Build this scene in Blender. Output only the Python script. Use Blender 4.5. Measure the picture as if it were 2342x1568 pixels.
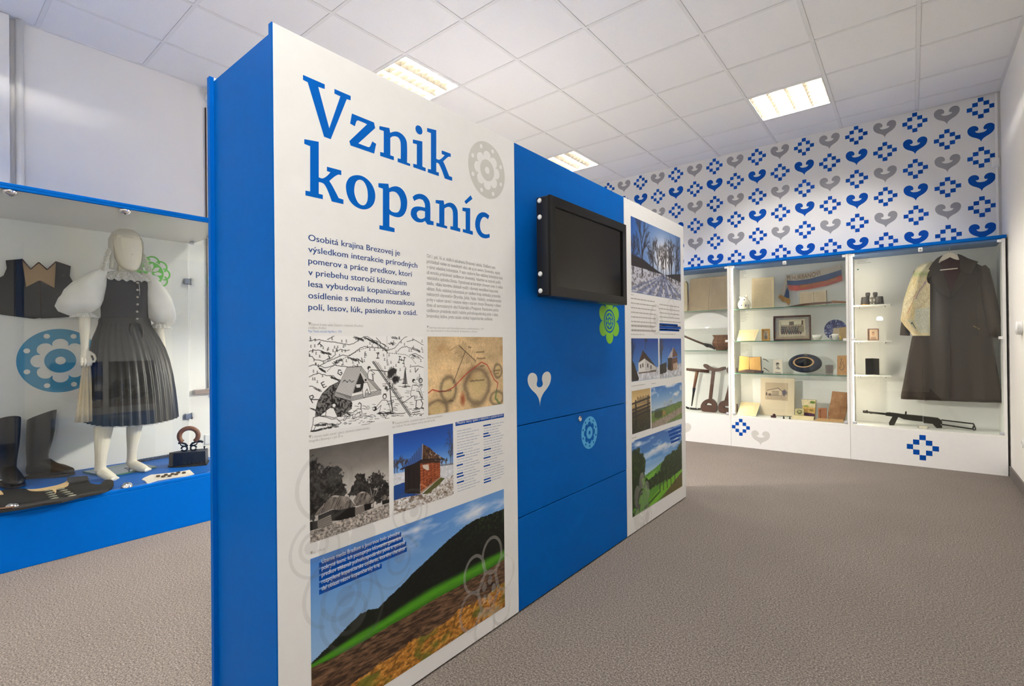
import bpy, bmesh, math, random
import numpy as np
from mathutils import Vector, Matrix
from mathutils.geometry import tessellate_polygon

random.seed(7); np.random.seed(7)
SC = bpy.context.scene
COL = SC.collection
for o in list(bpy.data.objects): bpy.data.objects.remove(o)

# ------------------------------------------------------------------ camera
HC = 1.13                                   # camera height; the camera stands at x = y = 0
F_PX, YAW, PITCH, ROLL = 1133.643, 0.679341, 0.003662, -0.010292
fw = np.array([-math.sin(YAW)*math.cos(PITCH), math.cos(YAW)*math.cos(PITCH), math.sin(PITCH)])
rr = np.cross(fw, [0, 0, 1]); rr /= np.linalg.norm(rr); uu = np.cross(rr, fw)
cr, sr = math.cos(ROLL), math.sin(ROLL)
RV = cr*rr + sr*uu; UV = -sr*rr + cr*uu
cam_d = bpy.data.cameras.new('camera'); cam = bpy.data.objects.new('camera', cam_d); COL.objects.link(cam)
cam_d.sensor_fit = 'HORIZONTAL'; cam_d.sensor_width = 36.0; cam_d.lens = F_PX/2342*36
cam_d.clip_start = 0.02; cam_d.clip_end = 60
cam.matrix_world = Matrix(((RV[0], UV[0], -fw[0], 0), (RV[1], UV[1], -fw[1], 0), (RV[2], UV[2], -fw[2], HC), (0, 0, 0, 1)))
SC.camera = cam

# ------------------------------------------------------------------ world, exposure
W = bpy.data.worlds.new('world'); SC.world = W; W.use_nodes = True
W.node_tree.nodes['Background'].inputs[0].default_value = (0.75, 0.85, 1, 1)
W.node_tree.nodes['Background'].inputs[1].default_value = 0.6
SC.view_settings.view_transform = 'Standard'; SC.view_settings.look = 'None'
SC.view_settings.gamma = 1.0; SC.view_settings.use_curve_mapping = False
SC.view_settings.exposure = 1.0
try:
    SC.cycles.transparent_max_bounces = 24
    SC.cycles.max_bounces = 5; SC.cycles.diffuse_bounces = 4; SC.cycles.glossy_bounces = 3; SC.cycles.transmission_bounces = 2
    SC.cycles.caustics_reflective = False; SC.cycles.caustics_refractive = False
    SC.cycles.sample_clamp_indirect = 6.0
    SC.cycles.use_denoising = True; SC.cycles.use_adaptive_sampling = True; SC.cycles.adaptive_threshold = 0.05
except Exception: pass
TUBE_POWER = 300.0                           # emission of the fluorescent tubes
LED_POWER = 28.0
FLASH_A = 104.0                             # the photographer's lamps, mirrored in the glass
FLASH_B = 17.0

# ------------------------------------------------------------------ measuring helpers: a pixel of the photograph on a known plane of the room
def ray(px, py): return fw + RV*(px-1171)/F_PX - UV*(py-784)/F_PX
def at(px, py, axis, val):
    d = ray(px, py); v = val-HC if axis == 2 else val
    q = d*v/d[axis]; return np.array([q[0], q[1], q[2]+HC])
XP = -1.30                                  # front plane of the display partition
XL = -3.59                                  # front plane of the left show case
SB = 0.02; YB = 5.74                        # front plane of the back show cases (slightly skewed)
def fp(px, py): q = at(px, py, 0, XP); return (q[1], q[2])
def bp(px, py, dep=0.0):
    d = ray(px, py); t = (YB+dep+SB*0.72)/(d[1]-SB*d[0]); q = d*t; return (q[0], q[2]+HC)
def BC(p): return (p[0], YB + SB*(p[0]+0.72) + p[1], p[2])   # back-case frame (u, depth, z) -> world

# ------------------------------------------------------------------ materials
def lin(c):
    c = c/255.0
    return c/12.92 if c <= 0.04045 else ((c+0.055)/1.055)**2.4
def L3(rgb): return (lin(rgb[0]), lin(rgb[1]), lin(rgb[2]), 1.0)
MATS = {}
def M(name, rgb, rough=0.5, metal=0.0, var=0.06, scale=30.0, bump=0.0, bscale=200.0, stretch=None, spec=0.5, rgb2=None, sheen=0.0, coat=0.0):
    if name in MATS: return MATS[name]
    m = bpy.data.materials.new(name); m.use_nodes = True; nt = m.node_tree; b = nt.nodes['Principled BSDF']
    b.inputs['Roughness'].default_value = rough; b.inputs['Metallic'].default_value = metal
    b.inputs['Specular IOR Level'].default_value = spec
    if sheen: b.inputs['Sheen Weight'].default_value = sheen
    if coat: b.inputs['Coat Weight'].default_value = coat
    tc = nt.nodes.new('ShaderNodeTexCoord'); mp = nt.nodes.new('ShaderNodeMapping')
    nt.links.new(tc.outputs['Object'], mp.inputs[0])
    if stretch: mp.inputs['Scale'].default_value = stretch
    nz = nt.nodes.new('ShaderNodeTexNoise'); nz.inputs['Scale'].default_value = scale; nz.inputs['Detail'].default_value = 4
    nt.links.new(mp.outputs[0], nz.inputs['Vector'])
    mx = nt.nodes.new('ShaderNodeMix'); mx.data_type = 'RGBA'
    c = L3(rgb)
    if rgb2: a, d = c, L3(rgb2)
    else: a = tuple(min(1, x*(1-var)) for x in c[:3])+(1,); d = tuple(min(1, x*(1+var)) for x in c[:3])+(1,)
    mx.inputs[6].default_value = a; mx.inputs[7].default_value = d
    rp = nt.nodes.new('ShaderNodeMapRange'); rp.inputs[1].default_value = 0.3; rp.inputs[2].default_value = 0.7
    nt.links.new(nz.outputs['Fac'], rp.inputs[0]); nt.links.new(rp.outputs[0], mx.inputs[0])
    nt.links.new(mx.outputs[2], b.inputs['Base Color'])
    if bump:
        n2 = nt.nodes.new('ShaderNodeTexNoise'); n2.inputs['Scale'].default_value = bscale; n2.inputs['Detail'].default_value = 3
        nt.links.new(mp.outputs[0], n2.inputs['Vector'])
        bm_ = nt.nodes.new('ShaderNodeBump'); bm_.inputs['Strength'].default_value = bump; bm_.inputs['Distance'].default_value = 0.004
        nt.links.new(n2.outputs['Fac'], bm_.inputs['Height']); nt.links.new(bm_.outputs[0], b.inputs['Normal'])
    MATS[name] = m; return m
def emis(name, rgb, strength):
    if name in MATS: return MATS[name]
    m = bpy.data.materials.new(name); m.use_nodes = True; nt = m.node_tree; nt.nodes.clear()
    e = nt.nodes.new('ShaderNodeEmission'); e.inputs[0].default_value = L3(rgb); e.inputs[1].default_value = strength
    o = nt.nodes.new('ShaderNodeOutputMaterial'); nt.links.new(e.outputs[0], o.inputs[0]); MATS[name] = m; return m
def glass_mat(name, tint=(0.97, 0.985, 0.975), ior=1.4):
    if name in MATS: return MATS[name]
    m = bpy.data.materials.new(name); m.use_nodes = True; nt = m.node_tree; nt.nodes.clear()
    t = nt.nodes.new('ShaderNodeBsdfTransparent'); t.inputs[0].default_value = (*tint, 1)
    g = nt.nodes.new('ShaderNodeBsdfGlossy'); g.inputs['Roughness'].default_value = 0.0
    r0 = ((ior-1)/(ior+1))**2; lw = nt.nodes.new('ShaderNodeLayerWeight'); lw.inputs[0].default_value = 0.5
    pw = nt.nodes.new('ShaderNodeMath'); pw.operation = 'POWER'; pw.inputs[1].default_value = 5.0; nt.links.new(lw.outputs['Facing'], pw.inputs[0])
    f = nt.nodes.new('ShaderNodeMath'); f.operation = 'MULTIPLY_ADD'; f.inputs[1].default_value = 1-r0; f.inputs[2].default_value = r0; nt.links.new(pw.outputs[0], f.inputs[0])
    x = nt.nodes.new('ShaderNodeMixShader'); o = nt.nodes.new('ShaderNodeOutputMaterial')
    nt.links.new(f.outputs[0], x.inputs[0]); nt.links.new(t.outputs[0], x.inputs[1]); nt.links.new(g.outputs[0], x.inputs[2])
    nt.links.new(x.outputs[0], o.inputs[0]); MATS[name] = m; return m
def veil(name, rgb, alpha, lace=0.0, lscale=120.0):
    """thin translucent film or cloth: alpha opaque, optionally pierced like lace"""
    if name in MATS: return MATS[name]
    m = bpy.data.materials.new(name); m.use_nodes = True; nt = m.node_tree; nt.nodes.clear()
    t = nt.nodes.new('ShaderNodeBsdfTransparent'); d = nt.nodes.new('ShaderNodeBsdfPrincipled')
    d.inputs['Base Color'].default_value = L3(rgb); d.inputs['Roughness'].default_value = 0.7
    x = nt.nodes.new('ShaderNodeMixShader'); o = nt.nodes.new('ShaderNodeOutputMaterial'); x.inputs[0].default_value = alpha
    if lace:
        tc = nt.nodes.new('ShaderNodeTexCoord'); v = nt.nodes.new('ShaderNodeTexVoronoi'); v.feature = 'DISTANCE_TO_EDGE'
        v.inputs['Scale'].default_value = lscale; nt.links.new(tc.outputs['Object'], v.inputs['Vector'])
        r = nt.nodes.new('ShaderNodeMapRange'); r.inputs[1].default_value = 0.05; r.inputs[2].default_value = 0.16
        r.inputs[3].default_value = alpha; r.inputs[4].default_value = alpha*(1-lace)
        nt.links.new(v.outputs['Distance'], r.inputs[0]); nt.links.new(r.outputs[0], x.inputs[0])
    nt.links.new(t.outputs[0], x.inputs[1]); nt.links.new(d.outputs[0], x.inputs[2]); nt.links.new(x.outputs[0], o.inputs[0])
    MATS[name] = m; return m
def print_mat(rough=0.42):
    nm = 'printed_colour_%d' % int(rough*100)
    if nm in MATS: return MATS[nm]
    m = bpy.data.materials.new(nm); m.use_nodes = True; nt = m.node_tree; b = nt.nodes['Principled BSDF']
    a = nt.nodes.new('ShaderNodeAttribute'); a.attribute_name = 'Col'; nt.links.new(a.outputs['Color'], b.inputs['Base Color'])
    b.inputs['Roughness'].default_value = rough; b.inputs['Specular IOR Level'].default_value = 0.3
    MATS[nm] = m; return m

blue = M('blue_laminate', (0, 92, 178), 0.42, var=0.02, spec=0.05)
blue_print = M('blue_print', (0, 96, 190), 0.5, var=0.02, spec=0.06)
deep_blue = M('deep_blue_print', (4, 70, 158), 0.5, var=0.02, spec=0.08)
ink_blue = M('ink_blue_print', (16, 66, 132), 0.5, var=0.02)
white = M('white_laminate', (238, 238, 237), 0.4, var=0.01)
cream = M('white_board', (240, 239, 234), 0.55, var=0.01)
grey_print = M('grey_print', (206, 205, 200), 0.5, var=0.02)
mid_grey_print = M('mid_grey_print', (140, 140, 146), 0.5, var=0.02)
text_grey = M('text_grey_print', (120, 120, 120), 0.5, var=0.02)
text_pale = M('pale_text_print', (168, 166, 162), 0.5, var=0.02)
sky_print = M('light_blue_print', (70, 170, 225), 0.45, var=0.02)
cyan_print = M('cyan_print', (60, 148, 190), 0.45, var=0.02)
green_print = M('green_print', (118, 190, 22), 0.45, var=0.02)
leaf_print = M('leaf_green_print', (108, 196, 84), 0.45, var=0.02)
chrome = M('chrome', (215, 215, 220), 0.12, 1.0, var=0.02)
steel = M('brushed_steel', (170, 170, 172), 0.3, 1.0, var=0.05)
white_plastic = M('white_plastic', (236, 236, 234), 0.35, var=0.01)
black_gloss = M('black_gloss', (12, 12, 13), 0.12, var=0.02)
black_plastic = M('black_plastic', (20, 20, 21), 0.35, var=0.03)
glass = glass_mat('clear_glass')
glass_edge = M('green_glass_edge', (70, 120, 95), 0.2, var=0.1)
wood_dark = M('dark_stained_wood', (92, 52, 32), 0.45, stretch=(60, 60, 4), scale=3, rgb2=(58, 31, 20))
wood_mid = M('brown_wood', (140, 92, 55), 0.5, stretch=(60, 60, 4), scale=3, rgb2=(104, 64, 38))
wood_light = M('pale_wood', (205, 165, 115), 0.5, stretch=(50, 50, 4), scale=3, rgb2=(184, 142, 94))
iron = M('black_iron', (44, 42, 40), 0.5, 0.6, var=0.15, bump=0.15)
leather = M('black_leather', (16, 14, 13), 0.36, var=0.2, bump=0.03, bscale=60)
paper = M('aged_paper', (226, 210, 176), 0.8, var=0.06, scale=12)
paper2 = M('yellowed_paper', (205, 166, 104), 0.8, var=0.08, scale=10)

# ------------------------------------------------------------------ object helpers
ORG = {}
def tag(o, label=None, cat=None, group=None, kind=None):
    if label: o['label'] = label
    if cat: o['category'] = cat
    if group: o['group'] = group
    if kind: o['kind'] = kind
    return o
def thing(name, label, cat, loc, group=None):
    o = bpy.data.objects.new(name, None); o.empty_display_size = 0.05; o.location = loc; COL.objects.link(o)
    ORG[o] = Vector(loc); return tag(o, label, cat, group)
def link_mesh(name, me, parent=None, origin=None):
    o = bpy.data.objects.new(name, me); COL.objects.link(o)
    if parent is not None: o.parent = parent; ORG[o] = ORG[parent]
    else: o.location = origin; ORG[o] = Vector(origin)
    return o
class MB:
    """collects shapes in world metres; build() links them as one mesh object"""
    def __init__(s, xf=None): s.v = []; s.f = []; s.mi = []; s.xf = xf; s.sm = []
    def add(s, vs, fs, mi=0, sm=False):
        n = len(s.v); s.v += [tuple(map(float, p)) for p in vs]
        for f in fs: s.f.append([i+n for i in f]); s.mi.append(mi); s.sm.append(sm)
        return s
    def box(s, x0, x1, y0, y1, z0, z1, mi=0):
        x0, x1 = min(x0, x1), max(x0, x1); y0, y1 = min(y0, y1), max(y0, y1); z0, z1 = min(z0, z1), max(z0, z1)
        v = [(x0,y0,z0),(x1,y0,z0),(x1,y1,z0),(x0,y1,z0),(x0,y0,z1),(x1,y0,z1),(x1,y1,z1),(x0,y1,z1)]
        return s.add(v, [(0,3,2,1),(4,5,6,7),(0,1,5,4),(1,2,6,5),(2,3,7,6),(3,0,4,7)], mi)
    def bbox(s, x0, x1, y0, y1, z0, z1, b=0.003, mi=0):
        """box with chamfered edges"""
        x0, x1 = min(x0, x1), max(x0, x1); y0, y1 = min(y0, y1), max(y0, y1); z0, z1 = min(z0, z1), max(z0, z1)
        b = min(b, (x1-x0)/2.2, (y1-y0)/2.2, (z1-z0)/2.2)
        bm = bmesh.new(); bmesh.ops.create_cube(bm, size=1)
        for v in bm.verts: v.co = Vector(((x0+x1)/2+v.co.x*(x1-x0), (y0+y1)/2+v.co.y*(y1-y0), (z0+z1)/2+v.co.z*(z1-z0)))
        bmesh.ops.bevel(bm, geom=list(bm.edges), offset=b, segments=1, affect='EDGES')
        bm.verts.index_update()
        s.add([v.co for v in bm.verts], [[v.index for v in f.verts] for f in bm.faces], mi); bm.free(); return s
    def loft(s, rings, cap=True, mi=0, sm=True, closed=True):
        k = len(rings[0]); vs = [p for r in rings for p in r]; fs = []
        for i in range(len(rings)-1):
            for j in range(k if closed else k-1):
                a = i*k+j; b = i*k+(j+1) % k; fs.append((a, b, b+k, a+k))
        if cap and closed: fs.append(list(range(k))[::-1]); fs.append([len(vs)-k+j for j in range(k)])
        return s.add(vs, fs, mi, sm)
    def tube(s, path, r, n=8, mi=0, cap=True, flat=1.0):
        P = [np.array(p, float) for p in path]; R = r if hasattr(r, '__len__') else [r]*len(P); rings = []; up = None
        for i, p in enumerate(P):
            t = P[min(i+1, len(P)-1)]-P[max(i-1, 0)]; t = t/(np.linalg.norm(t)+1e-9)
            if up is None:
                up = np.array([0, 0, 1.0]) if abs(t[2]) < 0.9 else np.array([1.0, 0, 0])
            a = np.cross(t, up); a /= np.linalg.norm(a)+1e-9; b = np.cross(a, t); up = b
            rings.append([p + R[i]*(math.cos(2*math.pi*j/n)*a + flat*math.sin(2*math.pi*j/n)*b) for j in range(n)])
        return s.loft(rings, cap, mi)
    def lathe(s, prof, c, n=24, axis=2, mi=0, cap=True):
        rings = []
        for r, h in prof:
            ring = []
            for j in range(n):
                a = 2*math.pi*j/n; x, y = r*math.cos(a), r*math.sin(a)
                ring.append({2: (c[0]+x, c[1]+y, c[2]+h), 0: (c[0]+h, c[1]+x, c[2]+y), 1: (c[0]+y, c[1]+h, c[2]+x)}[axis])
            rings.append(ring)
        return s.loft(rings, cap, mi)
    def prism(s, loops, fn, t, mi=0, side=None):
        """flat outline (loops of 2-D points, holes after the outer loop); fn(a, b, h) -> 3-D; thickness t along h"""
        loops = [list(map(tuple, l)) for l in loops]
        tri = tessellate_polygon([[Vector((p[0], p[1], 0)) for p in l] for l in loops])
        flat = [p for l in loops for p in l]; n = len(flat)
        top = [fn(p[0], p[1], t) for p in flat]
        if t == 0 : return s.add(top, [list(f) for f in tri], mi)
        bot = [fn(p[0], p[1], 0) for p in flat]; fs = [list(f) for f in tri]+[[i+n for i in f][::-1] for f in tri]; k = 0
        m0 = len(s.f); s.add(top+bot, fs, mi)
        sf = []
        for l in loops:
            for i in range(len(l)): a, b = k+i, k+(i+1) % len(l); sf.append((a, b, b+n, a+n))
            k += len(l)
        base = len(s.v)-2*n
        for f in sf: s.f.append([i+base for i in f]); s.mi.append(mi if side is None else side); s.sm.append(False)
        return s
    def mesh(s, name, mats, org):
        me = bpy.data.meshes.new(name)
        v = [s.xf(p) for p in s.v] if s.xf else s.v
        me.from_pydata([(p[0]-org[0], p[1]-org[1], p[2]-org[2]) for p in v], [], s.f)
        for m in (mats if isinstance(mats, (list, tuple)) else [mats]): me.materials.append(m)
        me.polygons.foreach_set('material_index', s.mi); me.polygons.foreach_set('use_smooth', s.sm)
        me.validate(); me.update()
        bm = bmesh.new(); bm.from_mesh(me); bmesh.ops.recalc_face_normals(bm, faces=bm.faces); bm.to_mesh(me); bm.free()
        return me
    def build(s, name, mats, parent=None, label=None, cat=None, group=None, kind=None, origin=None):
        if parent is not None: org = ORG[parent]
        elif origin is not None: org = origin
        else:
            v = np.array([s.xf(p) for p in s.v] if s.xf else s.v); lo, hi = v.min(0), v.max(0)
            org = ((lo[0]+hi[0])/2, (lo[1]+hi[1])/2, lo[2])
        o = link_mesh(name, s.mesh(name, mats, org), parent, org)
        return tag(o, label, cat, group, kind)
def smooth_poly(pts, ang=42, sub=4, closed=True):
    """round the gently bending corners of an outline, keep the sharp ones"""
    P = [np.array(p, float) for p in pts]; n = len(P); out = []
    def corner(i):
        a = P[i]-P[i-1]; b = P[(i+1) % n]-P[i]
        c = np.dot(a, b)/(np.linalg.norm(a)*np.linalg.norm(b)+1e-12); return math.degrees(math.acos(max(-1, min(1, c)))) > ang
    K = [corner(i) for i in range(n)]
    for i in range(n):
        p0, p1, p2, p3 = P[i-1], P[i], P[(i+1) % n], P[(i+2) % n]
        if K[i] and K[(i+1) % n]: out.append(p1); continue
        d = np.linalg.norm(p2-p1)
        def tan(a, b, c, k):
            if k: return None
            t = c-a; return t/(np.linalg.norm(t)+1e-12)*d
        m1 = tan(p0, p1, p2, K[i]); m2 = tan(p1, p2, p3, K[(i+1) % n])
        if m1 is None: m1 = 1.5*(p2-p1)-0.5*m2
        if m2 is None: m2 = 1.5*(p2-p1)-0.5*m1
        for j in range(sub):
            t = j/sub; h = t*t*(3-2*t)
            out.append((2*t**3-3*t*t+1)*p1+(t**3-2*t*t+t)*m1+(-2*t**3+3*t*t)*p2+(t**3-t*t)*m2)
    return out
def circ(cx, cy, r, n=24, ry=None, ph=0.0):
    return [(cx+r*math.cos(2*math.pi*i/n+ph), cy+(ry or r)*math.sin(2*math.pi*i/n+ph)) for i in range(n)]
def copy_part(src, name, parent, dx, dy, dz):
    o = bpy.data.objects.new(name, src.data); COL.objects.link(o); o.parent = parent
    o.location = (dx, dy, dz); ORG[o] = ORG[parent]; return o

# ------------------------------------------------------------------ lettering
_GL = {}
_fc = bpy.data.curves.new('glyph_source', 'FONT'); _fo = bpy.data.objects.new('glyph_source', _fc); COL.objects.link(_fo)
_fc.resolution_u = 3
def _raw(sx):
    _fc.body = sx; dg = bpy.context.evaluated_depsgraph_get(); dg.update()
    me = bpy.data.meshes.new_from_object(_fo.evaluated_get(dg))
    v = [(p.co.x, p.co.y) for p in me.vertices]; f = [list(p.vertices) for p in me.polygons]
    bpy.data.meshes.remove(me); return v, f
def _w(sx): v, f = _raw(sx); return max(p[0] for p in v)
_BAR = _w('|')
CARON = {'č': 'c', 'ň': 'n', 'ě': 'e', 'ř': 'r', 'Č': 'C'}; APOS = {'ľ': 'l', 'ť': 't', 'ď': 'd'}
def glyph(ch):
    if ch in _GL: return _GL[ch]
    if ch == ' ': g = ([], [], _w('n n|')-_w('nn|'))
    else:
        base = CARON.get(ch) or APOS.get(ch) or ch
        v, f = _raw(base); adv = _w(base+'|')-_BAR; v = list(v); f = [list(x) for x in f]
        if ch in CARON or ch in APOS:
            n = len(v); xm = (min(p[0] for p in v)+max(p[0] for p in v))/2
            if ch in CARON:
                v += [(xm-.12, .66), (xm, .53), (xm+.12, .66), (xm+.06, .66), (xm, .60), (xm-.06, .66)]
                f += [[n, n+1, n+4, n+5], [n+1, n+2, n+3, n+4]]
            else:
                xr = max(p[0] for p in v)+.03; v += [(xr, .66), (xr+.07, .66), (xr+.05, .5), (xr+.01, .5)]; f += [[n, n+3, n+2, n+1]]; adv += .07
        g = (v, f, adv)
    _GL[ch] = g; return g
def text2d(sx):
    V, Fc, x = [], [], 0.0
    for ch in sx:
        v, f, a = glyph(ch); n = len(V); V += [(p[0]+x, p[1]) for p in v]; Fc += [[i+n for i in q] for q in f]; x += a
    if not V: return V, Fc, 0.0
    x0 = min(p[0] for p in V); x1 = max(p[0] for p in V)
    return [((p[0]-x0)/(x1-x0), p[1]) for p in V], Fc, x1-x0
def put_text(mb, sx, u0, u1, v0, size, fn, mi=0, width=None):
    """text from u0 to u1 (or natural width when u1 is None) on baseline v0"""
    V, Fc, w = text2d(sx)
    if u1 is None: u1 = u0+w*size*(width or 1.0)
    mb.add([fn(u0+p[0]*(u1-u0), v0+p[1]*size) for p in V], Fc, mi); return u1
# ================================================================== the room
X0, X1, Y0 = -4.62, 0.625, -2.6            # left wall, right wall, wall behind the camera
YW = 6.10; ZC = 3.318
def yw(x): return YW + SB*(x+0.72)
# carpet
def carpet_mat():
    m = bpy.data.materials.new('speckled_carpet'); m.use_nodes = True; nt = m.node_tree; b = nt.nodes['Principled BSDF']
    b.inputs['Roughness'].default_value = 0.95; b.inputs['Specular IOR Level'].default_value = 0.1
    tc = nt.nodes.new('ShaderNodeTexCoord')
    n1 = nt.nodes.new('ShaderNodeTexNoise'); n1.inputs['Scale'].default_value = 150; n1.inputs['Detail'].default_value = 3; n1.inputs['Roughness'].default_value = 0.8
    n2 = nt.nodes.new('ShaderNodeTexNoise'); n2.inputs['Scale'].default_value = 2.2; n2.inputs['Detail'].default_value = 4
    n3 = nt.nodes.new('ShaderNodeTexNoise'); n3.inputs['Scale'].default_value = 420; n3.inputs['Detail'].default_value = 2
    for n in (n1, n2, n3): nt.links.new(tc.outputs['Object'], n.inputs['Vector'])
    cr_ = nt.nodes.new('ShaderNodeValToRGB'); e = cr_.color_ramp.elements
    e[0].position = 0.3; e[0].color = L3((62, 57, 54)); e[1].position = 0.72; e[1].color = L3((170, 162, 155))
    k = e.new(0.5); k.color = L3((116, 108, 102))
    ad = nt.nodes.new('ShaderNodeMath'); ad.operation = 'ADD'; sb = nt.nodes.new('ShaderNodeMath'); sb.operation = 'MULTIPLY_ADD'
    sb.inputs[1].default_value = 0.5; sb.inputs[2].default_value = -0.25
    nt.links.new(n3.outputs['Fac'], sb.inputs[0]); nt.links.new(n1.outputs['Fac'], ad.inputs[0]); nt.links.new(sb.outputs[0], ad.inputs[1])
    nt.links.new(ad.outputs[0], cr_.inputs[0])
    mx = nt.nodes.new('ShaderNodeMix'); mx.data_type = 'RGBA'; mx.blend_type = 'MULTIPLY'; mx.inputs[0].default_value = 0.25
    rp = nt.nodes.new('ShaderNodeMapRange'); rp.inputs[1].default_value = .3; rp.inputs[2].default_value = .7; rp.inputs[3].default_value = .7
    nt.links.new(n2.outputs['Fac'], rp.inputs[0])
    nt.links.new(cr_.outputs[0], mx.inputs[6]); nt.links.new(rp.outputs[0], mx.inputs[7]); nt.links.new(mx.outputs[2], b.inputs['Base Color'])
    bp_ = nt.nodes.new('ShaderNodeBump'); bp_.inputs['Strength'].default_value = 0.5; bp_.inputs['Distance'].default_value = 0.004
    nt.links.new(ad.outputs[0], bp_.inputs['Height']); nt.links.new(bp_.outputs[0], b.inputs['Normal']); MATS['speckled_carpet'] = m; return m
carpet = carpet_mat()
wall_paint = M('warm_white_paint', (246, 243, 238), 0.85, var=0.012, scale=3, bump=0.05, bscale=60)
wall_paper = M('pale_grey_wallpaper', (230, 229, 228), 0.7, var=0.01, scale=4)
skirt_mat = M('grey_carpet_skirting', (104, 98, 94), 0.95, var=0.25, scale=300, bump=0.4, bscale=300)
tile_mat = M('mineral_ceiling_tile', (244, 243, 242), 0.9, var=0.02, scale=160, bump=0.35, bscale=160)
tee_mat = M('white_ceiling_grid', (234, 233, 231), 0.6, var=0.01)
S_ = 'structure'
MB().box(X0-.2, X1+.2, Y0-.2, YW+.4, -0.1, 0).build('floor', carpet, kind=S_, label='beige and grey speckled carpet covering the whole floor', origin=(0, 0, 0))
MB().box(X1, X1+.15, Y0-.1, yw(X1)+.05, 0, 3.5).build('wall_right', wall_paint, kind=S_, label='plain warm white wall at the right edge')
# left wall with a window opening
wl = MB(); wy0, wy1, wz0, wz1 = 1.70, 3.35, 0.80, 3.14
wl.box(X0-.3, X0, Y0-.1, wy0, 0, 3.5).box(X0-.3, X0, wy1, 6.3, 0, 3.5).box(X0-.3, X0, wy0, wy1, 0, wz0).box(X0-.3, X0, wy0, wy1, wz1, 3.5)
wall_left = wl.build('wall_left', wall_paint, kind=S_, label='white wall behind the large blue show case')
MB().box(X0-.3, X1+.15, Y0-.15, Y0, 0, 3.5).build('wall_front', wall_paint, kind=S_, label='white wall behind the photographer')
wb = MB(); wb.add([(X0-.3, yw(X0-.3), 0), (X1+.1, yw(X1+.1), 0), (X1+.1, yw(X1+.1)+.15, 0), (X0-.3, yw(X0-.3)+.15, 0),
                   (X0-.3, yw(X0-.3), 3.5), (X1+.1, yw(X1+.1), 3.5), (X1+.1, yw(X1+.1)+.15, 3.5), (X0-.3, yw(X0-.3)+.15, 3.5)],
                  [(0,1,5,4), (1,2,6,5), (2,3,7,6), (3,0,4,7), (4,5,6,7), (0,3,2,1)])
wall_back = wb.build('wall_back', wall_paper, kind=S_, label='pale wall papered with rows of blue and grey folk motifs')
MB().box(X1-.012, X1, Y0, yw(X1)-.36, 0, 0.085).build('baseboard_right', skirt_mat, kind=S_, label='grey carpet skirting along the right wall')
MB().box(X0, X0+.012, 1.5, 6.0, 0, 0.085).build('baseboard_left', skirt_mat, kind=S_)
# window in the left wall, mostly hidden behind the partition
win = thing('window_1', 'tall window behind a pulled-down roller blind', None, (X0-.1, (wy0+wy1)/2, wz0)); win['kind'] = S_
fr = M('dark_window_frame', (58, 34, 28), 0.5, var=0.1)
f = MB(); f.box(X0-.14, X0-.08, wy0, wy0+.07, wz0, wz1).box(X0-.14, X0-.08, wy1-.07, wy1, wz0, wz1).box(X0-.14, X0-.08, wy0, wy1, wz0, wz0+.07).box(X0-.14, X0-.08, wy0, wy1, wz1-.07, wz1).box(X0-.14, X0-.08, 2.49, 2.56, wz0, wz1)
f.build('window_frame', fr, win)
for a, b in ((wy0+.07, 2.49), (2.56, wy1-.07)): MB().box(X0-.115, X0-.105, a, b, wz0+.07, wz1-.07).build('pane', glass, win)
sill = MB(); sill.bbox(X0-.08, X0+.05, 1.52, wy1+.1, .745, .785, .008); sill.build('window_sill', M('brown_sill', (120, 88, 70), 0.5), win)
bl = thing('roller_blind', 'white roller blind in a wall bracket beside the partition', 'blind', (X0+.03, 2.5, .70))
b_ = MB(); b_.lathe([(.022, 0), (.022, 1.72)], (X0+.05, 1.655, 3.235), 16, 1); b_.build('blind_roll', white_plastic, bl)
MB().box(X0+.028, X0+.030, 1.665, 3.36, .735, 3.235).build('blind_cloth', M('blind_cloth', (214, 214, 216), 0.8, var=.01), bl)
MB().bbox(X0+.022, X0+.036, 1.66, 3.365, .72, .74, .003).build('bottom_bar', white_plastic, bl)
k = MB(); k.bbox(X0, X0+.085, 1.635, 1.655, 3.195, 3.285, .006); k.lathe([(.03, 0), (.03, .012), (.02, .016)], (X0+.05, 1.622, 3.235), 16, 1); k.build('bracket', white_plastic, bl)
MB().tube([(X0+.012, 1.632, 3.15), (X0+.012, 1.632, 2.4), (X0+.012, 1.634, 1.6), (X0+.012, 1.634, 0.79)], .006, 6).build('pull_cord', fr, bl)
# pipe, boxed column
pp = MB(); pp.lathe([(.0215, 0.0), (.0215, ZC-.005)], (X0+.03, .512, 0), 14); pi = pp.build('heating_pipe', white_plastic, label='white vertical pipe running up the left wall to the ceiling', cat='pipe')
MB().box(X0+.0, X0+.055, .35, .462, 0, ZC-.002).build('trim_1', wall_paint, kind=S_, label='white boxed strip left of the pipe')

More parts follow.
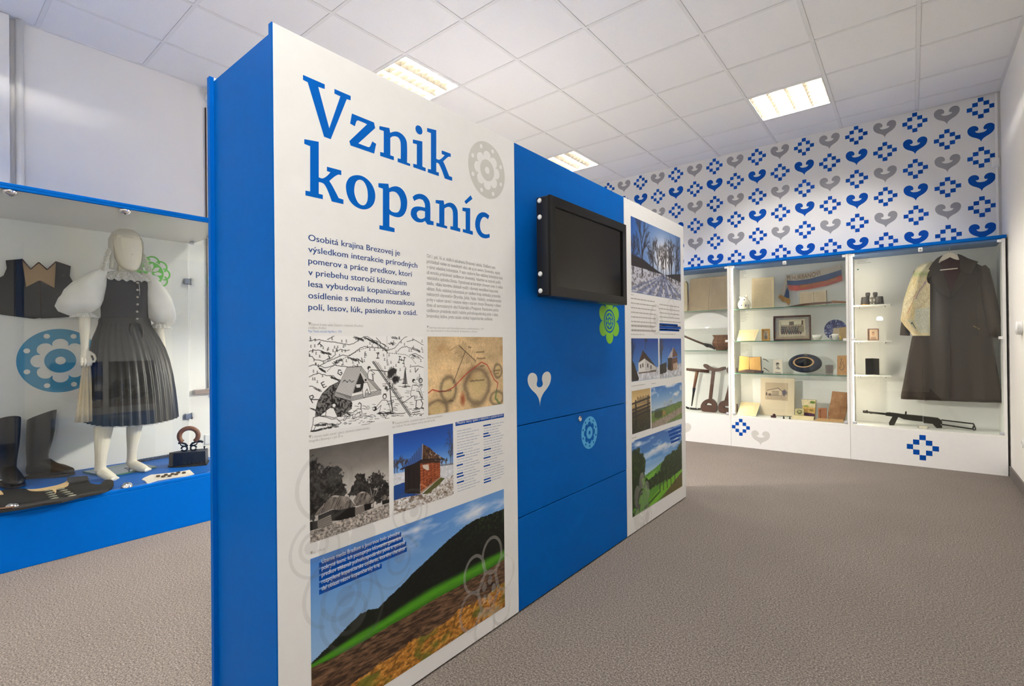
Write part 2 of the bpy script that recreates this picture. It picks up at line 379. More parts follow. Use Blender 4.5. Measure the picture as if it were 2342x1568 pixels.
# ------------------------------------------------------------------ suspended ceiling
ceil = MB(); ceil.box(X0-.3, X1+.15, Y0-.15, 6.4, ZC+.10, ZC+.2)
ceiling = ceil.build('ceiling', tile_mat, kind=S_, label='suspended ceiling of square white mineral tiles')
xs = [X0]+[-1.144-0.6*m for m in range(5, -4, -1) if X0+.02 < -1.144-0.6*m < X1]+[X1]
ys = [Y0]+[3.601+0.6*n for n in range(-11, 4) if 3.601+0.6*n > Y0+.02]+[5.83, YW+.02]
FIX = [(-3.544, 2.401), (-3.544, 4.801), (-1.144, 4.801), (-1.144, 2.401), (-3.544, 0.001), (-1.144, 0.001), (-3.544, -2.399), (-1.144, -2.399)]
tiles = {}
for i in range(len(xs)-1):
    for j in range(len(ys)-1):
        a, b, c, d = xs[i], xs[i+1], ys[j], ys[j+1]
        if any(abs(a-fx) < .02 and abs(c-fy) < .02 for fx, fy in FIX): continue
        wkey = (round(b-a, 3), round(d-c, 3))
        if wkey not in tiles:
            t = MB(); w, h = (b-a)/2-.011, (d-c)/2-.011
            t.bbox(a+.011, b-.011, c+.011, d-.011, ZC+.004, ZC+.018, .003)
            o = t.build('ceiling_tile', tile_mat, ceiling); tiles[wkey] = (o, a, c)
        else:
            s0, a0, c0 = tiles[wkey]; copy_part(s0, 'ceiling_tile', ceiling, a-a0, c-c0, 0)
for x in xs[1:-1]: MB().box(x-.012, x+.012, Y0, yw(x), ZC, ZC+.03).build('main_runner', tee_mat, ceiling)
ct = {}
for y in ys[1:-1]:
    for i in range(len(xs)-1):
        a, b = xs[i]+.012, xs[i+1]-.012; kx = round(b-a, 3)
        if kx not in ct: ct[kx] = (MB().box(a, b, y-.012, y+.012, ZC+.0006, ZC+.03).build('cross_tee', tee_mat, ceiling), a, y)
        else: s0, a0, y0 = ct[kx]; copy_part(s0, 'cross_tee', ceiling, a-a0, y-y0, 0)
MB().box(X1-.022, X1, Y0, YW, ZC-.0015, ZC+.03).build('wall_angle', tee_mat, ceiling)
MB().box(X0, X0+.022, Y0, YW, ZC-.0015, ZC+.03).build('wall_angle', tee_mat, ceiling)
# ------------------------------------------------------------------ recessed louvre lights
louvre = M('polished_louvre', (232, 224, 206), 0.28, 1.0, var=.02)
tube_m = emis('fluorescent_tube', (255, 249, 240), TUBE_POWER)
housing_m = M('white_light_housing', (245, 243, 238), 0.5, var=.01)
def make_light(x, y, label):
    t = thing('ceiling_light', label, 'ceiling light', (x+.3, y+.3, ZC), 'recessed louvre ceiling lights')
    a, b, c, d = x+.014, x+.586, y+.014, y+.586
    h = MB(); h.box(a, b, c, d, ZC+.095, ZC+.098).box(a, a+.006, c, d, ZC, ZC+.095).box(b-.006, b, c, d, ZC, ZC+.095).box(a, b, c, c+.006, ZC, ZC+.095).box(a, b, d-.006, d, ZC, ZC+.095)
    h.build('housing', housing_m, t)
    w = (b-a-.012)/4
    for k in range(4):
        cx = a+.006+w*(k+.5)
        tb = MB(); tb.lathe([(.008, 0), (.008, d-c-.05)], (cx, c+.025, ZC+.078), 5, 1, cap=False); tb.build('fluorescent_tube', tube_m, t)
    for k in range(0, 5):
        cx = a+.006+w*k; l0 = .022 if k > 0 else 0; r0 = .022 if k < 4 else 0
        r = MB(); r.add([(cx-l0, c+.006, ZC+.043), (cx+r0, c+.006, ZC+.043), (cx, c+.006, ZC+.003), (cx-l0, d-.006, ZC+.043), (cx+r0, d-.006, ZC+.043), (cx, d-.006, ZC+.003)],
                        [(0,2,5,3), (2,1,4,5), (0,1,2), (3,5,4), (0,3,4,1)]); r.build('louvre_rail', louvre, t)
    bl0 = None
    for k in range(1, 8):
        cy = c+(d-c)*k/8
        if bl0 is None:
            q = MB(); q.add([(a+.006, cy-.007, ZC+.041), (b-.006, cy-.007, ZC+.041), (b-.006, cy, ZC+.005), (a+.006, cy, ZC+.005), (a+.006, cy+.007, ZC+.041), (b-.006, cy+.007, ZC+.041)],
                            [(0,1,2,3), (3,2,5,4), (0,4,5,1), (0,3,4), (1,5,2)]); bl0 = q.build('louvre_blade', louvre, t); cy0 = cy
        else: copy_part(bl0, 'louvre_blade', t, 0, cy-cy0, 0)
LIGHT_LABELS = ['recessed louvre light showing above the white title panel', 'recessed louvre light peeking over the blue panel top', 'glaring recessed light in front of the patterned wall',
                'recessed louvre light overhead right of the blue panel', 'recessed louvre light above the blue show case', 'recessed louvre light right over the photographer',
                'recessed louvre light behind the photographer on the left', 'recessed louvre light behind the photographer on the right']
for (x, y), lb in zip(FIX, LIGHT_LABELS): make_light(x, y, lb)

# ------------------------------------------------------------------ wall motifs
def half(pts): return pts+[(-x, y) for x, y in pts[::-1] if abs(x) > 1e-6]
HEART = half([(0, -.47), (.03, -.38), (.08, -.31), (.18, -.235), (.32, -.15), (.43, -.04), (.49, .10), (.49, .25), (.43, .35), (.34, .40), (.24, .40), (.15, .35), (.10, .27), (.09, .19), (.12, .135), (.165, .12), (.205, .135), (.20, .085), (.155, .035), (.08, .005), (0, 0)])
HEART = smooth_poly(HEART, 50, 3)
def bw3(du, dz): return lambda a, b, h: BC((du+a, .36-.0006-h, dz+b))
def diamond_mesh(mb, u, z, s, fn):
    for a, b in ((0, 2), (1, 1), (2, 0), (1, -1), (0, -2), (-1, -1), (-2, 0), (-1, 1)):
        mb.add([fn(a*s-s*.5, b*s-s*.5, 0), (fn(a*s+s*.5, b*s-s*.5, 0)), fn(a*s+s*.5, b*s+s*.5, 0), fn(a*s-s*.5, b*s+s*.5, 0)], [(0, 1, 2, 3)])
hb = hg = dm = None
for ci in range(22):
    for r in range(7):
        u, z = .50-.2302*ci, 3.216-.2222*r
        dia = (ci+r) % 2 == 0 if r % 2 == 0 else (ci % 2 == 1)
        if dia:
            if dm is None:
                q = MB(); diamond_mesh(q, u, z, .0372, bw3(u, z)); dm = (q.build('diamond_motif', deep_blue, wall_back), u, z)
            else: copy_part(dm[0], 'diamond_motif', wall_back, u-dm[1], SB*(u-dm[1]), z-dm[2])
        else:
            gr = r % 2 == 0; st = hg if gr else hb
            if st is None:
                q = MB(); q.prism([[(x*.182, y*.178) for x, y in HEART]], bw3(u, z), 0)
                st = (q.build('heart_motif', mid_grey_print if gr else deep_blue, wall_back), u, z)
                if gr: hg = st
                else: hb = st
            else: copy_part(st[0], 'heart_motif', wall_back, u-st[1], SB*(u-st[1]), z-st[2])
# cable trunking with a junction box in the right-hand corner
ck = thing('cable_trunking', 'white cable trunking with junction box in the right corner', 'cable duct', (X1-.03, yw(X1)-.02, 2.0))
MB().bbox(.588, .608, yw(.6)-.018, yw(.6)-.001, 2.0, ZC-.003, .003).build('duct', white_plastic, ck)
MB().bbox(.565, .618, yw(.6)-.035, yw(.6)-.019, 2.655, 2.735, .01).build('junction_box', white_plastic, ck)
# ribbed wall fitting and socket on the right wall, socket on the left wall
q = at(2336, 750, 0, X1); s_ = MB(); s_.lathe([(.050, 0), (.052, -.006), (.047, -.010), (.052, -.016), (.047, -.021), (.051, -.027), (.044, -.033), (.03, -.037), (.0, -.038)], (X1, q[1]-.03, q[2]), 28, 0)
s_.build('wall_sounder', white_plastic, label='round ribbed white fitting on the right wall', cat='wall fitting')
q = at(2345, 1015, 0, X1); sk = thing('power_socket', 'white socket low on the right wall', 'socket', (X1, q[1], q[2]-.04))
MB().bbox(X1-.012, X1, q[1]-.042, q[1]+.042, q[2]-.042, q[2]+.042, .01).build('cover_plate', white_plastic, sk)
MB().lathe([(.03, -.012), (.03, -.016), (.022, -.018), (.022, -.013)], (X1, q[1], q[2]), 20, 0).build('socket_insert', white_plastic, sk)
q = at(482, 1003, 0, X0); sk = thing('power_socket', 'white socket on the wall behind the glass end of the blue case', 'socket', (X0, q[1], q[2]-.04))
MB().bbox(X0, X0+.012, q[1]-.05, q[1]+.05, q[2]-.042, q[2]+.042, .008).build('cover_plate', white_plastic, sk)
MB().lathe([(.03, .012), (.03, .016), (.022, .018), (.022, .013)], (X0, q[1]+.02, q[2]), 20, 0).build('socket_insert', M('grey_plastic', (120, 120, 122), .4), sk)
# ================================================================== printed pictures (painted point by point into a colour attribute)
def _lat(shape, seed): return np.random.RandomState(seed).rand(*shape)
def vnoise(X, Y, sx, sy, seed):
    g = _lat((int(sy)+3, int(sx)+3), seed); x = np.clip(X, 0, 1)*sx; y = np.clip(Y, 0, 1)*sy
    xi, yi = x.astype(int), y.astype(int); fx, fy = x-xi, y-yi; fx = fx*fx*(3-2*fx); fy = fy*fy*(3-2*fy)
    return (g[yi, xi]*(1-fx)+g[yi, xi+1]*fx)*(1-fy)+(g[yi+1, xi]*(1-fx)+g[yi+1, xi+1]*fx)*fy
def fbm(X, Y, sx, sy, seed, o=4):
    t = 0; a = 1; n = 0
    for k in range(o): t = t+a*vnoise(X, Y, sx*2**k, sy*2**k, seed+k); n += a; a *= .55
    return t/n
class Pic:
    def __init__(s, w, h, asp, bg=(255, 255, 255)):
        s.w, s.h, s.asp = w, h, asp
        s.X, s.Y = np.meshgrid(np.linspace(0, 1, w), np.linspace(0, 1, h)); s.C = np.zeros((h, w, 3))+np.array(bg, float)
    def mix(s, m, c):
        c = np.array(c, float); m = np.clip(m, 0, 1)[..., None]; s.C = s.C*(1-m)+c*m
    def grad(s, cols):
        ys = [c[0] for c in cols]
        for k in range(3): s.C[..., k] = np.interp(s.Y, ys, [c[1][k] for c in cols])
    def poly(s, pts, c=None, a=1.0, X=None, Y=None):
        X = s.X if X is None else X; Y = s.Y if Y is None else Y; m = np.zeros(X.shape, bool); n = len(pts)
        for i in range(n):
            x1, y1 = pts[i]; x2, y2 = pts[(i+1) % n]
            if y1 == y2: continue
            q = ((y1 > Y) != (y2 > Y)) & (X < (x2-x1)*(Y-y1)/(y2-y1)+x1); m ^= q
        if c is not None: s.mix(m*a, c)
        return m
    def line(s, pts, c, wd, a=1.0):
        """stroke; wd relative to picture width"""
        x0 = min(p[0] for p in pts)-wd*2; x1 = max(p[0] for p in pts)+wd*2; y0 = min(p[1] for p in pts)-wd*3*s.asp; y1 = max(p[1] for p in pts)+wd*3*s.asp
        i0, i1 = max(0, int(x0*(s.w-1))), min(s.w, int(x1*(s.w-1))+2); j0, j1 = max(0, int(y0*(s.h-1))), min(s.h, int(y1*(s.h-1))+2)
        if i1 <= i0 or j1 <= j0: return
        X = s.X[j0:j1, i0:i1]; Y = s.Y[j0:j1, i0:i1]/s.asp; d = np.full(X.shape, 9.0)
        for (ax, ay), (bx, by) in zip(pts[:-1], pts[1:]):
            ay, by = ay/s.asp, by/s.asp; vx, vy = bx-ax, by-ay; t = np.clip(((X-ax)*vx+(Y-ay)*vy)/(vx*vx+vy*vy+1e-12), 0, 1)
            d = np.minimum(d, np.hypot(X-ax-t*vx, Y-ay-t*vy))
        m = np.clip((wd-d)/(1.0/s.w)+.5, 0, 1)*a; m = m[..., None]
        s.C[j0:j1, i0:i1] = s.C[j0:j1, i0:i1]*(1-m)+np.array(c, float)*m
    def ell(s, cx, cy, rx, ry, c, a=1.0, soft=.15, rough=0.0, seed=1, ns=30):
        d = np.hypot((s.X-cx)/rx, (s.Y-cy)/ry)
        if rough: d = d+rough*(fbm(s.X, s.Y, ns, ns/s.asp, seed)-.5)*2
        s.mix(np.clip((1-d)/soft, 0, 1)*a, c)
    def tree(s, x, y0, y1, wd, seed, c=(28, 22, 20), spread=.5, n=5):
        """bare tree: trunk from y0 (foot) to y1 (top) and forking twigs"""
        rnd = random.Random(seed)
        def br(px, py, ang, ln, w, k):
            qx, qy = px+math.cos(ang)*ln, py-math.sin(ang)*ln*s.asp
            s.line([(px, py), (qx, qy)], c, w, .9)
            if k <= 0: return
            for j in range(2 if k < 3 else 3): br(px+(qx-px)*rnd.uniform(.5, 1), py+(qy-py)*rnd.uniform(.5, 1), ang+rnd.uniform(-spread, spread), ln*rnd.uniform(.5, .8), max(w*.6, .0011), k-1)
        H = (y0-y1)/s.asp
        s.line([(x, y0), (x, y0-H*.55*s.asp)], c, wd)
        for j in range(n): t = .25+.6*j/n; br(x, y0-H*t*s.asp, math.pi/2+rnd.uniform(-.7, .7), H*rnd.uniform(.2, .36), wd*.6, 3)
    def speck(s, m, amt, seed, sx=90):
        n = fbm(s.X, s.Y, sx, sx/s.asp, seed, 3)-.5; s.C = s.C*(1+(amt*2*n*m)[..., None])
    def mesh(s, name, pos, parent=None, rough=.42, **kw):
        """pos(a, b) -> world point for a, b in 0..1 (left to right, top to bottom)"""
        w, h = s.w, s.h
        p00, p10, p01, p11 = (np.array(pos(a, b), float) for a, b in ((0, 0), (1, 0), (0, 1), (1, 1)))
        X, Y = s.X[..., None], s.Y[..., None]; V = p00*(1-X)*(1-Y)+p10*X*(1-Y)+p01*(1-X)*Y+p11*X*Y
        if kw.get('warp'): V = kw['warp'](s.X, s.Y, V)
        org = ORG[parent] if parent is not None else Vector(V.reshape(-1, 3).mean(0)); V = V.reshape(-1, 3)-np.array(org)
        idx = np.arange(w*h).reshape(h, w); Fq = np.stack([idx[:-1, :-1], idx[1:, :-1], idx[1:, 1:], idx[:-1, 1:]], -1).reshape(-1, 4)
        me = bpy.data.meshes.new(name); me.vertices.add(w*h); me.vertices.foreach_set('co', V.ravel().astype(np.float32))
        me.loops.add(Fq.size); me.loops.foreach_set('vertex_index', Fq.ravel().astype(np.int32))
        me.polygons.add(len(Fq)); me.polygons.foreach_set('loop_start', np.arange(0, Fq.size, 4, dtype=np.int32))
        me.update(calc_edges=True)
        c = np.clip(s.C, 0, 255)/255; c = np.where(c <= .04045, c/12.92, ((c+.055)/1.055)**2.4); c = np.concatenate([c, np.ones((h, w, 1))], -1)
        at_ = me.color_attributes.new('Col', 'FLOAT_COLOR', 'POINT'); at_.data.foreach_set('color', c.ravel().astype(np.float32))
        me.materials.append(print_mat(rough)); return link_mesh(name, me, parent, org)

def pic_oldmap(w, h, asp):
    p = Pic(w, h, asp, (216, 186, 140)); n = fbm(p.X, p.Y, 5, 5, 21); p.C *= (0.78+.42*n)[..., None]; p.speck(1, .12, 5, 120)
    K = (66, 48, 36)
    p.mix(np.clip((fbm(p.X, p.Y, 6, 6, 33)-.55)*3, 0, 1)*.4, (150, 104, 60))
    for cx, cy, rx, ry in ((.62, .70, .16, .24), (.24, .70, .09, .16), (.92, .5, .06, .1), (.9, .9, .1, .1), (.1, .95, .12, .12)):
        d = np.hypot((p.X-cx)/rx, (p.Y-cy)/ry)+.25*(fbm(p.X, p.Y, 9, 9, 3)-.5); p.mix(np.exp(-((d-1)/.2)**2)*.62, (92, 78, 62)); p.mix(np.clip(1-d, 0, .7)*.5, (186, 172, 110))
    p.ell(.42, .85, .04, .12, (150, 66, 34), .8, .8, .5, 8, 12)
    p.line([(0, .72), (.05, .68), (.12, .71), (.2, .72), (.3, .68), (.48, .50), (.68, .36), (.76, .40), (.8, .48), (.86, .62), (.92, .68), (.9, .78)], (178, 60, 46), .005)
    p.line([(.9, .78), (.88, .9), (.95, 1)], (90, 120, 70), .012, .7)
    rnd = random.Random(8)
    for bx, by in (((.38, .12), (.60, .34)), ((.46, .2), (.3, .62))):
        p.line([bx, by], K, .004, .8)
    for i in range(16):
        t = i/15; x, y = .38+.22*t, .12+.24*t; p.line([(x, y), (x-.05+.03*t, y+.01), (x-.10+.05*t+rnd.uniform(-.03, .03), y+.05+rnd.uniform(-.02, .02))], K, .002, .45); p.line([(x, y), (x+.01+rnd.uniform(0, .03), y-.07-rnd.uniform(0, .04))], K, .002, .4)
    def scrib(x, y, n):
        for i in range(n):
            a = x+i*.02; p.line([(a, y), (a+.006, y-.022*rnd.random()-.006), (a+.013, y+.006), (a+.02, y-.012)], K, .0022, .85)
    scrib(.60, .22, 6); scrib(.62, .31, 6); scrib(.52, .62, 10); scrib(.12, .72, 8); scrib(.86, .5, 5); scrib(.88, .54, 3); scrib(.66, .42, 3); scrib(.24, .86, 3); scrib(.5, .15, 2)
    for i in range(120): p.ell(rnd.random(), rnd.random(), .005, .006, K, .35, .8)
    return p
def pic_hill(w, h, asp):
    p = Pic(w, h, asp); p.grad([(0, (70, 128, 205)), (.35, (122, 168, 220)), (.8, (170, 196, 226)), (1, (184, 206, 230))])
    p.mix(np.clip(1-np.hypot((p.X-1)/.6, (p.Y)/.5), 0, 1)*.5, (150, 190, 235))
    p.mix(np.clip((fbm(p.X, p.Y, 5, 9, 40)-.5)*4, 0, 1)*np.clip((.2-np.abs(p.Y-.04-.06*p.X))/.2, 0, 1)*.95*(p.X > .1), (240, 240, 245))
    ipt = lambda L: (lambda x: np.interp(x, [q[0] for q in L], [q[1] for q in L]))
    e1 = ipt([(0, .598), (.044, .569), (.091, .533), (.131, .496), (.156, .477), (.192, .454), (.229, .458), (.266, .475), (.307, .444), (.372, .402), (.448, .343), (.548, .282), (.627, .23), (.735, .174), (.8, .161), (.895, .167), (1, .167)])
    g0 = ipt([(0, .603), (.181, .559), (.289, .554), (.408, .525), (.54, .508), (.685, .51), (.848, .498), (1, .502)]); g2 = ipt([(0, .628), (.082, .638), (.18, .64), (.288, .632), (.408, .628), (.539, .617), (.685, .615), (.847, .613), (1, .596)])
    g3 = ipt([(0, .90), (.149, .87), (.287, .847), (.406, .824), (.537, .841), (.684, .795), (.846, .814), (1, .791)])
    hill = p.Y > e1(p.X)+.010*(fbm(p.X, p.Y*0, 90, 1, 6)-.5)
    p.mix(hill*1.0, (14, 17, 12)); tx = fbm(p.X, p.Y, 90, 60, 44, 4)
    p.mix(hill*np.clip((tx-.5)*4, 0, 1)*np.clip((p.X-.6)/.3, 0, 1)*np.clip(1.2-(p.Y-e1(p.X))*5, 0, 1), (56, 78, 42)); p.mix(hill*np.clip((tx-.5)*5, 0, 1)*.4, (30, 40, 22))
    p.mix(hill*(p.X < .27)*.5, (30, 36, 24))
    band = (p.Y > g0(p.X)); t = np.clip((p.Y-g0(p.X))/(g2(p.X)-g0(p.X)+1e-6), 0, 1)
    p.mix(band*np.clip(t*3, 0, 1), (52, 112, 22)); p.mix(band*np.exp(-((t-.55)/.3)**2)*.8, (84, 158, 30)); p.mix(band*np.clip((fbm(p.X, p.Y, 14, 90, 18)-.5)*3, 0, 1)*.4, (40, 90, 20))
    s = p.Y > g2(p.X)+.006*(fbm(p.X, p.Y, 60, 20, 4)-.5); p.mix(s*1.0, (96, 70, 50)); fur = fbm(p.X*.85+p.Y*.15, p.Y*.9-p.X*.09+.1, 36, 120, 71, 4); p.mix(s*np.clip((fur-.5)*7, 0, 1)*.85, (48, 34, 26)); p.mix(s*np.clip((.45-fur)*7, 0, 1)*.6, (146, 112, 84))
    o = p.Y > g3(p.X)+.06*(fbm(p.X, p.Y, 22, 22, 3)-.5); gr = fbm(p.X*.8+p.Y*.2, p.Y, 80, 70, 91, 4); p.mix(o*1.0, (178, 116, 46)); p.mix(o*np.clip((gr-.52)*8, 0, 1)*.9, (112, 80, 32)); p.mix(o*np.clip((.45-gr)*8, 0, 1)*.8, (222, 166, 78))
    p.mix(o*np.clip((fbm(p.X, p.Y, 10, 10, 17)-.56)*6, 0, 1)*.7, (92, 106, 36)); p.mix((p.X > .8)*o*np.clip((fbm(p.X, p.Y, 16, 16, 29)-.52)*6, 0, 1)*.7, (170, 160, 138))
    return p
def pic_winter(w, h, asp):
    p = Pic(w, h, asp); d = np.hypot((p.X-.62)*1.0, (p.Y-.42)*.8)
    for k, (a, b) in enumerate(((22, 240), (76, 240), (158, 244))): p.C[..., k] = np.interp(d, [0, .1, .3, .7], [255, b, a+(b-a)*.45, a])
    p.poly([(0, .50), (.2, .52), (.35, .58), (.5, .63), (.62, .66), (.62, .68), (0, .66)], (36, 30, 30)); p.poly([(.62, .67), (.8, .62), (1, .58), (1, .72), (.7, .70)], (34, 30, 30))
    p.poly([(0, .65), (.6, .665), (1, .71), (1, 1), (0, 1)], (196, 198, 212)); g = p.poly([(0, .65), (.6, .665), (1, .71), (1, 1), (0, 1)])
    p.mix(g*np.clip((fbm(p.X, p.Y, 40, 46, 61, 3)-.47)*6, 0, 1)*.85, (104, 98, 102))
    for x in (.12, .3, .5, .68, .86, 1.05, -.1): p.poly([(.6, .67), (x-.04, 1), (x+.06, 1), (.615, .67)], (70, 84, 130), .55)
    for i, (x, a, b, wd) in enumerate(((.19, .75, .06, .010), (.03, .74, .26, .008), (.40, .73, .26, .007), (.49, .70, .34, .006), (.60, .72, .24, .006), (.78, .74, .20, .011), (.74, .73, .3, .006), (.66, .70, .3, .005), (.88, .74, .26, .008), (.95, .76, .14, .007), (.34, .70, .36, .004), (.56, .70, .38, .004))):
        p.tree(x, a, b, wd, i+20, (38, 30, 32), .55, 6)
    return p
def pic_house(w, h, asp):
    p = Pic(w, h, asp); p.grad([(0, (22, 62, 140)), (.6, (70, 120, 190)), (1, (120, 160, 210))]); p.poly([(0, .80), (1, .72), (1, 1), (0, 1)], (206, 208, 216)); p.speck(p.poly([(0, .8), (1, .72), (1, 1), (0, 1)]), .25, 8, 24)
    p.poly([(.40, .28), (.92, .72), (.92, .78), (.48, .60)], (58, 42, 36)); p.poly([(.24, .58), (.40, .28), (.50, .5), (.48, .62)], (70, 48, 38)); p.poly([(.24, .58), (.48, .48), (.48, .80), (.24, .80)], (224, 222, 218)); p.poly([(.48, .50), (.92, .72), (.90, .80), (.48, .78)], (200, 198, 196))
    for x, y in ((.30, .62), (.38, .60), (.56, .62), (.68, .67)): p.poly([(x, y), (x+.04, y-.01), (x+.04, y+.09), (x, y+.09)], (60, 46, 40))
    p.poly([(.24, .80), (.92, .79), (.9, .83), (.24, .84)], (96, 78, 66)); p.poly([(0, .45), (.1, .6), (.26, .96), (.2, 1), (0, 1)], (46, 36, 32)); p.speck(p.poly([(0, .45), (.1, .6), (.26, .96), (.2, 1), (0, 1)]), .8, 2, 30)
    p.tree(.02, .7, .02, .01, 3, (40, 30, 30), 1.1, 7); p.tree(.5, .25, -.1, .006, 9, (40, 30, 30), 1.4, 5); return p
def pic_barn(w, h, asp):
    p = Pic(w, h, asp); p.grad([(0, (26, 66, 146)), (.55, (84, 132, 198)), (1, (150, 180, 215))]); p.poly([(0, .78), (1, .66), (1, 1), (0, 1)], (196, 198, 206)); p.speck(p.poly([(0, .78), (1, .66), (1, 1), (0, 1)]), .35, 5, 24)
    p.tree(.08, .8, .1, .012, 5, (70, 56, 48), .9, 7); p.poly([(0, .66), (.3, .6), (.3, .86), (0, .9)], (50, 46, 44)); p.poly([(.5, .52), (.8, .50), (.8, .80), (.5, .84)], (104, 70, 52)); p.poly([(.6, .66), (.8, .64), (.8, .82), (.6, .84)], (196, 170, 150))
    p.poly([(.36, .50), (.62, .22), (.56, .50)], (176, 172, 180)); p.poly([(.62, .22), (.84, .46), (.56, .50)], (110, 76, 58)); p.poly([(.36, .5), (.56, .5), (.5, .84), (.34, .8)], (52, 38, 32)); p.speck(p.poly([(.36, .2), (.9, .2), (.8, .84), (.34, .8)]), .3, 9, 30); return p
def pic_fence(w, h, asp):
    p = Pic(w, h, asp); p.grad([(0, (188, 158, 104)), (.25, (226, 196, 140)), (.4, (170, 140, 90)), (.55, (64, 52, 26)), (1, (34, 34, 18))]); p.speck(p.Y > .45, .4, 3, 30)
    for i in range(14): x = .3+.05*i; p.line([(x, .34), (x-.01, .16+.02*(i % 3))], (50, 36, 22), .012)
    for y in (.28, .42, .5, .60): p.line([(.0, y+.02), (1, y-.05)], (34, 24, 18), .02)
    p.line([(.2, .26), (.2, .8)], (28, 20, 16), .04); p.line([(.86, .2), (.86, .7)], (28, 20, 16), .03); p.mix(np.clip((fbm(p.X, p.Y, 14, 20, 8)-.5)*5, 0, 1)*(p.Y > .55)*.6, (70, 76, 34)); return p
def pic_clouds(w, h, asp):
    p = Pic(w, h, asp); p.grad([(0, (60, 116, 190)), (.3, (120, 164, 210)), (.58, (190, 206, 220)), (1, (180, 190, 200))]); c = fbm(p.X, p.Y, 5, 7, 13)
    p.mix(np.clip((c-.52)*5, 0, 1)*(p.Y < .6), (238, 240, 242)); p.mix(np.clip((c-.5)*4, 0, 1)*np.clip((p.Y-.28)*5, 0, 1)*(p.Y < .58), (120, 140, 160)); p.poly([(0, .56), (.5, .55), (1, .5), (1, .62), (0, .66)], (74, 98, 104))
    p.poly([(0, .62), (.4, .58), (1, .52), (1, 1), (0, 1)], (96, 122, 50)); p.poly([(0, .86), (.4, .80), (1, .66), (1, .82), (.4, 1), (0, 1)], (150, 136, 120)); p.poly([(.1, .6), (.35, .62), (.4, .74), (.2, .8), (.08, .74)], (60, 74, 30)); p.poly([(.34, .64), (.42, .64), (.44, .76), (.32, .76)], (150, 120, 60)); p.speck(p.Y > .55, .25, 6, 40); return p
def pic_valley(w, h, asp):
    p = Pic(w, h, asp); p.grad([(0, (44, 100, 176)), (.35, (92, 150, 214)), (.5, (170, 200, 226)), (1, (120, 150, 90))]); c = fbm(p.X*.8, p.Y, 5, 12, 51); p.mix(np.clip((c-.46)*5, 0, 1)*np.clip((.42-p.Y)*5, 0, 1)*.95, (240, 242, 244))
    p.poly([(.2, .54), (.4, .50), (.55, .46), (.8, .4), (1, .34), (1, 1), (0, 1), (0, .6)], (84, 140, 44)); tr = [(.06, .42, .16, .28), (.02, .7, .14, .3), (.14, .36, .1, .12), (.66, .48, .07, .12), (.6, .56, .08, .1), (.78, .5, .10, .14), (.9, .5, .12, .16), (.98, .46, .1, .18), (.5, .66, .2, .10), (.72, .66, .2, .12), (.35, .66, .14, .10), (.9, .68, .14, .12)]
    for i, (a, b, c_, d) in enumerate(tr): p.ell(a, b, c_, d, (30, 48, 20), 1, .12, .5, i*3+2, 24)
    m = p.C.mean(-1) < 60; p.mix(m*np.clip((fbm(p.X, p.Y, 36, 40, 6)-.5)*4, 0, 1)*.6, (66, 98, 36)); p.poly([(.3, .92), (.55, .80), (1, .72), (1, .80), (.4, 1), (.2, 1)], (112, 176, 40)); p.poly([(.7, .90), (1, .76), (1, 1), (.5, 1)], (96, 88, 44)); p.poly([(.25, .56), (.45, .53), (.4, .6), (.28, .62)], (110, 170, 60))
    for x in (.5, .57, .65, .73, .82): p.line([(x, .6), (x+.01, .88)], (26, 26, 14), .006)
    p.poly([(.2, .96), (.5, .86), (.5, .89), (.22, 1)], (40, 70, 20), .8); return p
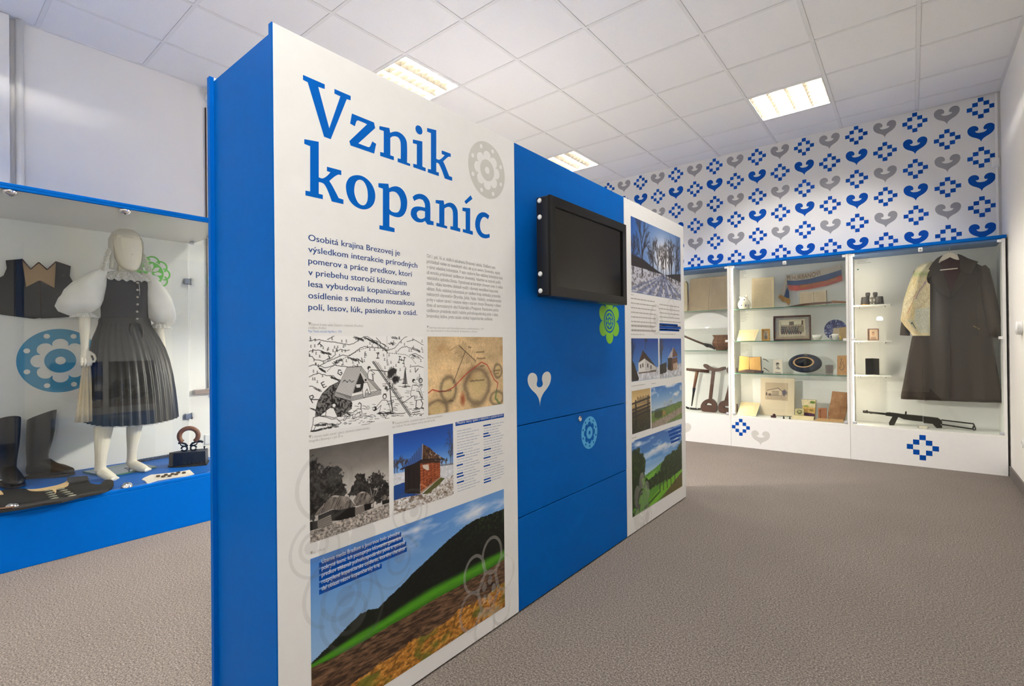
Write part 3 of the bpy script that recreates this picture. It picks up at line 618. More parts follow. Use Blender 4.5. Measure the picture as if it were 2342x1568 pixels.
# --- the three pictures traced more closely: trace(...) turns points of an enlarged view into picture coordinates
def frame_of(tl, tr_, br, bl=None):
    a, b, c = fp(*tl), fp(*tr_), fp(*br); u0, u1, v1, v0 = a[0], (b[0]+c[0])/2, (a[1]+b[1])/2, c[1]
    if bl: d = fp(*bl); u0 = (a[0]+d[0])/2; v0 = (c[1]+d[1])/2
    return u0, u1, v0, v1
BOX_ENG = frame_of((705.5, 768), (968, 769), (970, 950), (708, 990)); BOX_VIL = frame_of((707, 1026), (889, 996), (890, 1180), (709.5, 1244)); BOX_CAB = frame_of((899, 992), (1036, 968), (1037, 1128), (901, 1179))
def trace(box, ox, oy, sc):
    u0, u1, v0, v1 = box
    def N(x, y): u, v = fp(ox+x/sc, oy+y/sc); return ((u-u0)/(u1-u0), (v1-v)/(v1-v0))
    return N
def pic_engraving(w, h, asp):
    p = Pic(w, h, asp, (244, 244, 243)); K = (30, 28, 28); rnd = random.Random(4); N = trace(BOX_ENG, 700, 760, 3.732)
    def ln(L, wd=.0016, a=1.0, c=K): p.line([N(*q) for q in L], c, wd, a)
    def pg(L, c, a=1.0): return p.poly([N(*q) for q in L], c, a)
    def wob(L, n=10, k=3.0):
        out = []
        for (a, b), (c, d) in zip(L[:-1], L[1:]):
            m = max(2, int(math.hypot(c-a, d-b)/n))
            for i in range(m): t = i/m; out.append((a+(c-a)*t+rnd.uniform(-k, k)*.5, b+(d-b)*t+rnd.uniform(-k, k)))
        return out+[L[-1]]
    def hatch(x0, y0, x1, y1, n, dx=22, dy=12):
        for i in range(n): t = rnd.random(); x, y = x0+(x1-x0)*t, y0+(y1-y0)*t+rnd.uniform(-8, 8); ln([(x, y), (x+dx*rnd.uniform(.5, 1.2), y+dy*rnd.uniform(.5, 1.2))], .0013, .85)
    for L in ([(20, 75), (60, 65), (110, 60), (160, 75), (230, 80), (300, 95), (370, 105), (420, 85), (450, 60), (490, 40), (520, 35), (560, 60), (620, 80), (680, 110)], [(20, 200), (50, 205), (70, 230), (110, 235), (150, 245), (190, 225), (230, 210), (250, 190), (245, 165), (290, 145), (340, 155), (370, 150)],
              [(100, 295), (150, 265), (200, 240), (260, 215), (310, 190), (360, 200), (400, 180), (450, 140), (490, 120), (560, 125), (620, 130), (660, 140), (700, 175)], [(20, 165), (60, 150), (100, 150), (150, 165), (215, 185)], [(20, 290), (70, 275), (120, 285), (160, 300), (250, 280), (350, 292)], [(20, 385), (60, 360), (110, 350), (170, 365), (230, 370), (280, 410)],
              [(20, 455), (60, 460), (110, 490)], [(700, 150), (760, 130), (800, 80), (830, 50), (870, 30)], [(780, 160), (820, 125), (860, 120), (900, 140), (960, 160)], [(860, 80), (920, 60), (970, 90), (1000, 105)], [(880, 195), (930, 180), (970, 200), (1000, 220)], [(900, 290), (960, 285), (1000, 300)], [(180, 60), (240, 30)], [(600, 45), (640, 90), (690, 120)]): ln(wob(L), .0020)
    for d in ([(370, 200), (450, 150), (520, 130)], [(690, 175), (760, 180), (850, 190), (900, 220), (940, 270)], [(180, 330), (240, 270), (340, 210)]):
        q = wob(d, 9, 1)
        for i in range(0, len(q)-1, 2): ln(q[i:i+2], .0018)
    ln([(690, 30), (690, 280)], .001, .8)
    for h_ in ((400, 35, 480, 60, 40), (340, 205, 430, 235, 36), (120, 160, 200, 180, 30), (105, 300, 150, 330, 34), (200, 375, 280, 405, 34), (490, 40, 600, 90, 40), (560, 70, 680, 150, 40), (60, 470, 130, 500, 16), (30, 640, 80, 660, 12), (720, 35, 780, 45, 14), (900, 130, 960, 155, 18), (700, 85, 760, 95, 12), (900, 190, 960, 215, 16), (220, 260, 300, 225, 26)): hatch(*h_)
    for i in range(150):
        x, y = rnd.uniform(22, 1000), rnd.uniform(35, 430)
        if (250 < x < 660 and y > 280-max(0, x-470)*.2) or (x > 640 and y > 380): continue
        ln([(x, y), (x, y+17)], .0017); ln([(x-4, y+17), (x+8, y+16)], .0014); p.ell(*N(x+1, y+1), .0042, .0058, K)
    M_ = [(80, 715), (85, 650), (100, 590), (140, 520), (200, 460), (290, 415), (270, 500), (250, 530), (380, 580), (395, 600), (390, 650), (300, 720), (130, 715)]
    m = pg(M_, (120, 118, 116)); p.mix(m*np.clip((fbm(p.X, p.Y, 90, 60, 9, 3)-.46)*7, 0, 1), (24, 22, 22)); ln(M_[:6], .002)
    pg([(350, 295), (475, 290), (640, 495), (640, 525), (385, 583), (245, 545), (248, 505)], (242, 242, 240))
    pg([(462, 335), (410, 470), (395, 520), (610, 485)], (206, 204, 200)); pg([(462, 340), (415, 470), (400, 520), (470, 500), (500, 430)], (46, 44, 44)); pg([(425, 445), (465, 440), (462, 468), (430, 470)], (226, 226, 224))
    for t in np.linspace(0, 1, 13): ln([(350+122*t, 295-4*t), (250+125*t, 508+55*t)], .0018)
    for t in np.linspace(0, 1, 4): ln([(470-6*t, 292+34*t), (638-30*t, 492-2*t)], .0018)
    for t in np.linspace(0, 1, 5): ln([(246, 506+38*t), (385, 548+35*t), (640, 488+36*t)], .0018)
    ln([(350, 295), (472, 290)], .0022); ln([(310, 425), (330, 405), (350, 425), (370, 405), (390, 425), (410, 410)], .002); ln(wob([(395, 295), (405, 275), (430, 290), (445, 278)]), .0014)
    pg([(566, 250), (590, 244), (902, 700), (884, 712)], (244, 244, 243)); ln([(566, 250), (884, 712)], .0028); ln([(576, 247), (893, 706)], .0036); ln([(590, 244), (902, 700)], .0016)
    for t in np.linspace(.04, .7, 34): x, y = 592+310*t, 246+455*t; ln([(x+4, y-2), (x+10, y-8-4*rnd.random())], .0013)
    def man(out, wd=.0018, fill=(244, 244, 243)): pg(out, fill); ln(out+[out[0]], wd)
    p.ell(*N(537, 303), .016, .024, K); p.ell(*N(543, 312), .010, .014, (244, 244, 243)); man([(532, 328), (555, 325), (585, 350), (572, 362), (562, 350), (570, 410), (530, 395), (525, 360)]); ln([(552, 318), (640, 326), (710, 338)], .0026)
    p.ell(*N(508, 405), .010, .014, K); man([(490, 430), (522, 425), (540, 470), (552, 520), (535, 525), (520, 480), (505, 505), (500, 555), (490, 555), (480, 490)])
    p.ell(*N(670, 545), .020, .034, K); p.ell(*N(670, 547), .013, .023, (244, 244, 243)); man([(650, 575), (690, 578), (715, 640), (720, 690), (690, 705), (675, 730), (660, 700), (625, 680), (640, 620), (600, 660), (590, 645)]); p.ell(*N(585, 650), .020, .028, K); p.ell(*N(578, 648), .010, .016, (244, 244, 243)); hatch(600, 690, 740, 680, 46, 30, 8); ln([(690, 590), (745, 575), (740, 600), (700, 610)], .0018)
    for x0, y0, x1, y1, wd in ((712, 430, 722, 560, .004), (722, 560, 738, 672, .0045), (735, 470, 750, 400, .003), (690, 500, 715, 470, .003), (570, 360, 575, 415, .002), (727, 670, 720, 690, .003)): ln([(x0, y0), (x1, y1)], wd)
    for cx, cy, rx, ry, sd in ((735, 330, .040, .055, 3), (760, 395, .045, .06, 5), (720, 360, .03, .05, 7), (688, 478, .025, .034, 9)): p.ell(*N(cx, cy), rx, ry, K, .95, .5, .9, sd, 34)
    ln([(845, 310), (845, 455)], .003)
    for k in range(11): y = 320+11*k; ln([(845-3-1.5*k, y+7), (845, y), (845+3+1.5*k, y+7)], .0032)
    hatch(820, 462, 880, 456, 20, 26, 1)
    p.ell(*N(918, 412), .017, .026, K); p.ell(*N(924, 420), .010, .016, (244, 244, 243)); p.ell(*N(977, 410), .023, .035, K); p.ell(*N(978, 411), .015, .024, (200, 200, 198)); man([(908, 450), (945, 446), (965, 470), (985, 440), (992, 452), (975, 485), (992, 530), (996, 570), (960, 575), (930, 580), (922, 540), (898, 545), (890, 530)]); hatch(960, 500, 985, 560, 22, 10, 14)
    ln([(942, 580), (936, 640), (955, 645)], .0035); ln([(980, 575), (996, 605), (985, 640), (1000, 650)], .0035); ln([(914, 540), (850, 585), (818, 602)], .0022); hatch(900, 660, 1000, 640, 24, 24, 2)
    pg([(205, 605), (222, 600), (228, 570), (248, 572), (250, 598), (262, 602), (258, 610), (210, 614)], K); p.ell(*N(238, 622), .013, .020, (240, 240, 238)); man([(170, 665), (205, 640), (235, 645), (262, 705), (268, 720), (238, 728), (165, 712)]); man([(140, 690), (170, 670), (165, 712), (120, 712)])
    dog = [(62, 725), (110, 712), (170, 722), (220, 740), (262, 735), (300, 770), (270, 790), (235, 782), (210, 815), (190, 812), (180, 775), (120, 770), (85, 790), (60, 845), (40, 842), (58, 780)]; man(dog); hatch(60, 790, 260, 780, 60, 20, 6); hatch(35, 845, 250, 800, 60, 34, -6); man([(325, 695), (350, 680), (400, 685), (440, 650), (470, 655), (478, 690), (466, 712), (455, 680), (420, 700), (412, 735), (400, 738), (398, 705), (350, 715), (330, 750), (316, 748), (335, 715)]); ln([(468, 655), (470, 610), (455, 598), (446, 612)], .003)
    hatch(330, 690, 380, 690, 20, 10, 14)
    for i in range(150):
        x, y = rnd.uniform(400, 1000), rnd.uniform(380, 740)
        if (x < 650 and y < 590) or y > 790-x*.06: continue
        ln([(x, y), (x+rnd.uniform(14, 40), y+rnd.uniform(-4, 6))], .0014, .9)
    for i in range(40): x, y = rnd.uniform(250, 560), rnd.uniform(690, 790); ln([(x, y), (x+rnd.uniform(14, 40), y-rnd.uniform(2, 8))], .0014, .9)
    ln([(720, 695), (840, 690)], .0024); ln([(905, 685), (970, 672)], .003); ln(wob([(915, 712), (925, 695), (940, 705), (960, 692), (985, 698), (1003, 690)], 6), .0018)
    def cap(strokes, x, y, s, rot):
        c_, s_ = math.cos(rot), math.sin(rot)
        for l in strokes: ln([(x+(a*c_-b*s_)*s, y+(a*s_+b*c_)*s) for a, b in l], .0030)
    cap([[(0, 1), (0, 0), (.5, .1), (.5, .4), (0, .5), (.9, 1)]], 25, 545, 62, -.5); cap([[(.6, 0), (0, 0), (0, 1), (.6, 1)], [(0, .5), (.45, .5)]], 128, 432, 44, -.5); cap([[(.7, .2), (.35, 0), (0, .5), (.35, 1), (.7, .8), (.7, .55), (.45, .55)]], 262, 325, 48, -.35); cap([[(0, 1), (0, 0), (.8, 1), (.8, 0)]], 442, 225, 40, -.25)
    cap([[(.25, 0), (.25, 1)], [(0, 0), (.5, 0)], [(0, 1), (.5, 1)]], 600, 175, 44, 0); cap([[(0, 0), (0, 1)], [(.8, 0), (.8, 1)], [(0, .5), (.8, .5)], [(-.15, 0), (.15, 0)], [(.65, 0), (.95, 0)], [(-.15, 1), (.15, 1)], [(.65, 1), (.95, 1)]], 800, 205, 52, .2); cap([[(0, 0), (.4, 1), (.8, 0)]], 930, 300, 36, .3); cap([[(0, 0), (.8, 0)], [(.4, 0), (.4, .9)]], 100, 105, 40, -.9)
    return p
def pic_village(w, h, asp):
    p = Pic(w, h, asp); p.grad([(0, (92, 88, 84)), (.25, (128, 123, 118)), (.5, (184, 178, 172)), (.8, (206, 201, 196)), (1, (160, 156, 152))]); p.speck(1, .07, 3, 14); N = trace(BOX_VIL, 700, 990, 3.446)
    p.mix(np.clip(.35-p.X, 0, 1)*np.clip(1-p.Y, 0, 1)*.8, (70, 66, 63))
    def pg(L, c, a=1.0): return p.poly([N(*q) for q in L], c, a)
    for cx, cy, rx, ry in ((50, 330, 55, 130), (190, 345, 100, 90), (120, 450, 110, 120), (60, 560, 60, 120), (230, 440, 70, 90), (285, 470, 36, 44), (430, 390, 56, 72), (560, 375, 78, 84), (625, 440, 40, 64), (400, 455, 66, 52), (560, 490, 110, 70), (470, 450, 80, 70)):
        c = N(cx, cy); p.ell(c[0], c[1], rx/625, ry/690, (38, 35, 33), 1, .12, .6, int(cx)+3, 28)
    t = (p.C.mean(-1) < 62); p.mix(t*np.clip((fbm(p.X, p.Y, 46, 46, 12)-.44)*4, 0, 1)*.6, (96, 90, 85)); p.mix(t*np.clip((fbm(p.X, p.Y, 30, 30, 77)-.5)*6, 0, 1)*.8, (12, 11, 10))
    for L in ([(520, 500), (505, 430)], [(530, 500), (545, 420)], [(545, 490), (575, 420)], [(180, 500), (190, 480)]): p.line([N(*q) for q in L], (170, 164, 158), .005, .7)
    G_ = [(20, 780), (100, 752), (260, 692), (400, 642), (520, 602), (660, 548), (660, 680), (20, 890)]; g = pg(G_, (146, 138, 131)); p.speck(g, .8, 31, 60); p.mix(g*np.clip((fbm(p.X, p.Y, 60, 60, 14, 3)-.52)*6, 0, 1)*.5, (196, 188, 180)); pg([(20, 700), (90, 690), (95, 750), (20, 775)], (30, 28, 26))
    pg([(95, 650), (200, 605), (388, 580), (388, 656), (262, 688), (95, 700)], (22, 20, 19)); pg([(455, 560), (530, 538), (530, 588), (462, 616)], (22, 20, 19)); pg([(598, 528), (655, 518), (655, 548), (600, 565)], (24, 22, 21)); pg([(512, 560), (528, 552), (526, 582), (512, 588)], (196, 190, 184))
    for L in ([(88, 690), (195, 640), (207, 715), (92, 750)], [(385, 592), (455, 568), (463, 614), (386, 646)]):
        pg(L, (150, 143, 136))
        for k in range(6): t_ = k/5; a = (L[0][0]*(1-t_)+L[3][0]*t_, L[0][1]*(1-t_)+L[3][1]*t_); b = (L[1][0]*(1-t_)+L[2][0]*t_, L[1][1]*(1-t_)+L[2][1]*t_); p.line([N(*a), N(*b)], (70, 64, 60), .004, .8)
    for L in ([(65, 652), (75, 630), (110, 590), (200, 495), (230, 488), (262, 492), (330, 500), (395, 575), (330, 590), (268, 606), (200, 600), (110, 640)], [(370, 532), (410, 475), (440, 459), (480, 465), (536, 525), (530, 546), (460, 562), (395, 576)], [(588, 512), (620, 484), (655, 510), (655, 520), (600, 532)]):
        m = pg(L, (124, 116, 109)); p.mix(m*np.clip((fbm(p.X*.65+p.Y*.35, p.Y*.5, 150, 24, 8, 2)-.47)*5, 0, 1)*.85, (52, 47, 44)); p.mix(m*np.clip((fbm(p.X, p.Y, 20, 20, 22)-.55)*5, 0, 1)*.6, (176, 168, 160))
    pg([(200, 500), (230, 488), (262, 494), (250, 506)], (178, 170, 162)); pg([(412, 476), (440, 459), (470, 463), (450, 472)], (182, 174, 166)); return p
def pic_cabin(w, h, asp):
    p = Pic(w, h, asp); p.grad([(0, (20, 66, 152)), (.25, (40, 98, 190)), (.45, (104, 156, 222)), (.6, (170, 200, 236)), (1, (200, 215, 235))]); N = trace(BOX_CAB, 890, 960, 3.894)
    def pg(L, c, a=1.0): return p.poly([N(*q) for q in L], c, a)
    for i, (x, a, b) in enumerate(((48, 470, 370), (70, 465, 380), (120, 450, 345), (150, 440, 360), (505, 410, 350), (560, 400, 110), (545, 400, 240), (470, 410, 360))): c, d = N(x, a), N(x, b); p.tree(c[0], c[1], d[1], .005, i+3, (70, 56, 52), .8, 6)
    S_1 = [(30, 482), (140, 462), (450, 412), (580, 395), (580, 690), (30, 870)]; m = pg(S_1, (216, 218, 224)); p.speck(m, .12, 4, 40); pg([(440, 400), (580, 380), (580, 396), (450, 412)], (120, 110, 108), .7)
    F_ = [(30, 720), (130, 690), (290, 660), (480, 540), (580, 480), (580, 690), (30, 870)]; m = pg(F_, (206, 200, 194)); p.mix(m*np.clip((fbm(p.X, p.Y, 40, 56, 17, 3)-.5)*7, 0, 1)*.8, (120, 102, 86)); p.mix(m*np.clip((fbm(p.X, p.Y, 26, 36, 5, 3)-.56)*7, 0, 1), (238, 238, 242)); p.mix(m*np.clip((fbm(p.X, p.Y, 12, 14, 25, 3)-.6)*8, 0, 1)*.8, (92, 74, 58))
    pg([(30, 590), (140, 552), (140, 648), (285, 662), (130, 690), (30, 722)], (28, 70, 138)); pg([(290, 662), (455, 512), (497, 518), (440, 580), (345, 655)], (86, 88, 44))
    pg([(138, 428), (276, 350), (277, 658), (138, 652)], (32, 23, 21)); pg([(275, 350), (452, 345), (455, 512), (278, 658)], (158, 78, 42)); pg([(275, 350), (452, 345), (452, 378), (275, 392)], (60, 38, 28))
    for t in np.linspace(0, 1, 10): p.line([N(276, 398+255*t), N(453, 380+128*t)], (92, 44, 26), .004, .8)
    for x in (305, 335, 372, 405, 430): p.line([N(x, 395), N(x+3, 640-(x-278)*.7)], (98, 44, 26), .006, .85)
    m = pg([(275, 388), (452, 372), (455, 512), (278, 658)], (158, 78, 42), .0); p.mix(m*np.clip((fbm(p.X, p.Y, 30, 60, 41)-.52)*6, 0, 1)*.5, (206, 120, 76)); pg([(298, 400), (350, 395), (355, 440), (340, 450), (300, 425)], (206, 192, 178)); p.line([N(285, 570), N(335, 600)], (200, 120, 76), .008); p.line([N(375, 520), N(345, 590)], (84, 38, 24), .008); pg([(276, 640), (455, 505), (456, 516), (278, 660)], (176, 150, 130), .8)
    for x in (175, 222): p.line([N(x, 430), N(x, 652)], (14, 10, 10), .006)
    pg([(98, 438), (150, 390), (295, 213), (292, 348), (130, 438)], (62, 94, 158)); R2 = [(297, 213), (365, 250), (400, 285), (490, 346), (440, 362), (290, 350)]; m = pg(R2, (96, 66, 46)); p.mix(m*np.clip((fbm(p.X, p.Y, 46, 46, 9, 3)-.56)*9, 0, 1)*np.clip((p.X-.5)*6, 0, 1), (214, 208, 206)); p.mix(m*np.clip((fbm(p.X, p.Y, 50, 30, 2, 3)-.5)*7, 0, 1)*.8, (52, 34, 26))
    for t in np.linspace(.12, .95, 9): p.line([N(98+197*t, 438-222*t), N(125+168*t, 438-92*t)], (34, 58, 108), .0035, .85)
    p.line([N(100, 440), N(285, 368), N(292, 352), (N(490, 348))], (30, 22, 22), .007); p.line([N(297, 214), N(292, 350)], (190, 200, 220), .004); return p
# ================================================================== the free-standing display partition
PT = 1.985; PY = [0.622, 1.640, 2.660, 3.624]; PB = XP-0.43
part = thing('display_partition', 'tall free-standing partition of white printed and plain blue panels', 'display partition', ((XP+PB)/2, 2.12, 0))
cw = MB(); cw.box(PB+.018, XP-.018, PY[0]+.008, PY[3]-.008, .0, PT-.012); cw.build('core', blue, part)
rear_panel = MB().bbox(PB, PB+.018, PY[0]+.009, PY[1], .006, PT, .0012).build('rear_white_panel', white, part)
MB().box(PB-.0005, PB+.019, PY[0]-.004, PY[0]+.0085, .0, PT).build('edge_band', blue, part)
MB().bbox(PB, PB+.018, PY[1]+.002, PY[2]-.002, .006, PT, .0012).build('rear_blue_panel', blue, part)
MB().bbox(PB, PB+.018, PY[2], PY[3], .006, PT, .0012).build('rear_white_panel', white, part)
title_panel = MB().bbox(XP-.018, XP, PY[0], PY[1]-.002, .006, PT, .0012).build('title_panel', [white], part, label='white printed panel with the large blue title')
MB().box(XP-.0175, XP-.0005, PY[0]-.0035, PY[0]-.0002, .006, PT).build('edge_band', blue, part)
blue_door = MB().bbox(XP-.018, XP-.001, PY[1]+.0015, PY[2]-.0015, .787, PT, .0012).build('blue_upper_panel', blue, part)
drw = MB().bbox(XP-.018, XP-.001, PY[1]+.0015, PY[2]-.0015, .3985, .7835, .0012).build('blue_flap', blue, part)
MB().bbox(XP-.018, XP-.001, PY[1]+.0015, PY[2]-.0015, .006, .395, .0012).build('blue_lower_panel', blue, part)
photo_panel = MB().bbox(XP-.018, XP, PY[2]+.002, PY[3], .006, PT, .0012).build('photo_panel', white, part, label='white printed panel with seven colour photographs')
u_, v_ = fp(1326, 957); lk = MB(); lk.lathe([(.0145, 0), (.0145, .004), (.011, .006), (.010, .003), (.0, .003)], (XP-.001, u_, v_), 24, 0); lk.build('lock', chrome, drw)
def on(h): return lambda a, b, t=0: (XP+h+t, a, b)
E0, E1, E2, E3 = .0002, .0004, .0006, .0008
# --- title, traced letter by letter
A_ = lambda x, y: fp(680+x/4.3538, 160+y/4.3538)
B_ = lambda x, y: fp(860+x/4.9, 240+y/4.9)
TITLE = [
 (A_, [[(56,48),(273,143),(273,190),(208,168),(318,580),(428,262),(369,235),(369,188),(531,258),(531,302),(492,290),(332,689),(266,664),(103,122),(56,98)]]),
 (A_, [[(543,433),(763,522),(775,578),(607,730),(700,765),(715,767),(726,756),(746,710),(785,735),(765,832),(530,751),(517,708),(694,540),(610,503),(597,503),(588,512),(572,560),(525,533)]]),
 (B_, [[(37,235),(150,258),(158,312),(205,298),(250,302),(300,335),(335,385),(347,440),(347,645),(382,658),(382,685),(242,638),(242,595),(276,605),(276,440),(268,395),(245,362),(210,350),(180,354),(160,370),(160,563),(200,577),(200,620),(46,570),(46,525),(86,535),(86,292),(37,275)]]),
 (B_, [[(441,265),(448,238),(465,228),(490,235),(510,258),(519,290),(515,320),(497,331),(475,325),(452,300)]]),
 (B_, [[(412,386),(519,408),(519,690),(556,705),(556,745),(417,697),(417,657),(457,668),(457,440),(412,428)]]),
 (B_, [[(572,257),(675,282),(675,602),(712,612),(768,562),(735,548),(735,508),(837,545),(837,585),(812,580),(752,632),(775,680),(820,795),(853,808),(853,850),(770,823),(745,750),(715,680),(700,655),(675,645),(675,748),(704,757),(704,797),(580,755),(580,715),(615,722),(615,315),(572,298)]]),
 (A_, [[(69,688),(213,714),(213,1068),(260,1077),(330,1018),(294,1005),(294,962),(438,1000),(438,1048),(402,1042),(318,1105),(350,1155),(412,1275),(459,1290),(459,1335),(343,1308),(300,1195),(270,1140),(245,1122),(213,1115),(213,1232),(254,1242),(254,1286),(80,1247),(80,1200),(127,1208),(127,758),(69,735)]]),
 (A_, [[(483,1165),(495,1105),(530,1062),(595,1046),(660,1062),(720,1110),(760,1175),(776,1245),(765,1320),(725,1370),(665,1388),(600,1370),(540,1325),(500,1255)], [(567,1180),(578,1125),(600,1098),(630,1092),(660,1110),(688,1160),(701,1230),(697,1300),(675,1340),(645,1346),(610,1325),(582,1275),(568,1225)]]),
 (B_, [[(26,875),(138,882),(146,932),(185,915),(230,911),(280,932),(320,980),(345,1050),(349,1105),(340,1170),(310,1230),(262,1257),(205,1250),(150,1225),(150,1362),(208,1380),(208,1426),(37,1392),(37,1347),(76,1353),(76,938),(26,920)], [(150,978),(190,968),(230,985),(262,1030),(276,1095),(270,1160),(245,1200),(205,1203),(172,1190),(150,1165)]]),
 (B_, [[(408,1032),(440,1005),(495,995),(550,1015),(590,1060),(606,1110),(608,1295),(645,1304),(645,1347),(575,1338),(548,1298),(510,1315),(455,1308),(415,1278),(392,1240),(389,1205),(400,1165),(435,1140),(490,1138),(548,1150),(545,1105),(525,1065),(490,1052),(455,1060),(428,1076)], [(548,1192),(500,1180),(470,1190),(455,1215),(465,1255),(495,1275),(530,1270),(548,1255)]]),
 (B_, [[(668,1063),(758,1070),(765,1117),(800,1098),(840,1095),(880,1118),(908,1165),(916,1215),(916,1372),(944,1383),(944,1421),(833,1392),(833,1355),(861,1362),(861,1210),(852,1170),(830,1145),(800,1142),(766,1160),(766,1347),(797,1357),(797,1385),(676,1356),(676,1318),(708,1326),(708,1108),(668,1098)]]),
 (B_, [[(990,1080),(1060,1010),(1081,1052),(1008,1110)]]),
 (B_, [[(968,1148),(1055,1156),(1055,1405),(1085,1415),(1085,1456),(972,1423),(972,1388),(1004,1396),(1004,1195),(968,1186)]]),
 (B_, [[(1270,1240),(1255,1281),(1225,1258),(1200,1257),(1178,1285),(1165,1335),(1170,1390),(1190,1430),(1225,1448),(1272,1443),(1275,1483),(1225,1494),(1175,1478),(1135,1430),(1112,1360),(1115,1290),(1140,1230),(1185,1202),(1230,1208)]]),
]
tt = MB()
for fnp, loops in TITLE: tt.prism([smooth_poly([fnp(*p) for p in l], 44, 4) for l in loops], on(E0), 0)
tt.build('title_lettering', blue_print, title_panel)
# --- intro and body text
C_ = lambda x, y: fp(680+x/4.684, 520+y/4.684)
intro = ['Osobitá krajina Brezovej je', 'výsledkom interakcie prírodných', 'pomerov a práce predkov, ktorí', 'v priebehu storočí klčovaním', 'lesa vybudovali kopaničiarske', 'osídlenie s malebnou mozaikou', 'polí, lesov, lúk, pasienkov a osád.']
mb = MB(); cap = (C_(117, 72)[1]-C_(117, 138)[1])/.70
for i, (sx, xr) in enumerate(zip(intro, (1097, 1282, 1227, 1167, 1203, 1250, 1282))):
    u0, v0 = C_(117, 138+123.7*i); yy = 138+123.7*i; u1 = fp(680+xr/4.684, 520+yy/4.684)[0]
    for dx in (0, .0007): put_text(mb, sx, u0+dx, u1+dx, v0, cap*1.02, on(E0+dx*.08))
mb.build('intro_text', ink_blue, title_panel)
body = ['Od 1. pol. 16. st. došlo k zaľudneniu Brezovej i okolia. Osídlenci sem', 'prichádzali nielen zo susedných obcí, ale aj zo severu Slovenska, najmä', 'v rámci valašskej kolonizácie. V tejto neskorej fáze valašskej kolonizácie bola', 'už etnická príslušnosť osídlencov slovenská. Valachmi sa nazývali podľa',
        'valašského spôsobu života. Vyznačoval sa horským chovom oviec či iného', 'statku, vďaka ktorému dokázali využiť i dovtedy neosídlené kopcovité', 'oblasti. Rolu valašskej kolonizácie pri osídlení kraja dokladajú priezviská', 'niektorých obyvateľov (Bryndza, Juhás, Vajda, Valášek), stredoslovenské',
        'prvky v našom nárečí i miestne názvy v starom chotári Brezovej v oblasti', 'dnes už samostatných obcí Košariská a Priepasné. Rastúcemu počtu', 'osídlencov prestávala stačiť rozloha poľnohospodárskej pôdy v úzkej', 'brezovskej doline, preto začalo vznikať kopaničiarske osídlenie.']
mb = MB()
for i, (sx, xr) in enumerate(zip(body, (2122, 2172, 2200, 2178, 2200, 2150, 2175, 2182, 2178, 2152, 2145, 2090))):
    u0, v0 = C_(1387, 320+58.4*i); u1 = C_(xr, 700)[0]; put_text(mb, sx, u0, u1, v0, .0178, on(E0))
mb.build('body_text', text_grey, title_panel)
mb = MB(); capmat = [text_pale, M('caption_blue_print', (96, 140, 200), .5, var=.02)]
def caption(x, lines, size):
    """lines: (text, first pixel, last pixel, baseline pixel at the left edge, material)"""
    for i, (sx, x0, x1, y, mi) in enumerate(lines):
        v = fp(x, y)[1]; u0, u1 = fp(x0, y)[0], fp(x1, y)[0]
        if i == 0: ut = fp(x, y)[0]; mb.add([on(E0)(ut, v+.009), on(E0)(ut+.008, v+.009), on(E0)(ut+.004, v)], [(0, 1, 2)])
        put_text(mb, sx, u0, u1, v, size, on(E0), mi)
caption(705, [('Dobová kresba salaša (Salasch) s košiarom (Koschar)', 711, 830, 744, 0), ('a kolibou (Koliba)', 705, 746, 751.5, 0), ('Mapa Tilenska od Jonáša Nigriniho z r. 1724', 705, 781, 759.5, 1)], .0098)
caption(976, [('Detail mapy územia sporu medzi Dobrovodským panstvom a mestečkom Brezová z r. 1767', 981, 1106, 750.5, 0), ('So zaznačenými vrchmi Kolárik, Kobylecka a Ostrá', 976, 1091, 757.5, 0)], .0092)
caption(706, [('S chovom statku súviseli i gátory (drevené zrubené senníky),', 713, 846, 1003, 0), ('fotografia z Brezovej z 1. pol. 20. st.', 707, 785, 1011.5, 0)], .0105)
caption(897, [('Fotografia jedného z posledných gátorov v Brezovej pod Bradlom,', 903, 1013, 971, 0), ('časť Dolárnik. Pôvodnú slamenú strechu nahradila škridla', 897, 995, 978.5, 0)], .0098)
caption(709, [('Foto: P. Petráš', 714, 743, 1269, 0)], .011)
mb.build('caption_text', capmat, title_panel)
# --- pictures on the title panel
def hang(fnp, name, panel, box, res, label):
    u0, u1, v0, v1 = box; asp = (u1-u0)/(v1-v0); w = res; h = max(8, int(res/asp))
    o = fnp(w, h, asp).mesh(name, lambda a, b: (XP+E1, u0+(u1-u0)*a, v1-(v1-v0)*b), panel); o['label'] = label; return o
big_box = frame_of((709.5, 1274), (1153, 1120), (1154, 1387))
hang(pic_engraving, 'picture_print', title_panel, BOX_ENG, 420, 'black line engraving of shepherds and a hut')
hang(pic_oldmap, 'picture_print', title_panel, frame_of((978, 770), (1149, 770), (1151, 924), (979, 948)), 220, 'brown hand-drawn old map')
hang(pic_village, 'picture_print', title_panel, BOX_VIL, 260, 'black and white photograph of thatched hay barns')
hang(pic_cabin, 'picture_print', title_panel, BOX_CAB, 230, 'photograph of a wooden cabin in snow')
hang(pic_hill, 'picture_print', title_panel, big_box, 400, 'large photograph of a dark hill above fields')
D_ = lambda x, y: fp(620+x/3.5, 1120+y/3.5)
quote = [('Územie medzi Bradlom a Javorinou bolo pôvodne', 1042, 583), ('pokryté lesmi. Ich postupným klčovaním generácie', 1055, 636), ('predkov získavali poľnohospodársku pôdu a vytvárali', 1082, 690), ('rozptýlené kopaničiarske osídlenie, ktorého charakter', 1087, 745), ('dal oblasti názov kopaničiarsky kraj.', 884, 800)]
mb = MB(); tx = MB()
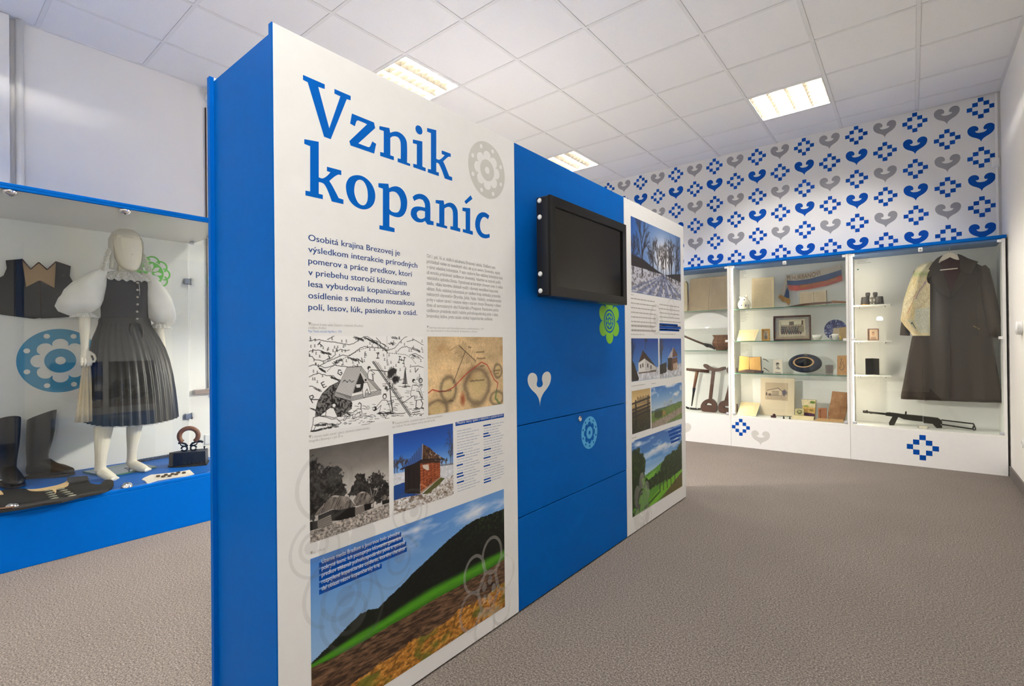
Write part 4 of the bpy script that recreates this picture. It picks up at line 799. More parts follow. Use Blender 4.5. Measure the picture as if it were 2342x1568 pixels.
for sx, xr, yl in quote:
    u0, v1 = D_(383, yl); v0 = D_(383, yl+40)[1]; u1 = D_(xr, 500)[0]
    mb.add([on(E2)(u0, v0), on(E2)(u1, v0), on(E2)(u1, v1), on(E2)(u0, v1)], [(0, 1, 2, 3)]); put_text(tx, sx, u0+.008, u1-.006, v0+.0095, .0175, on(E3))
mb.build('quote_bar', deep_blue, title_panel); tx.build('quote_text', white, title_panel)
# --- table of place names
T_ = lambda x, y: fp(680+x/2.958, 730+y/2.958)
u0, v1 = T_(1070, 695); u1, _ = T_(1397, 640); v0 = T_(1070, 722)[1]
MB().add([on(E0)(u0, v0), on(E0)(u1, v0), on(E0)(u1, v1), on(E0)(u0, v1)], [(0, 1, 2, 3)]).build('table_heading_bar', deep_blue, title_panel)
tx = MB(); put_text(tx, 'Miestne názvy späté s valachmi a pastierstvom', u0+.006, u1-.006, v0+.0055, .0145, on(E1)); tx.build('table_heading', white, title_panel)
mb = MB(); rnd = random.Random(11); vbot = fp(1043, 1130)[1]
for col in range(2):
    c0 = u0+.004+col*(u1-u0)*.53; c1 = c0+(u1-u0)*.45; v = v0-.022
    k = 0
    while v > vbot+.004:
        if k % rnd.choice((3, 4)) == 0 and rnd.random() < .8:
            x = c0+rnd.uniform(.03, .045); mb.add([on(E0)(c0, v), on(E0)(x, v), on(E0)(x, v+.0055), on(E0)(c0, v+.0055)], [(0, 1, 2, 3)], 1)
        else: x = c0
        e = c1-rnd.uniform(0, .05); x += .003
        while x < e:
            x2 = min(x+rnd.uniform(.008, .03), c1); mb.add([on(E0)(x, v+.001), on(E0)(x2, v+.001), on(E0)(x2, v+.0036), on(E0)(x, v+.0036)], [(0, 1, 2, 3)], 0); x = x2+.003
        v -= .0105; k += 1
mb.build('table_text', [M('pale_blue_text_print', (178, 188, 206), .5, var=.02), deep_blue], title_panel)
# --- ornaments
def rosette_loops(cx, cy, r, k=1.0, petals=8, holes=8, amp=.0):
    sc = []
    for i in range(96):
        a = 2*math.pi*i/96; q = abs(math.cos(petals/2*a)); sc.append((cx+r*(.50+.19*q**.55)*math.cos(a), cy+k*r*(.50+.19*q**.55)*math.sin(a)))
    outer = circ(cx, cy, r, 64, r*k); hl = [circ(cx+r*.83*math.cos(2*math.pi*(i+.5)/holes), cy+k*r*.83*math.sin(2*math.pi*(i+.5)/holes), r*.075, 14, r*k*.075) for i in range(holes)]
    return [outer, sc]+hl, [circ(cx, cy, r*.38, 40, r*k*.38), circ(cx, cy, r*.125, 20, r*k*.125)]
def rosette(mb, cx, cy, r, fn, k=1.0, **kw):
    a, b = rosette_loops(cx, cy, r, k, **kw); mb.prism(a, fn, 0); mb.prism(b, fn, 0)
ul, ur = fp(1071, 390)[0], fp(1154, 390)[0]; vt, vb = fp(1113, 325)[1], fp(1113, 453)[1]
mb = MB(); rosette(mb, (ul+ur)/2, (vt+vb)/2, (ur-ul)/2, on(E0), (vt-vb)/(ur-ul)); mb.build('rosette_print', grey_print, title_panel)
film = veil('pale_grey_film', (150, 148, 144), .11); film_w = veil('pale_film', (225, 222, 215), .20)
def curl(mb, cx, cy, r, rot, fn):
    """comma-shaped scroll: an outer sweep, an inner loop and a round eye"""
    def P(a, rad): return (cx+rad*math.cos(a+rot), cy+rad*math.sin(a+rot))
    n = 40; o, i_ = [], []
    for j in range(n+1):
        t = j/n; a = t*1.75*math.pi; R = r*(1-.30*t); w = r*.11*(1-.3*t); o.append(P(a, R)); i_.append(P(a, R-w))
    mb.prism([o+i_[::-1]], fn, 0); mb.prism([circ(*P(.4, r*.18), r*.50, 32), circ(*P(.4, r*.18), r*.385, 32)], fn, 0); mb.prism([circ(*P(.6, r*.26), r*.22, 24)], fn, 0)
mb = MB()
for x, y, r, rot in ((685, 1130, .150, .5), (672, 1275, .110, 2.0), (690, 1390, .165, -1.2), (815, 1395, .150, 2.7), (905, 1290, .120, .3), (935, 1170, .105, -.8)):
    u, v = fp(x, y)
    if u-r < PY[0]+.004: u = PY[0]+.004+r
    curl(mb, u, v, r*.82, rot, on(E3+.0002))
for x, y, r in ((765, 1245, .05), (830, 1225, .045), (740, 1190, .035)): mb.prism([circ(*fp(x, y), r, 28)], on(E3+.0002), 0)
mb.build('scroll_print', film, title_panel)
mb = MB()
cu, cv = fp(1117, 1350)
for i in range(6):
    a = i*math.pi/3+.3; px_, pv = cu+.105*math.cos(a), cv+.135*math.sin(a); mb.prism([circ(px_, pv, .062, 24, .075), circ(px_, pv, .050, 24, .062)], on(E3+.0003), 0)
mb.prism([circ(cu, cv, .062, 28, .08), circ(cu, cv, .052, 28, .07)], on(E3+.0003), 0)
for i in range(5): a = i*2*math.pi/5; mb.prism([circ(cu+.03*math.cos(a), cv+.04*math.sin(a), .013, 14, .018)], on(E3+.0003), 0)
mb.build('flower_print', film_w, title_panel)
# --- blue panel: heart, rosette, green flower
hl, hr = fp(1207, 885)[0], fp(1261, 885)[0]; ht, hbm = fp(1234, 851)[1], fp(1237, 929)[1]; sx_ = (hr-hl); sy_ = (ht-hbm)/.87; hc = ((hl+hr)/2, hbm+.47*sy_)
HEART2 = smooth_poly(half([(0, -.47), (.015, -.36), (.06, -.25), (.17, -.13), (.33, -.02), (.45, .10), (.495, .23), (.47, .33), (.39, .39), (.28, .40), (.17, .36), (.11, .29), (.10, .20), (.12, .15), (.13, .09), (.09, .04), (.03, .02), (0, .02)]), 50, 3)
MB().prism([[(hc[0]+a*sx_, hc[1]+b*sy_) for a, b in HEART2]], on(-.001+E0), 0).build('heart_print', M('pale_grey_vinyl', (222, 222, 218), .45, var=.01), blue_door)
ul, ur = fp(1330, 990)[0], fp(1366.5, 990)[0]; vt, vb = fp(1348, 952)[1], fp(1348, 1026)[1]
mb = MB(); rosette(mb, (ul+ur)/2, (vt+vb)/2, (ur-ul)/2, on(-.001+E0), (vt-vb)/(ur-ul), holes=10); mb.build('rosette_print', sky_print, drw)
def bloom(mb, cx, cy, rx, ry, fn, petals=6, ph=math.pi/2):
    sc = []
    for i in range(120):
        a = 2*math.pi*i/120; q = abs(math.cos(petals/2*(a-ph))); rr_ = .62+.38*q**.6; sc.append((cx+rx*rr_*math.cos(a), cy+ry*rr_*math.sin(a)))
    mb.prism([sc, circ(cx, cy, rx*.52, 40, ry*.52)], fn, 0); mb.prism([circ(cx, cy, rx*.45, 40, ry*.45), circ(cx, cy, rx*.36, 36, ry*.36)], fn, 0)
    mb.prism([circ(cx, cy, rx*.10, 14, ry*.10)], fn, 0)
    for i in range(8): a = i*math.pi/4; mb.prism([circ(cx+rx*.23*math.cos(a), cy+ry*.23*math.sin(a), rx*.075, 12, ry*.075)], fn, 0)
ul, ur = fp(1369, 740)[0], fp(1418, 740)[0]; vt, vb = fp(1393, 682)[1], fp(1393, 786)[1]
mb = MB(); bloom(mb, (ul+ur)/2, (vt+vb)/2, (ur-ul)/2, (vt-vb)/2, on(-.001+E0)); mb.build('flower_print', green_print, blue_door)
# --- photo panel
hang(pic_winter, 'picture_print', photo_panel, frame_of((1442.5, 493), (1556, 544), (1557, 687), (1444, 667)), 190, 'photograph of bare trees on snow against the sun')
hang(pic_house, 'picture_print', photo_panel, frame_of((1443, 773.5), (1505, 773.5), (1506, 861), (1445, 876)), 100, 'photograph of a white gabled house in snow')
hang(pic_barn, 'picture_print', photo_panel, frame_of((1508, 773.5), (1557.5, 774), (1558.5, 858), (1509, 866)), 90, 'photograph of a wooden barn in snow')
hang(pic_fence, 'picture_print', photo_panel, frame_of((1444.5, 894), (1487, 887), (1488, 978), (1446, 994)), 80, 'photograph of a rail fence at dusk')
hang(pic_clouds, 'picture_print', photo_panel, frame_of((1489, 886), (1559, 874), (1560, 960), (1490, 977)), 110, 'photograph of clouds over a country road')
hang(pic_valley, 'picture_print', photo_panel, frame_of((1445, 1009), (1559, 968), (1560, 1110), (1446, 1185)), 190, 'photograph of a green wooded valley')
mb = MB(); rnd = random.Random(5)
def wordline(u0, u1, v, h, mi):
    x = u0
    while x < u1-.004:
        x2 = min(x+rnd.uniform(.012, .045), u1); mb.add([on(E0)(x, v), on(E0)(x2, v), on(E0)(x2, v+h), on(E0)(x, v+h)], [(0, 1, 2, 3)], mi); x = x2+.005
for i in range(8):
    v = fp(1443, 683)[1]-.0275*i; wordline(fp(1443, 690)[0], fp(1500, 690)[0]-rnd.uniform(0, .03), v, .007, 0)
    if i < 7: wordline(fp(1508, 700)[0], fp(1556, 700)[0]-rnd.uniform(0, .03), v-.012, .007, 0)
for i in range(2): wordline(fp(1443, 690)[0], fp(1500, 690)[0], fp(1443, 744)[1]-.0275*i, .006, 0)
for i, (x0, x1) in enumerate(((1508, 1550), (1508, 1557), (1508, 1553))):
    u0, u1 = fp(x0, 745)[0], fp(x1, 745)[0]; v = fp(1508, 744+6*i)[1]; mb.add([on(E0)(u0, v), on(E0)(u1, v), on(E0)(u1, v+.016), on(E0)(u0, v+.016)], [(0, 1, 2, 3)], 1)
for i in range(4):
    u1, v1 = fp(1559, 974)[0]-.015-(.03 if i == 3 else 0), fp(1557, 974+8.5*i)[1]; u0 = fp(1528+2*i, 990)[0]; mb.add([on(E2)(u0, v1-.016), on(E2)(u1, v1-.016), on(E2)(u1, v1), on(E2)(u0, v1)], [(0, 1, 2, 3)], 1)
for x0, x1, y in ((1443, 1475, 765), (1508, 1545, 764), (1444, 1475, 884), (1490, 1500, 878), (1445, 1455, 1003), (1443, 1450, 674)): wordline(fp(x0, y)[0], fp(x1, y)[0], fp(x0, y)[1], .004, 0)
mb.build('panel_text', [M('panel_text_print', (176, 172, 166), .5, var=.02), deep_blue], photo_panel)
mb = MB(); u, v = fp(1467, 1155); bloom(mb, u+.01, v, .12, .20, on(E3)); mb.build('flower_print', film_w, photo_panel)
mb = MB()
for x, y, r in ((1500, 730, .10), (1535, 705, .07), (1480, 1180, .07), (1545, 840, .06)):
    u, v = fp(x, y); mb.prism([circ(u, v, r, 32), circ(u, v, r*.84, 32)], on(E3), 0); mb.prism([circ(u, v, r*.4, 24)], on(E3), 0)
mb.build('scroll_print', film, photo_panel)

# ================================================================== wall-mounted screen
XS = XP+.105
ta, tb_, tc_, = at(1258, 446, 0, XS), at(1432, 513, 0, XS), at(1432, 697, 0, XS)
y0, y1 = ta[1], tb_[1]; z1 = (ta[2]+tb_[2])/2; z0 = tc_[2]
tv = thing('flat_screen', 'switched-off black flat screen mounted on the blue panel', 'television', (XP, (y0+y1)/2, z0))
MB().bbox(XS-.075, XS-.012, y0, y1, z0, z1, .004).build('screen_body', black_plastic, tv)
bz = MB(); w = .042; bz.prism([[(y0, z0), (y1, z0), (y1, z1), (y0, z1)], [(y0+w, z0+w), (y1-w, z0+w), (y1-w, z1-w), (y0+w, z1-w)]], lambda a, b, h: (XS-.0125+h, a, b), .0125)
bz.build('bezel', M('black_bezel', (14, 13, 13), .3, var=.02, spec=.25), tv)
MB().box(XS-.011, XS-.008, y0+w-.002, y1-w+.002, z0+w-.002, z1-w+.002).build('screen', M('dark_screen', (26, 22, 18), .12, var=.01, spec=.22), tv)
MB().box(XP+.0, XS-.075, y0+.2, y1-.2, z0+.1, z1-.1).build('wall_bracket', black_plastic, tv)
for py in (456, 494, 625, 664):
    zz = at(1246, py, 1, y0)[2]; xx = XS-.055
    c_ = MB(); c_.lathe([(.011, 0), (.011, -.002), (.008, -.006), (.0, -.007)], (xx, y0, zz), 16, 1); c_.build('screw_cap', white_plastic, tv)

# --- pictures on the aisle side of the partition
def hang_rear(fnp, u0, u1, v0, v1, res, label):
    asp = (u1-u0)/(v1-v0); o = fnp(res, max(8, int(res/asp)), asp).mesh('picture_print', lambda a, b: (PB-E1, u1-(u1-u0)*a, v1-(v1-v0)*b), rear_panel); o['label'] = label
hang_rear(pic_cabin, .78, 1.12, .62, 1.02, 70, 'photograph of a wooden cabin on the aisle side')
hang_rear(pic_village, 1.16, 1.5, .62, 1.02, 70, 'photograph of hay barns on the aisle side')
hang_rear(pic_hill, .78, 1.5, .12, .56, 90, 'landscape photograph on the aisle side')
# ================================================================== large blue show case on the left
CZ0, CZ1, CZT = .312, 1.953, 1.985; CXB = -4.41; CY0, CY1 = -1.05, 1.46
case = thing('show_case', 'long glazed show case with blue base and blue top', 'show case', ((XL+CXB)/2, (CY0+CY1)/2, 0))
MB().bbox(CXB-.018, XL, CY0, CY1, 0, CZ0-.02, .002).build('base', blue, case)
MB().bbox(CXB-.018, XL-.001, CY0, CY1+.002, CZ0-.0195, CZ0, .002).build('base_top', blue, case)
MB().bbox(CXB-.018, XL, CY0, CY1+.002, CZ1+.0155, CZT, .0015).build('top_board', blue, case)
MB().bbox(CXB-.018, XL, CY0, CY1+.002, CZ1+.001, CZ1+.015, .0015, 0).build('top_edge', blue, case)
MB().box(CXB-.016, XL-.018, CY0+.002, CY1, CZ1, CZ1+.0009).build('canopy_lining', M('satin_white_lining', (232, 230, 224), .25, var=.01), case)
back = MB().bbox(CXB-.018, CXB, CY0, CY1-.03, CZ0, CZ1, .001).build('back_panel', cream, case)
def pane(name, x0, x1, y0, y1, z0, z1, parent, xf=None):
    g = MB(xf); g.box(x0, x1, y0, y1, z0, z1)
    return g.build(name, glass, parent)
pane('front_glass', XL-.026, XL-.018, CY0+.01, CY1-.012, CZ0+.004, CZ1-.004, case)
pane('end_glass', CXB+.006, XL-.03, CY1-.032, CY1-.024, CZ0+.004, CZ1-.004, case)
def dome(x, y, z, s, parent):
    d = MB(); d.lathe([(.0, .026*s), (.012, .024*s), (.022, .017*s), (.028, .008*s), (.030, .0), (.030, -.002*s)], (x, y, z), 24); d.build('glass_clamp', chrome, parent)
for y in (.365, .847): dome(XL-.030, y, CZ1-.003, -1, case); dome(XL-.030, y, CZ0+.003, 1, case)
for (x, z) in ((-4.326, CZ1-.012), (-3.985, CZ1-.012)):
    MB().lathe([(.011, 0), (.011, .026)], (x, CY1-.045, z), 16, 1).build('glass_clip', chrome, case)
for z in (1.65, .60):
    h = MB(); h.bbox(CXB+.001, CXB+.022, CY1-.062, CY1-.02, z-.022, z+.022, .004); h.lathe([(.006, -.026), (.006, .026)], (CXB+.02, CY1-.018, z), 10); h.build('hinge', steel, case)
MB().bbox(-3.70, -3.66, CY1-.05, CY1-.018, CZ0, CZ0+.03, .006).build('glass_clip', chrome, case)
# ornaments on the back panel
bk = lambda a, b, t=0: (CXB+.0008, a, b)
bkn = lambda k: (lambda a, b, t=0: (CXB+.0010+.0003*k, a, b))
mb = MB(); rosette(mb, .678, 1.056, .2105, bk, 1.0); mb.build('rosette_print', cyan_print, back)
mb = MB(); cu, cv, R = 1.178, 1.690, .088
def leaf(cx, cy, a, r0, r1, w):
    c_, s_ = math.cos(a), math.sin(a); out = []
    for i in range(13): t = i/12; rr_ = r0+(r1-r0)*t; ww = w*math.sin(math.pi*t)**.8; out.append((cx+c_*rr_-s_*ww, cy+s_*rr_+c_*ww))
    for i in range(11, 0, -1): t = i/12; rr_ = r0+(r1-r0)*t; ww = -w*math.sin(math.pi*t)**.8; out.append((cx+c_*rr_-s_*ww, cy+s_*rr_+c_*ww))
    return out
ANG = [math.radians(x) for x in (-75, -35, 0, 38, 78, 115)]
fan = [(cu+R*math.cos(math.radians(-100+a*7.5)), cv+R*math.sin(math.radians(-100+a*7.5))) for a in range(33)]+[(cu-.02, cv+.03), (cu-.03, cv), (cu-.02, cv-.03)]
mb.prism([smooth_poly(fan, 60, 2)]+[leaf(cu, cv, a, .024, .078, .013) for a in ANG]+[circ(cu+.0, cv, .013, 16)], bk, 0)
for a in ANG:
    px_, pv = cu+R*.98*math.cos(a), cv+R*.98*math.sin(a); o = [(px_+.046*math.cos(a+math.radians(t)), pv+.046*math.sin(a+math.radians(t))) for t in range(-92, 93, 8)]
    i_ = [(px_+.035*math.cos(a+math.radians(t)), pv+.035*math.sin(a+math.radians(t))) for t in range(92, -93, -8)]; mb.prism([o+i_], bkn(1+ANG.index(a) % 2), 0)
mb.prism([smooth_poly([(cu-.01, cv+.012), (cu-.05, cv+.02), (cu-.09, cv+.055), (cu-.115, cv+.045), (cu-.11, cv+.018), (cu-.06, cv-.004), (cu-.012, cv-.012)], 70, 3)], bkn(0), 0)
mb.build('flower_print', leaf_print, back)

# ------------------------------------------------------------------ mannequin in folk costume
def eface(c, rx, ry, n=20, tilt=0.0, fn=None):
    """ring in the horizontal plane: rx along x (front-back), ry along y"""
    out = []
    for j in range(n):
        a = 2*math.pi*j/n; k = fn(a) if fn else 1.0
        out.append((c[0]+rx*k*math.cos(a), c[1]+ry*k*math.sin(a), c[2]+tilt*math.cos(a)))
    return out
MX, MY = -4.06, .945
man = thing('mannequin', 'white faceless mannequin in dark pleated folk dress with puffed white sleeves', 'mannequin', (-4.0, .93, CZ0))
skin = M('mannequin_white', (232, 224, 206), .38, var=.01)
bd = MB()
def limb(pts, n=14): bd.tube([p[:3] for p in pts], [p[3] for p in pts], n)
limb([(-4.05, .845, .98, .075), (-4.05, .86, .82, .060), (-4.03, .838, .72, .053), (-4.00, .818, .63, .050), (-3.98, .806, .56, .043), (-3.965, .797, .48, .033), (-3.965, .794, .42, .029), (-3.97, .793, .37, .031)])
limb([(-3.992, .792, .375, .026), (-3.955, .803, .358, .032), (-3.915, .820, .340, .030), (-3.885, .833, .328, .026), (-3.862, .842, .324, .017)], 12)
limb([(-4.07, 1.02, .98, .075), (-4.08, 1.01, .82, .060), (-4.075, 1.0, .70, .050), (-4.07, .996, .62, .046), (-4.07, .988, .54, .038), (-4.07, .981, .46, .028), (-4.072, .979, .41, .026), (-4.075, .979, .37, .029)])
limb([(-4.10, .972, .372, .024), (-4.06, .986, .356, .030), (-4.02, 1.006, .342, .030), (-3.985, 1.025, .330, .026), (-3.962, 1.037, .325, .017)], 12)
for k in range(5):
    w_ = -.018+.009*k
    limb([(-3.876-.012*abs(k-1)*.4, .836+w_, .326, .0085), (-3.852-.005*k, .846+w_, .3215, .0075)], 8); limb([(-3.976, 1.031+w_, .327, .0085), (-3.951-.004*k, 1.042+w_, .3215, .0075)], 8)
bd.loft([eface((MX, MY, z), a, b) for z, a, b in ((.92, .09, .135), (1.05, .11, .15), (1.2, .085, .115), (1.3, .075, .105), (1.42, .09, .115), (1.52, .095, .125), (1.58, .08, .125), (1.61, .05, .08), (1.63, .043, .046))])
limb([(MX+.0, MY+.0, 1.60, .047), (MX+.012, MY+.003, 1.66, .044), (MX+.02, MY+.005, 1.70, .045)])
hx, hy = MX+.035, MY+.004
bd.loft([eface((hx+o, hy+q, z), a, b, 22) for z, a, b, o, q in ((1.640, .012, .012, .062, .010), (1.646, .034, .030, .050, .010), (1.665, .058, .047, .030, .010), (1.70, .082, .064, .012, .008), (1.75, .096, .076, .0, .004), (1.80, .102, .084, -.006, 0), (1.845, .098, .083, -.010, -.002), (1.885, .078, .067, -.012, -.004), (1.908, .046, .040, -.012, -.004), (1.917, .012, .012, -.012, -.004))])
bd.loft([eface((hx+.083-.010*k, hy+.010, 1.742+.014*k), .020-.003*k, .011-.0015*k, 10) for k in range(4)])
# arms and hands
limb([(MX, .80, 1.58, .040), (MX+.01, .755, 1.46, .036), (MX+.02, .737, 1.36, .032), (MX+.035, .735, 1.26, .029), (MX+.045, .732, 1.18, .023), (MX+.05, .731, 1.13, .0195)])
bd.loft([[(MX+.05+dx+sx*a, .731+dy+sy*b, z) for a, b in [(math.cos(2*math.pi*j/12), math.sin(2*math.pi*j/12)) for j in range(12)]] for z, sx, sy, dx, dy in ((1.135, .018, .018, 0, 0), (1.11, .015, .023, .004, .001), (1.085, .013, .027, .008, .002), (1.065, .012, .025, .010, .002))])
for k, (dy, ln) in enumerate(((-.0245, .88), (-.0085, 1.0), (.0075, .97), (.0225, .82))):
    limb([(MX+.056, .733+dy*.8, 1.082, .0072), (MX+.072, .733+dy*.95, 1.070, .0068), (MX+.080, .733+dy, 1.070-.024*ln, .0064), (MX+.076, .733+dy, 1.070-.044*ln, .0060), (MX+.062, .733+dy*.95, 1.070-.054*ln, .0052)], 10)
limb([(MX+.055, .752, 1.112, .0095), (MX+.070, .772, 1.092, .0078), (MX+.080, .776, 1.068, .0068), (MX+.080, .768, 1.046, .0058)], 10)
limb([(MX, 1.09, 1.57, .040), (MX+.0, 1.13, 1.45, .036), (MX+.0, 1.142, 1.34, .032), (MX+.0, 1.135, 1.25, .029), (MX+.0, 1.15, 1.17, .023), (MX, 1.155, 1.11, .02)])
bd.loft([[(MX+a*.014, 1.158+b*.026, z) for a, b in [(math.cos(2*math.pi*j/12), math.sin(2*math.pi*j/12)) for j in range(12)]] for z in (1.12, 1.09, 1.06)])
for dy in (-.023, -.008, .007, .021): limb([(MX+.002, 1.158+dy*.8, 1.072, .0072), (MX+.012, 1.16+dy, 1.035, .0064), (MX+.006, 1.16+dy, 1.002+abs(dy)*.4, .0054)], 10)
limb([(MX+.01, 1.135, 1.10, .010), (MX+.022, 1.125, 1.07, .008), (MX+.024, 1.128, 1.05, .007)], 8)
tmp_me = bd.mesh('body', skin, ORG[man]); tmp = bpy.data.objects.new('body_tmp', tmp_me); COL.objects.link(tmp)
rm = tmp.modifiers.new('r', 'REMESH'); rm.mode = 'VOXEL'; rm.voxel_size = .0030; rm.use_smooth_shade = True
sm = tmp.modifiers.new('s', 'SMOOTH'); sm.iterations = 3; sm.factor = .5
dg = bpy.context.evaluated_depsgraph_get(); body_me = bpy.data.meshes.new_from_object(tmp.evaluated_get(dg)); bpy.data.objects.remove(tmp)
body_me.name = 'body'; body_me.materials.clear(); body_me.materials.append(skin)
link_mesh('body', body_me, man)
navy = M('navy_bodice_cloth', (20, 20, 30), .75, var=.08, scale=60, bump=.03, bscale=300)
blackcl = M('black_skirt_cloth', (11, 10, 10), .45, var=.15, scale=40, bump=.02, bscale=220)
shirt = M('white_linen', (236, 233, 226), .8, var=.03, scale=20, bump=.12, bscale=40)
lace = veil('white_lace', (238, 235, 228), .97, .6, 170); tulle = veil('white_tulle', (238, 233, 222), .55); lace_t = veil('tulle_lace', (240, 236, 228), .85, .6, 150)
# bodice
def fold(z, k, amp, s): return lambda a: 1+amp*math.sin(k*a+s+z*9)
mb = MB()
R_ = [(1.285, .100, .132), (1.32, .100, .128), (1.36, .100, .127), (1.42, .108, .129), (1.48, .116, .132), (1.54, .112, .133), (1.58, .104, .131), (1.605, .088, .118), (1.62, .066, .09)]
mb.loft([eface((MX+.008, MY, z), a, b, 40, 0, fold(z, 5, .012, 1)) for z, a, b in R_], cap=False)
bod = mb.build('bodice', navy, man)
for i in range(6):
    z = 1.56-.047*i; bx = MX+.008+(.112 if z > 1.45 else .108 if z > 1.40 else .101)
    b_ = MB(); b_.lathe([(.0075, .0), (.0075, .003), (.004, .006), (.0, .007)], (bx+.006, MY+.038, z), 12, 0); b_.build('button', M('pale_metal_button', (176, 170, 160), .3, .8), bod)
MB().tube([(MX+.008+.121*math.cos(.36), MY+.046, 1.57), (MX+.128, MY+.048, 1.52), (MX+.128, MY+.05, 1.48)], .0016, 6).build('chain', chrome, bod)
# skirt with pleats, petticoat edge
def pleat(z, n=34):
    t = max(0, min(1, (1.30-z)/.6)); return lambda a: 1+(.010+.030*t)*math.sin(n*a+.6*math.sin(3*a))+.018*t*math.sin(7*a+1)
SKR = [(1.318, .108, .136, 0), (1.29, .112, .140, 0), (1.25, .122, .155, .004), (1.20, .140, .178, .010), (1.13, .160, .200, .020), (1.05, .180, .214, .028), (.95, .196, .226, .035), (.85, .208, .234, .039), (.75, .218, .240, .041), (.665, .226, .244, .042)]
mb = MB(); mb.loft([eface((MX+.01, MY+o, z), a, b, 170, -.022*max(0, (1.0-z)/.35), pleat(z)) for z, a, b, o in SKR], cap=False)
mb.build('skirt', blackcl, man)
mb = MB(); mb.loft([eface((MX+.01, MY+.046, z), a, b, 170, -.022, pleat(.66)) for z, a, b in ((.72, .195, .215), (.655, .204, .222))], cap=False); mb.build('petticoat', lace, man)
mb = MB(); mb.loft([eface((MX+.008, MY, z), a, b, 40) for z, a, b in ((1.29, .113, .140), (1.315, .112, .139), (1.335, .104, .131))], cap=False); mb.build('waistband', blackcl, man)
mb = MB()
for s in (-1, 1): mb.tube([(MX+.125, MY+.03, 1.30), (MX+.135, MY+.03+.03*s, 1.29), (MX+.135, MY+.03+.035*s, 1.24), (MX+.142, MY+.03+.025*s, 1.18)], [.006, .009, .009, .008], 8, flat=.3)
mb.build('waist_ribbon', M('dark_ribbon', (48, 40, 40), .5), man)
# sleeves
def puff(pts, seed):
    mb = MB(); rings = []; rnd = np.random.RandomState(seed); ph = rnd.rand(6)*6
    for i, (y, z, r, rx) in enumerate(pts):
        rings.append([(MX+.01+rx*math.cos(a)*(1+.06*math.sin(4*a+ph[0]+z*20)+.03*math.sin(9*a+z*50)), y+r*math.sin(a)*(1+.06*math.sin(5*a+ph[1]+z*26)+.035*math.sin(11*a-z*60)), z+.018*math.sin(a)*(1 if y < MY else -1)+.010*math.sin(3*a+ph[2])) for a in [2*math.pi*j/36 for j in range(36)]])
    mb.loft(rings, cap=False); return mb
slR = puff([(.815, 1.635, .030, .045), (.795, 1.615, .058, .075), (.768, 1.575, .082, .095), (.745, 1.52, .104, .11), (.728, 1.465, .116, .12), (.720, 1.42, .118, .122), (.722, 1.388, .102, .11), (.730, 1.368, .066, .075), (.737, 1.358, .040, .045)], 2).build('sleeve', shirt, man)
slL = puff([(1.072, 1.632, .030, .045), (1.085, 1.605, .052, .075), (1.10, 1.56, .070, .09), (1.118, 1.50, .085, .10), (1.132, 1.43, .094, .105), (1.138, 1.37, .092, .10), (1.137, 1.33, .078, .085), (1.137, 1.308, .052, .058), (1.138, 1.298, .036, .04)], 5).build('sleeve', shirt, man)
for sl, y, z, r in ((slR, .737, 1.362, .040), (slL, 1.138, 1.302, .036)):
    mb = MB(); mb.loft([eface((MX+.015, y, z), r, r, 60), eface((MX+.018, y, z-.018), r*1.35, r*1.45, 60, 0, lambda a: 1+.08*math.sin(14*a)), eface((MX+.02, y, z-.034), r*1.6, r*1.7, 60, 0, lambda a: 1+.14*math.sin(14*a))], cap=False); mb.build('cuff_frill', lace, sl)
mb = MB(); mb.tube([(MX+.02, 1.17, 1.318), (MX+.03, 1.205, 1.325), (MX+.03, 1.23, 1.35), (MX+.03, 1.262, 1.392)], [.006, .010, .008, .002], 8, flat=.25); mb.tube([(MX+.02, 1.17, 1.318), (MX+.03, 1.19, 1.30), (MX+.03, 1.21, 1.305)], [.006, .009, .003], 8, flat=.25); mb.build('sleeve_ribbon', shirt, slL)
# collar and bonnet
mb = MB(); rg = []
for t in np.linspace(0, 1, 8):
    rg.append([(MX+.012+(.050+.072*t)*math.cos(a)*(1+.05*t*math.sin(22*a)), MY+(.050+.098*t)*math.sin(a)*(1+.05*t*math.sin(22*a)), 1.640-.022*t-.050*t*t*(.55+.45*math.cos(a))+.006*t*math.cos(22*a)) for a in [2*math.pi*j/132 for j in range(132)]])
mb.loft(rg, cap=False); mb.build('lace_collar', lace, man)
mb = MB(); rg = []
for z, a_, b_, ox in ((1.922, .012, .012, -.012), (1.912, .052, .046, -.013), (1.888, .085, .074, -.014), (1.845, .106, .091, -.014), (1.80, .110, .093, -.012), (1.75, .106, .089, -.010), (1.70, .100, .085, -.008), (1.655, .098, .090, -.012)):
    rg.append([(hx+ox+a_*math.cos(t), hy+b_*math.sin(t), z) for t in np.linspace(math.radians(62), math.radians(298), 34)])
mb.loft(rg, cap=False, closed=False); top = []
for z, a_, b_ in ((1.9225, .012, .012), (1.9125, .052, .046), (1.889, .086, .075), (1.865, .100, .086)): top.append([(hx-.013+a_*math.cos(t), hy-.003+b_*math.sin(t), z) for t in np.linspace(math.radians(-64), math.radians(64), 20)])
mb.loft(top, cap=False, closed=False); bon = mb.build('bonnet', tulle, man)
for s, zb, yo in ((-1, 1.645, .0), (1, 1.665, .01)):
    mb = MB(); rg = []
    for t in np.linspace(0, 1, 7): rg.append([(hx-.10+.13*q+.01*math.sin(9*q), hy+s*(.088+.03*t+yo*t+.008*math.sin(12*q+2*t)), 1.78-(1.78-zb)*t-.02*q*t) for q in np.linspace(0, 1, 14)])
    mb.loft(rg, cap=False, closed=False); mb.build('bonnet_lace', lace_t, bon)
mb = MB(); rg = []
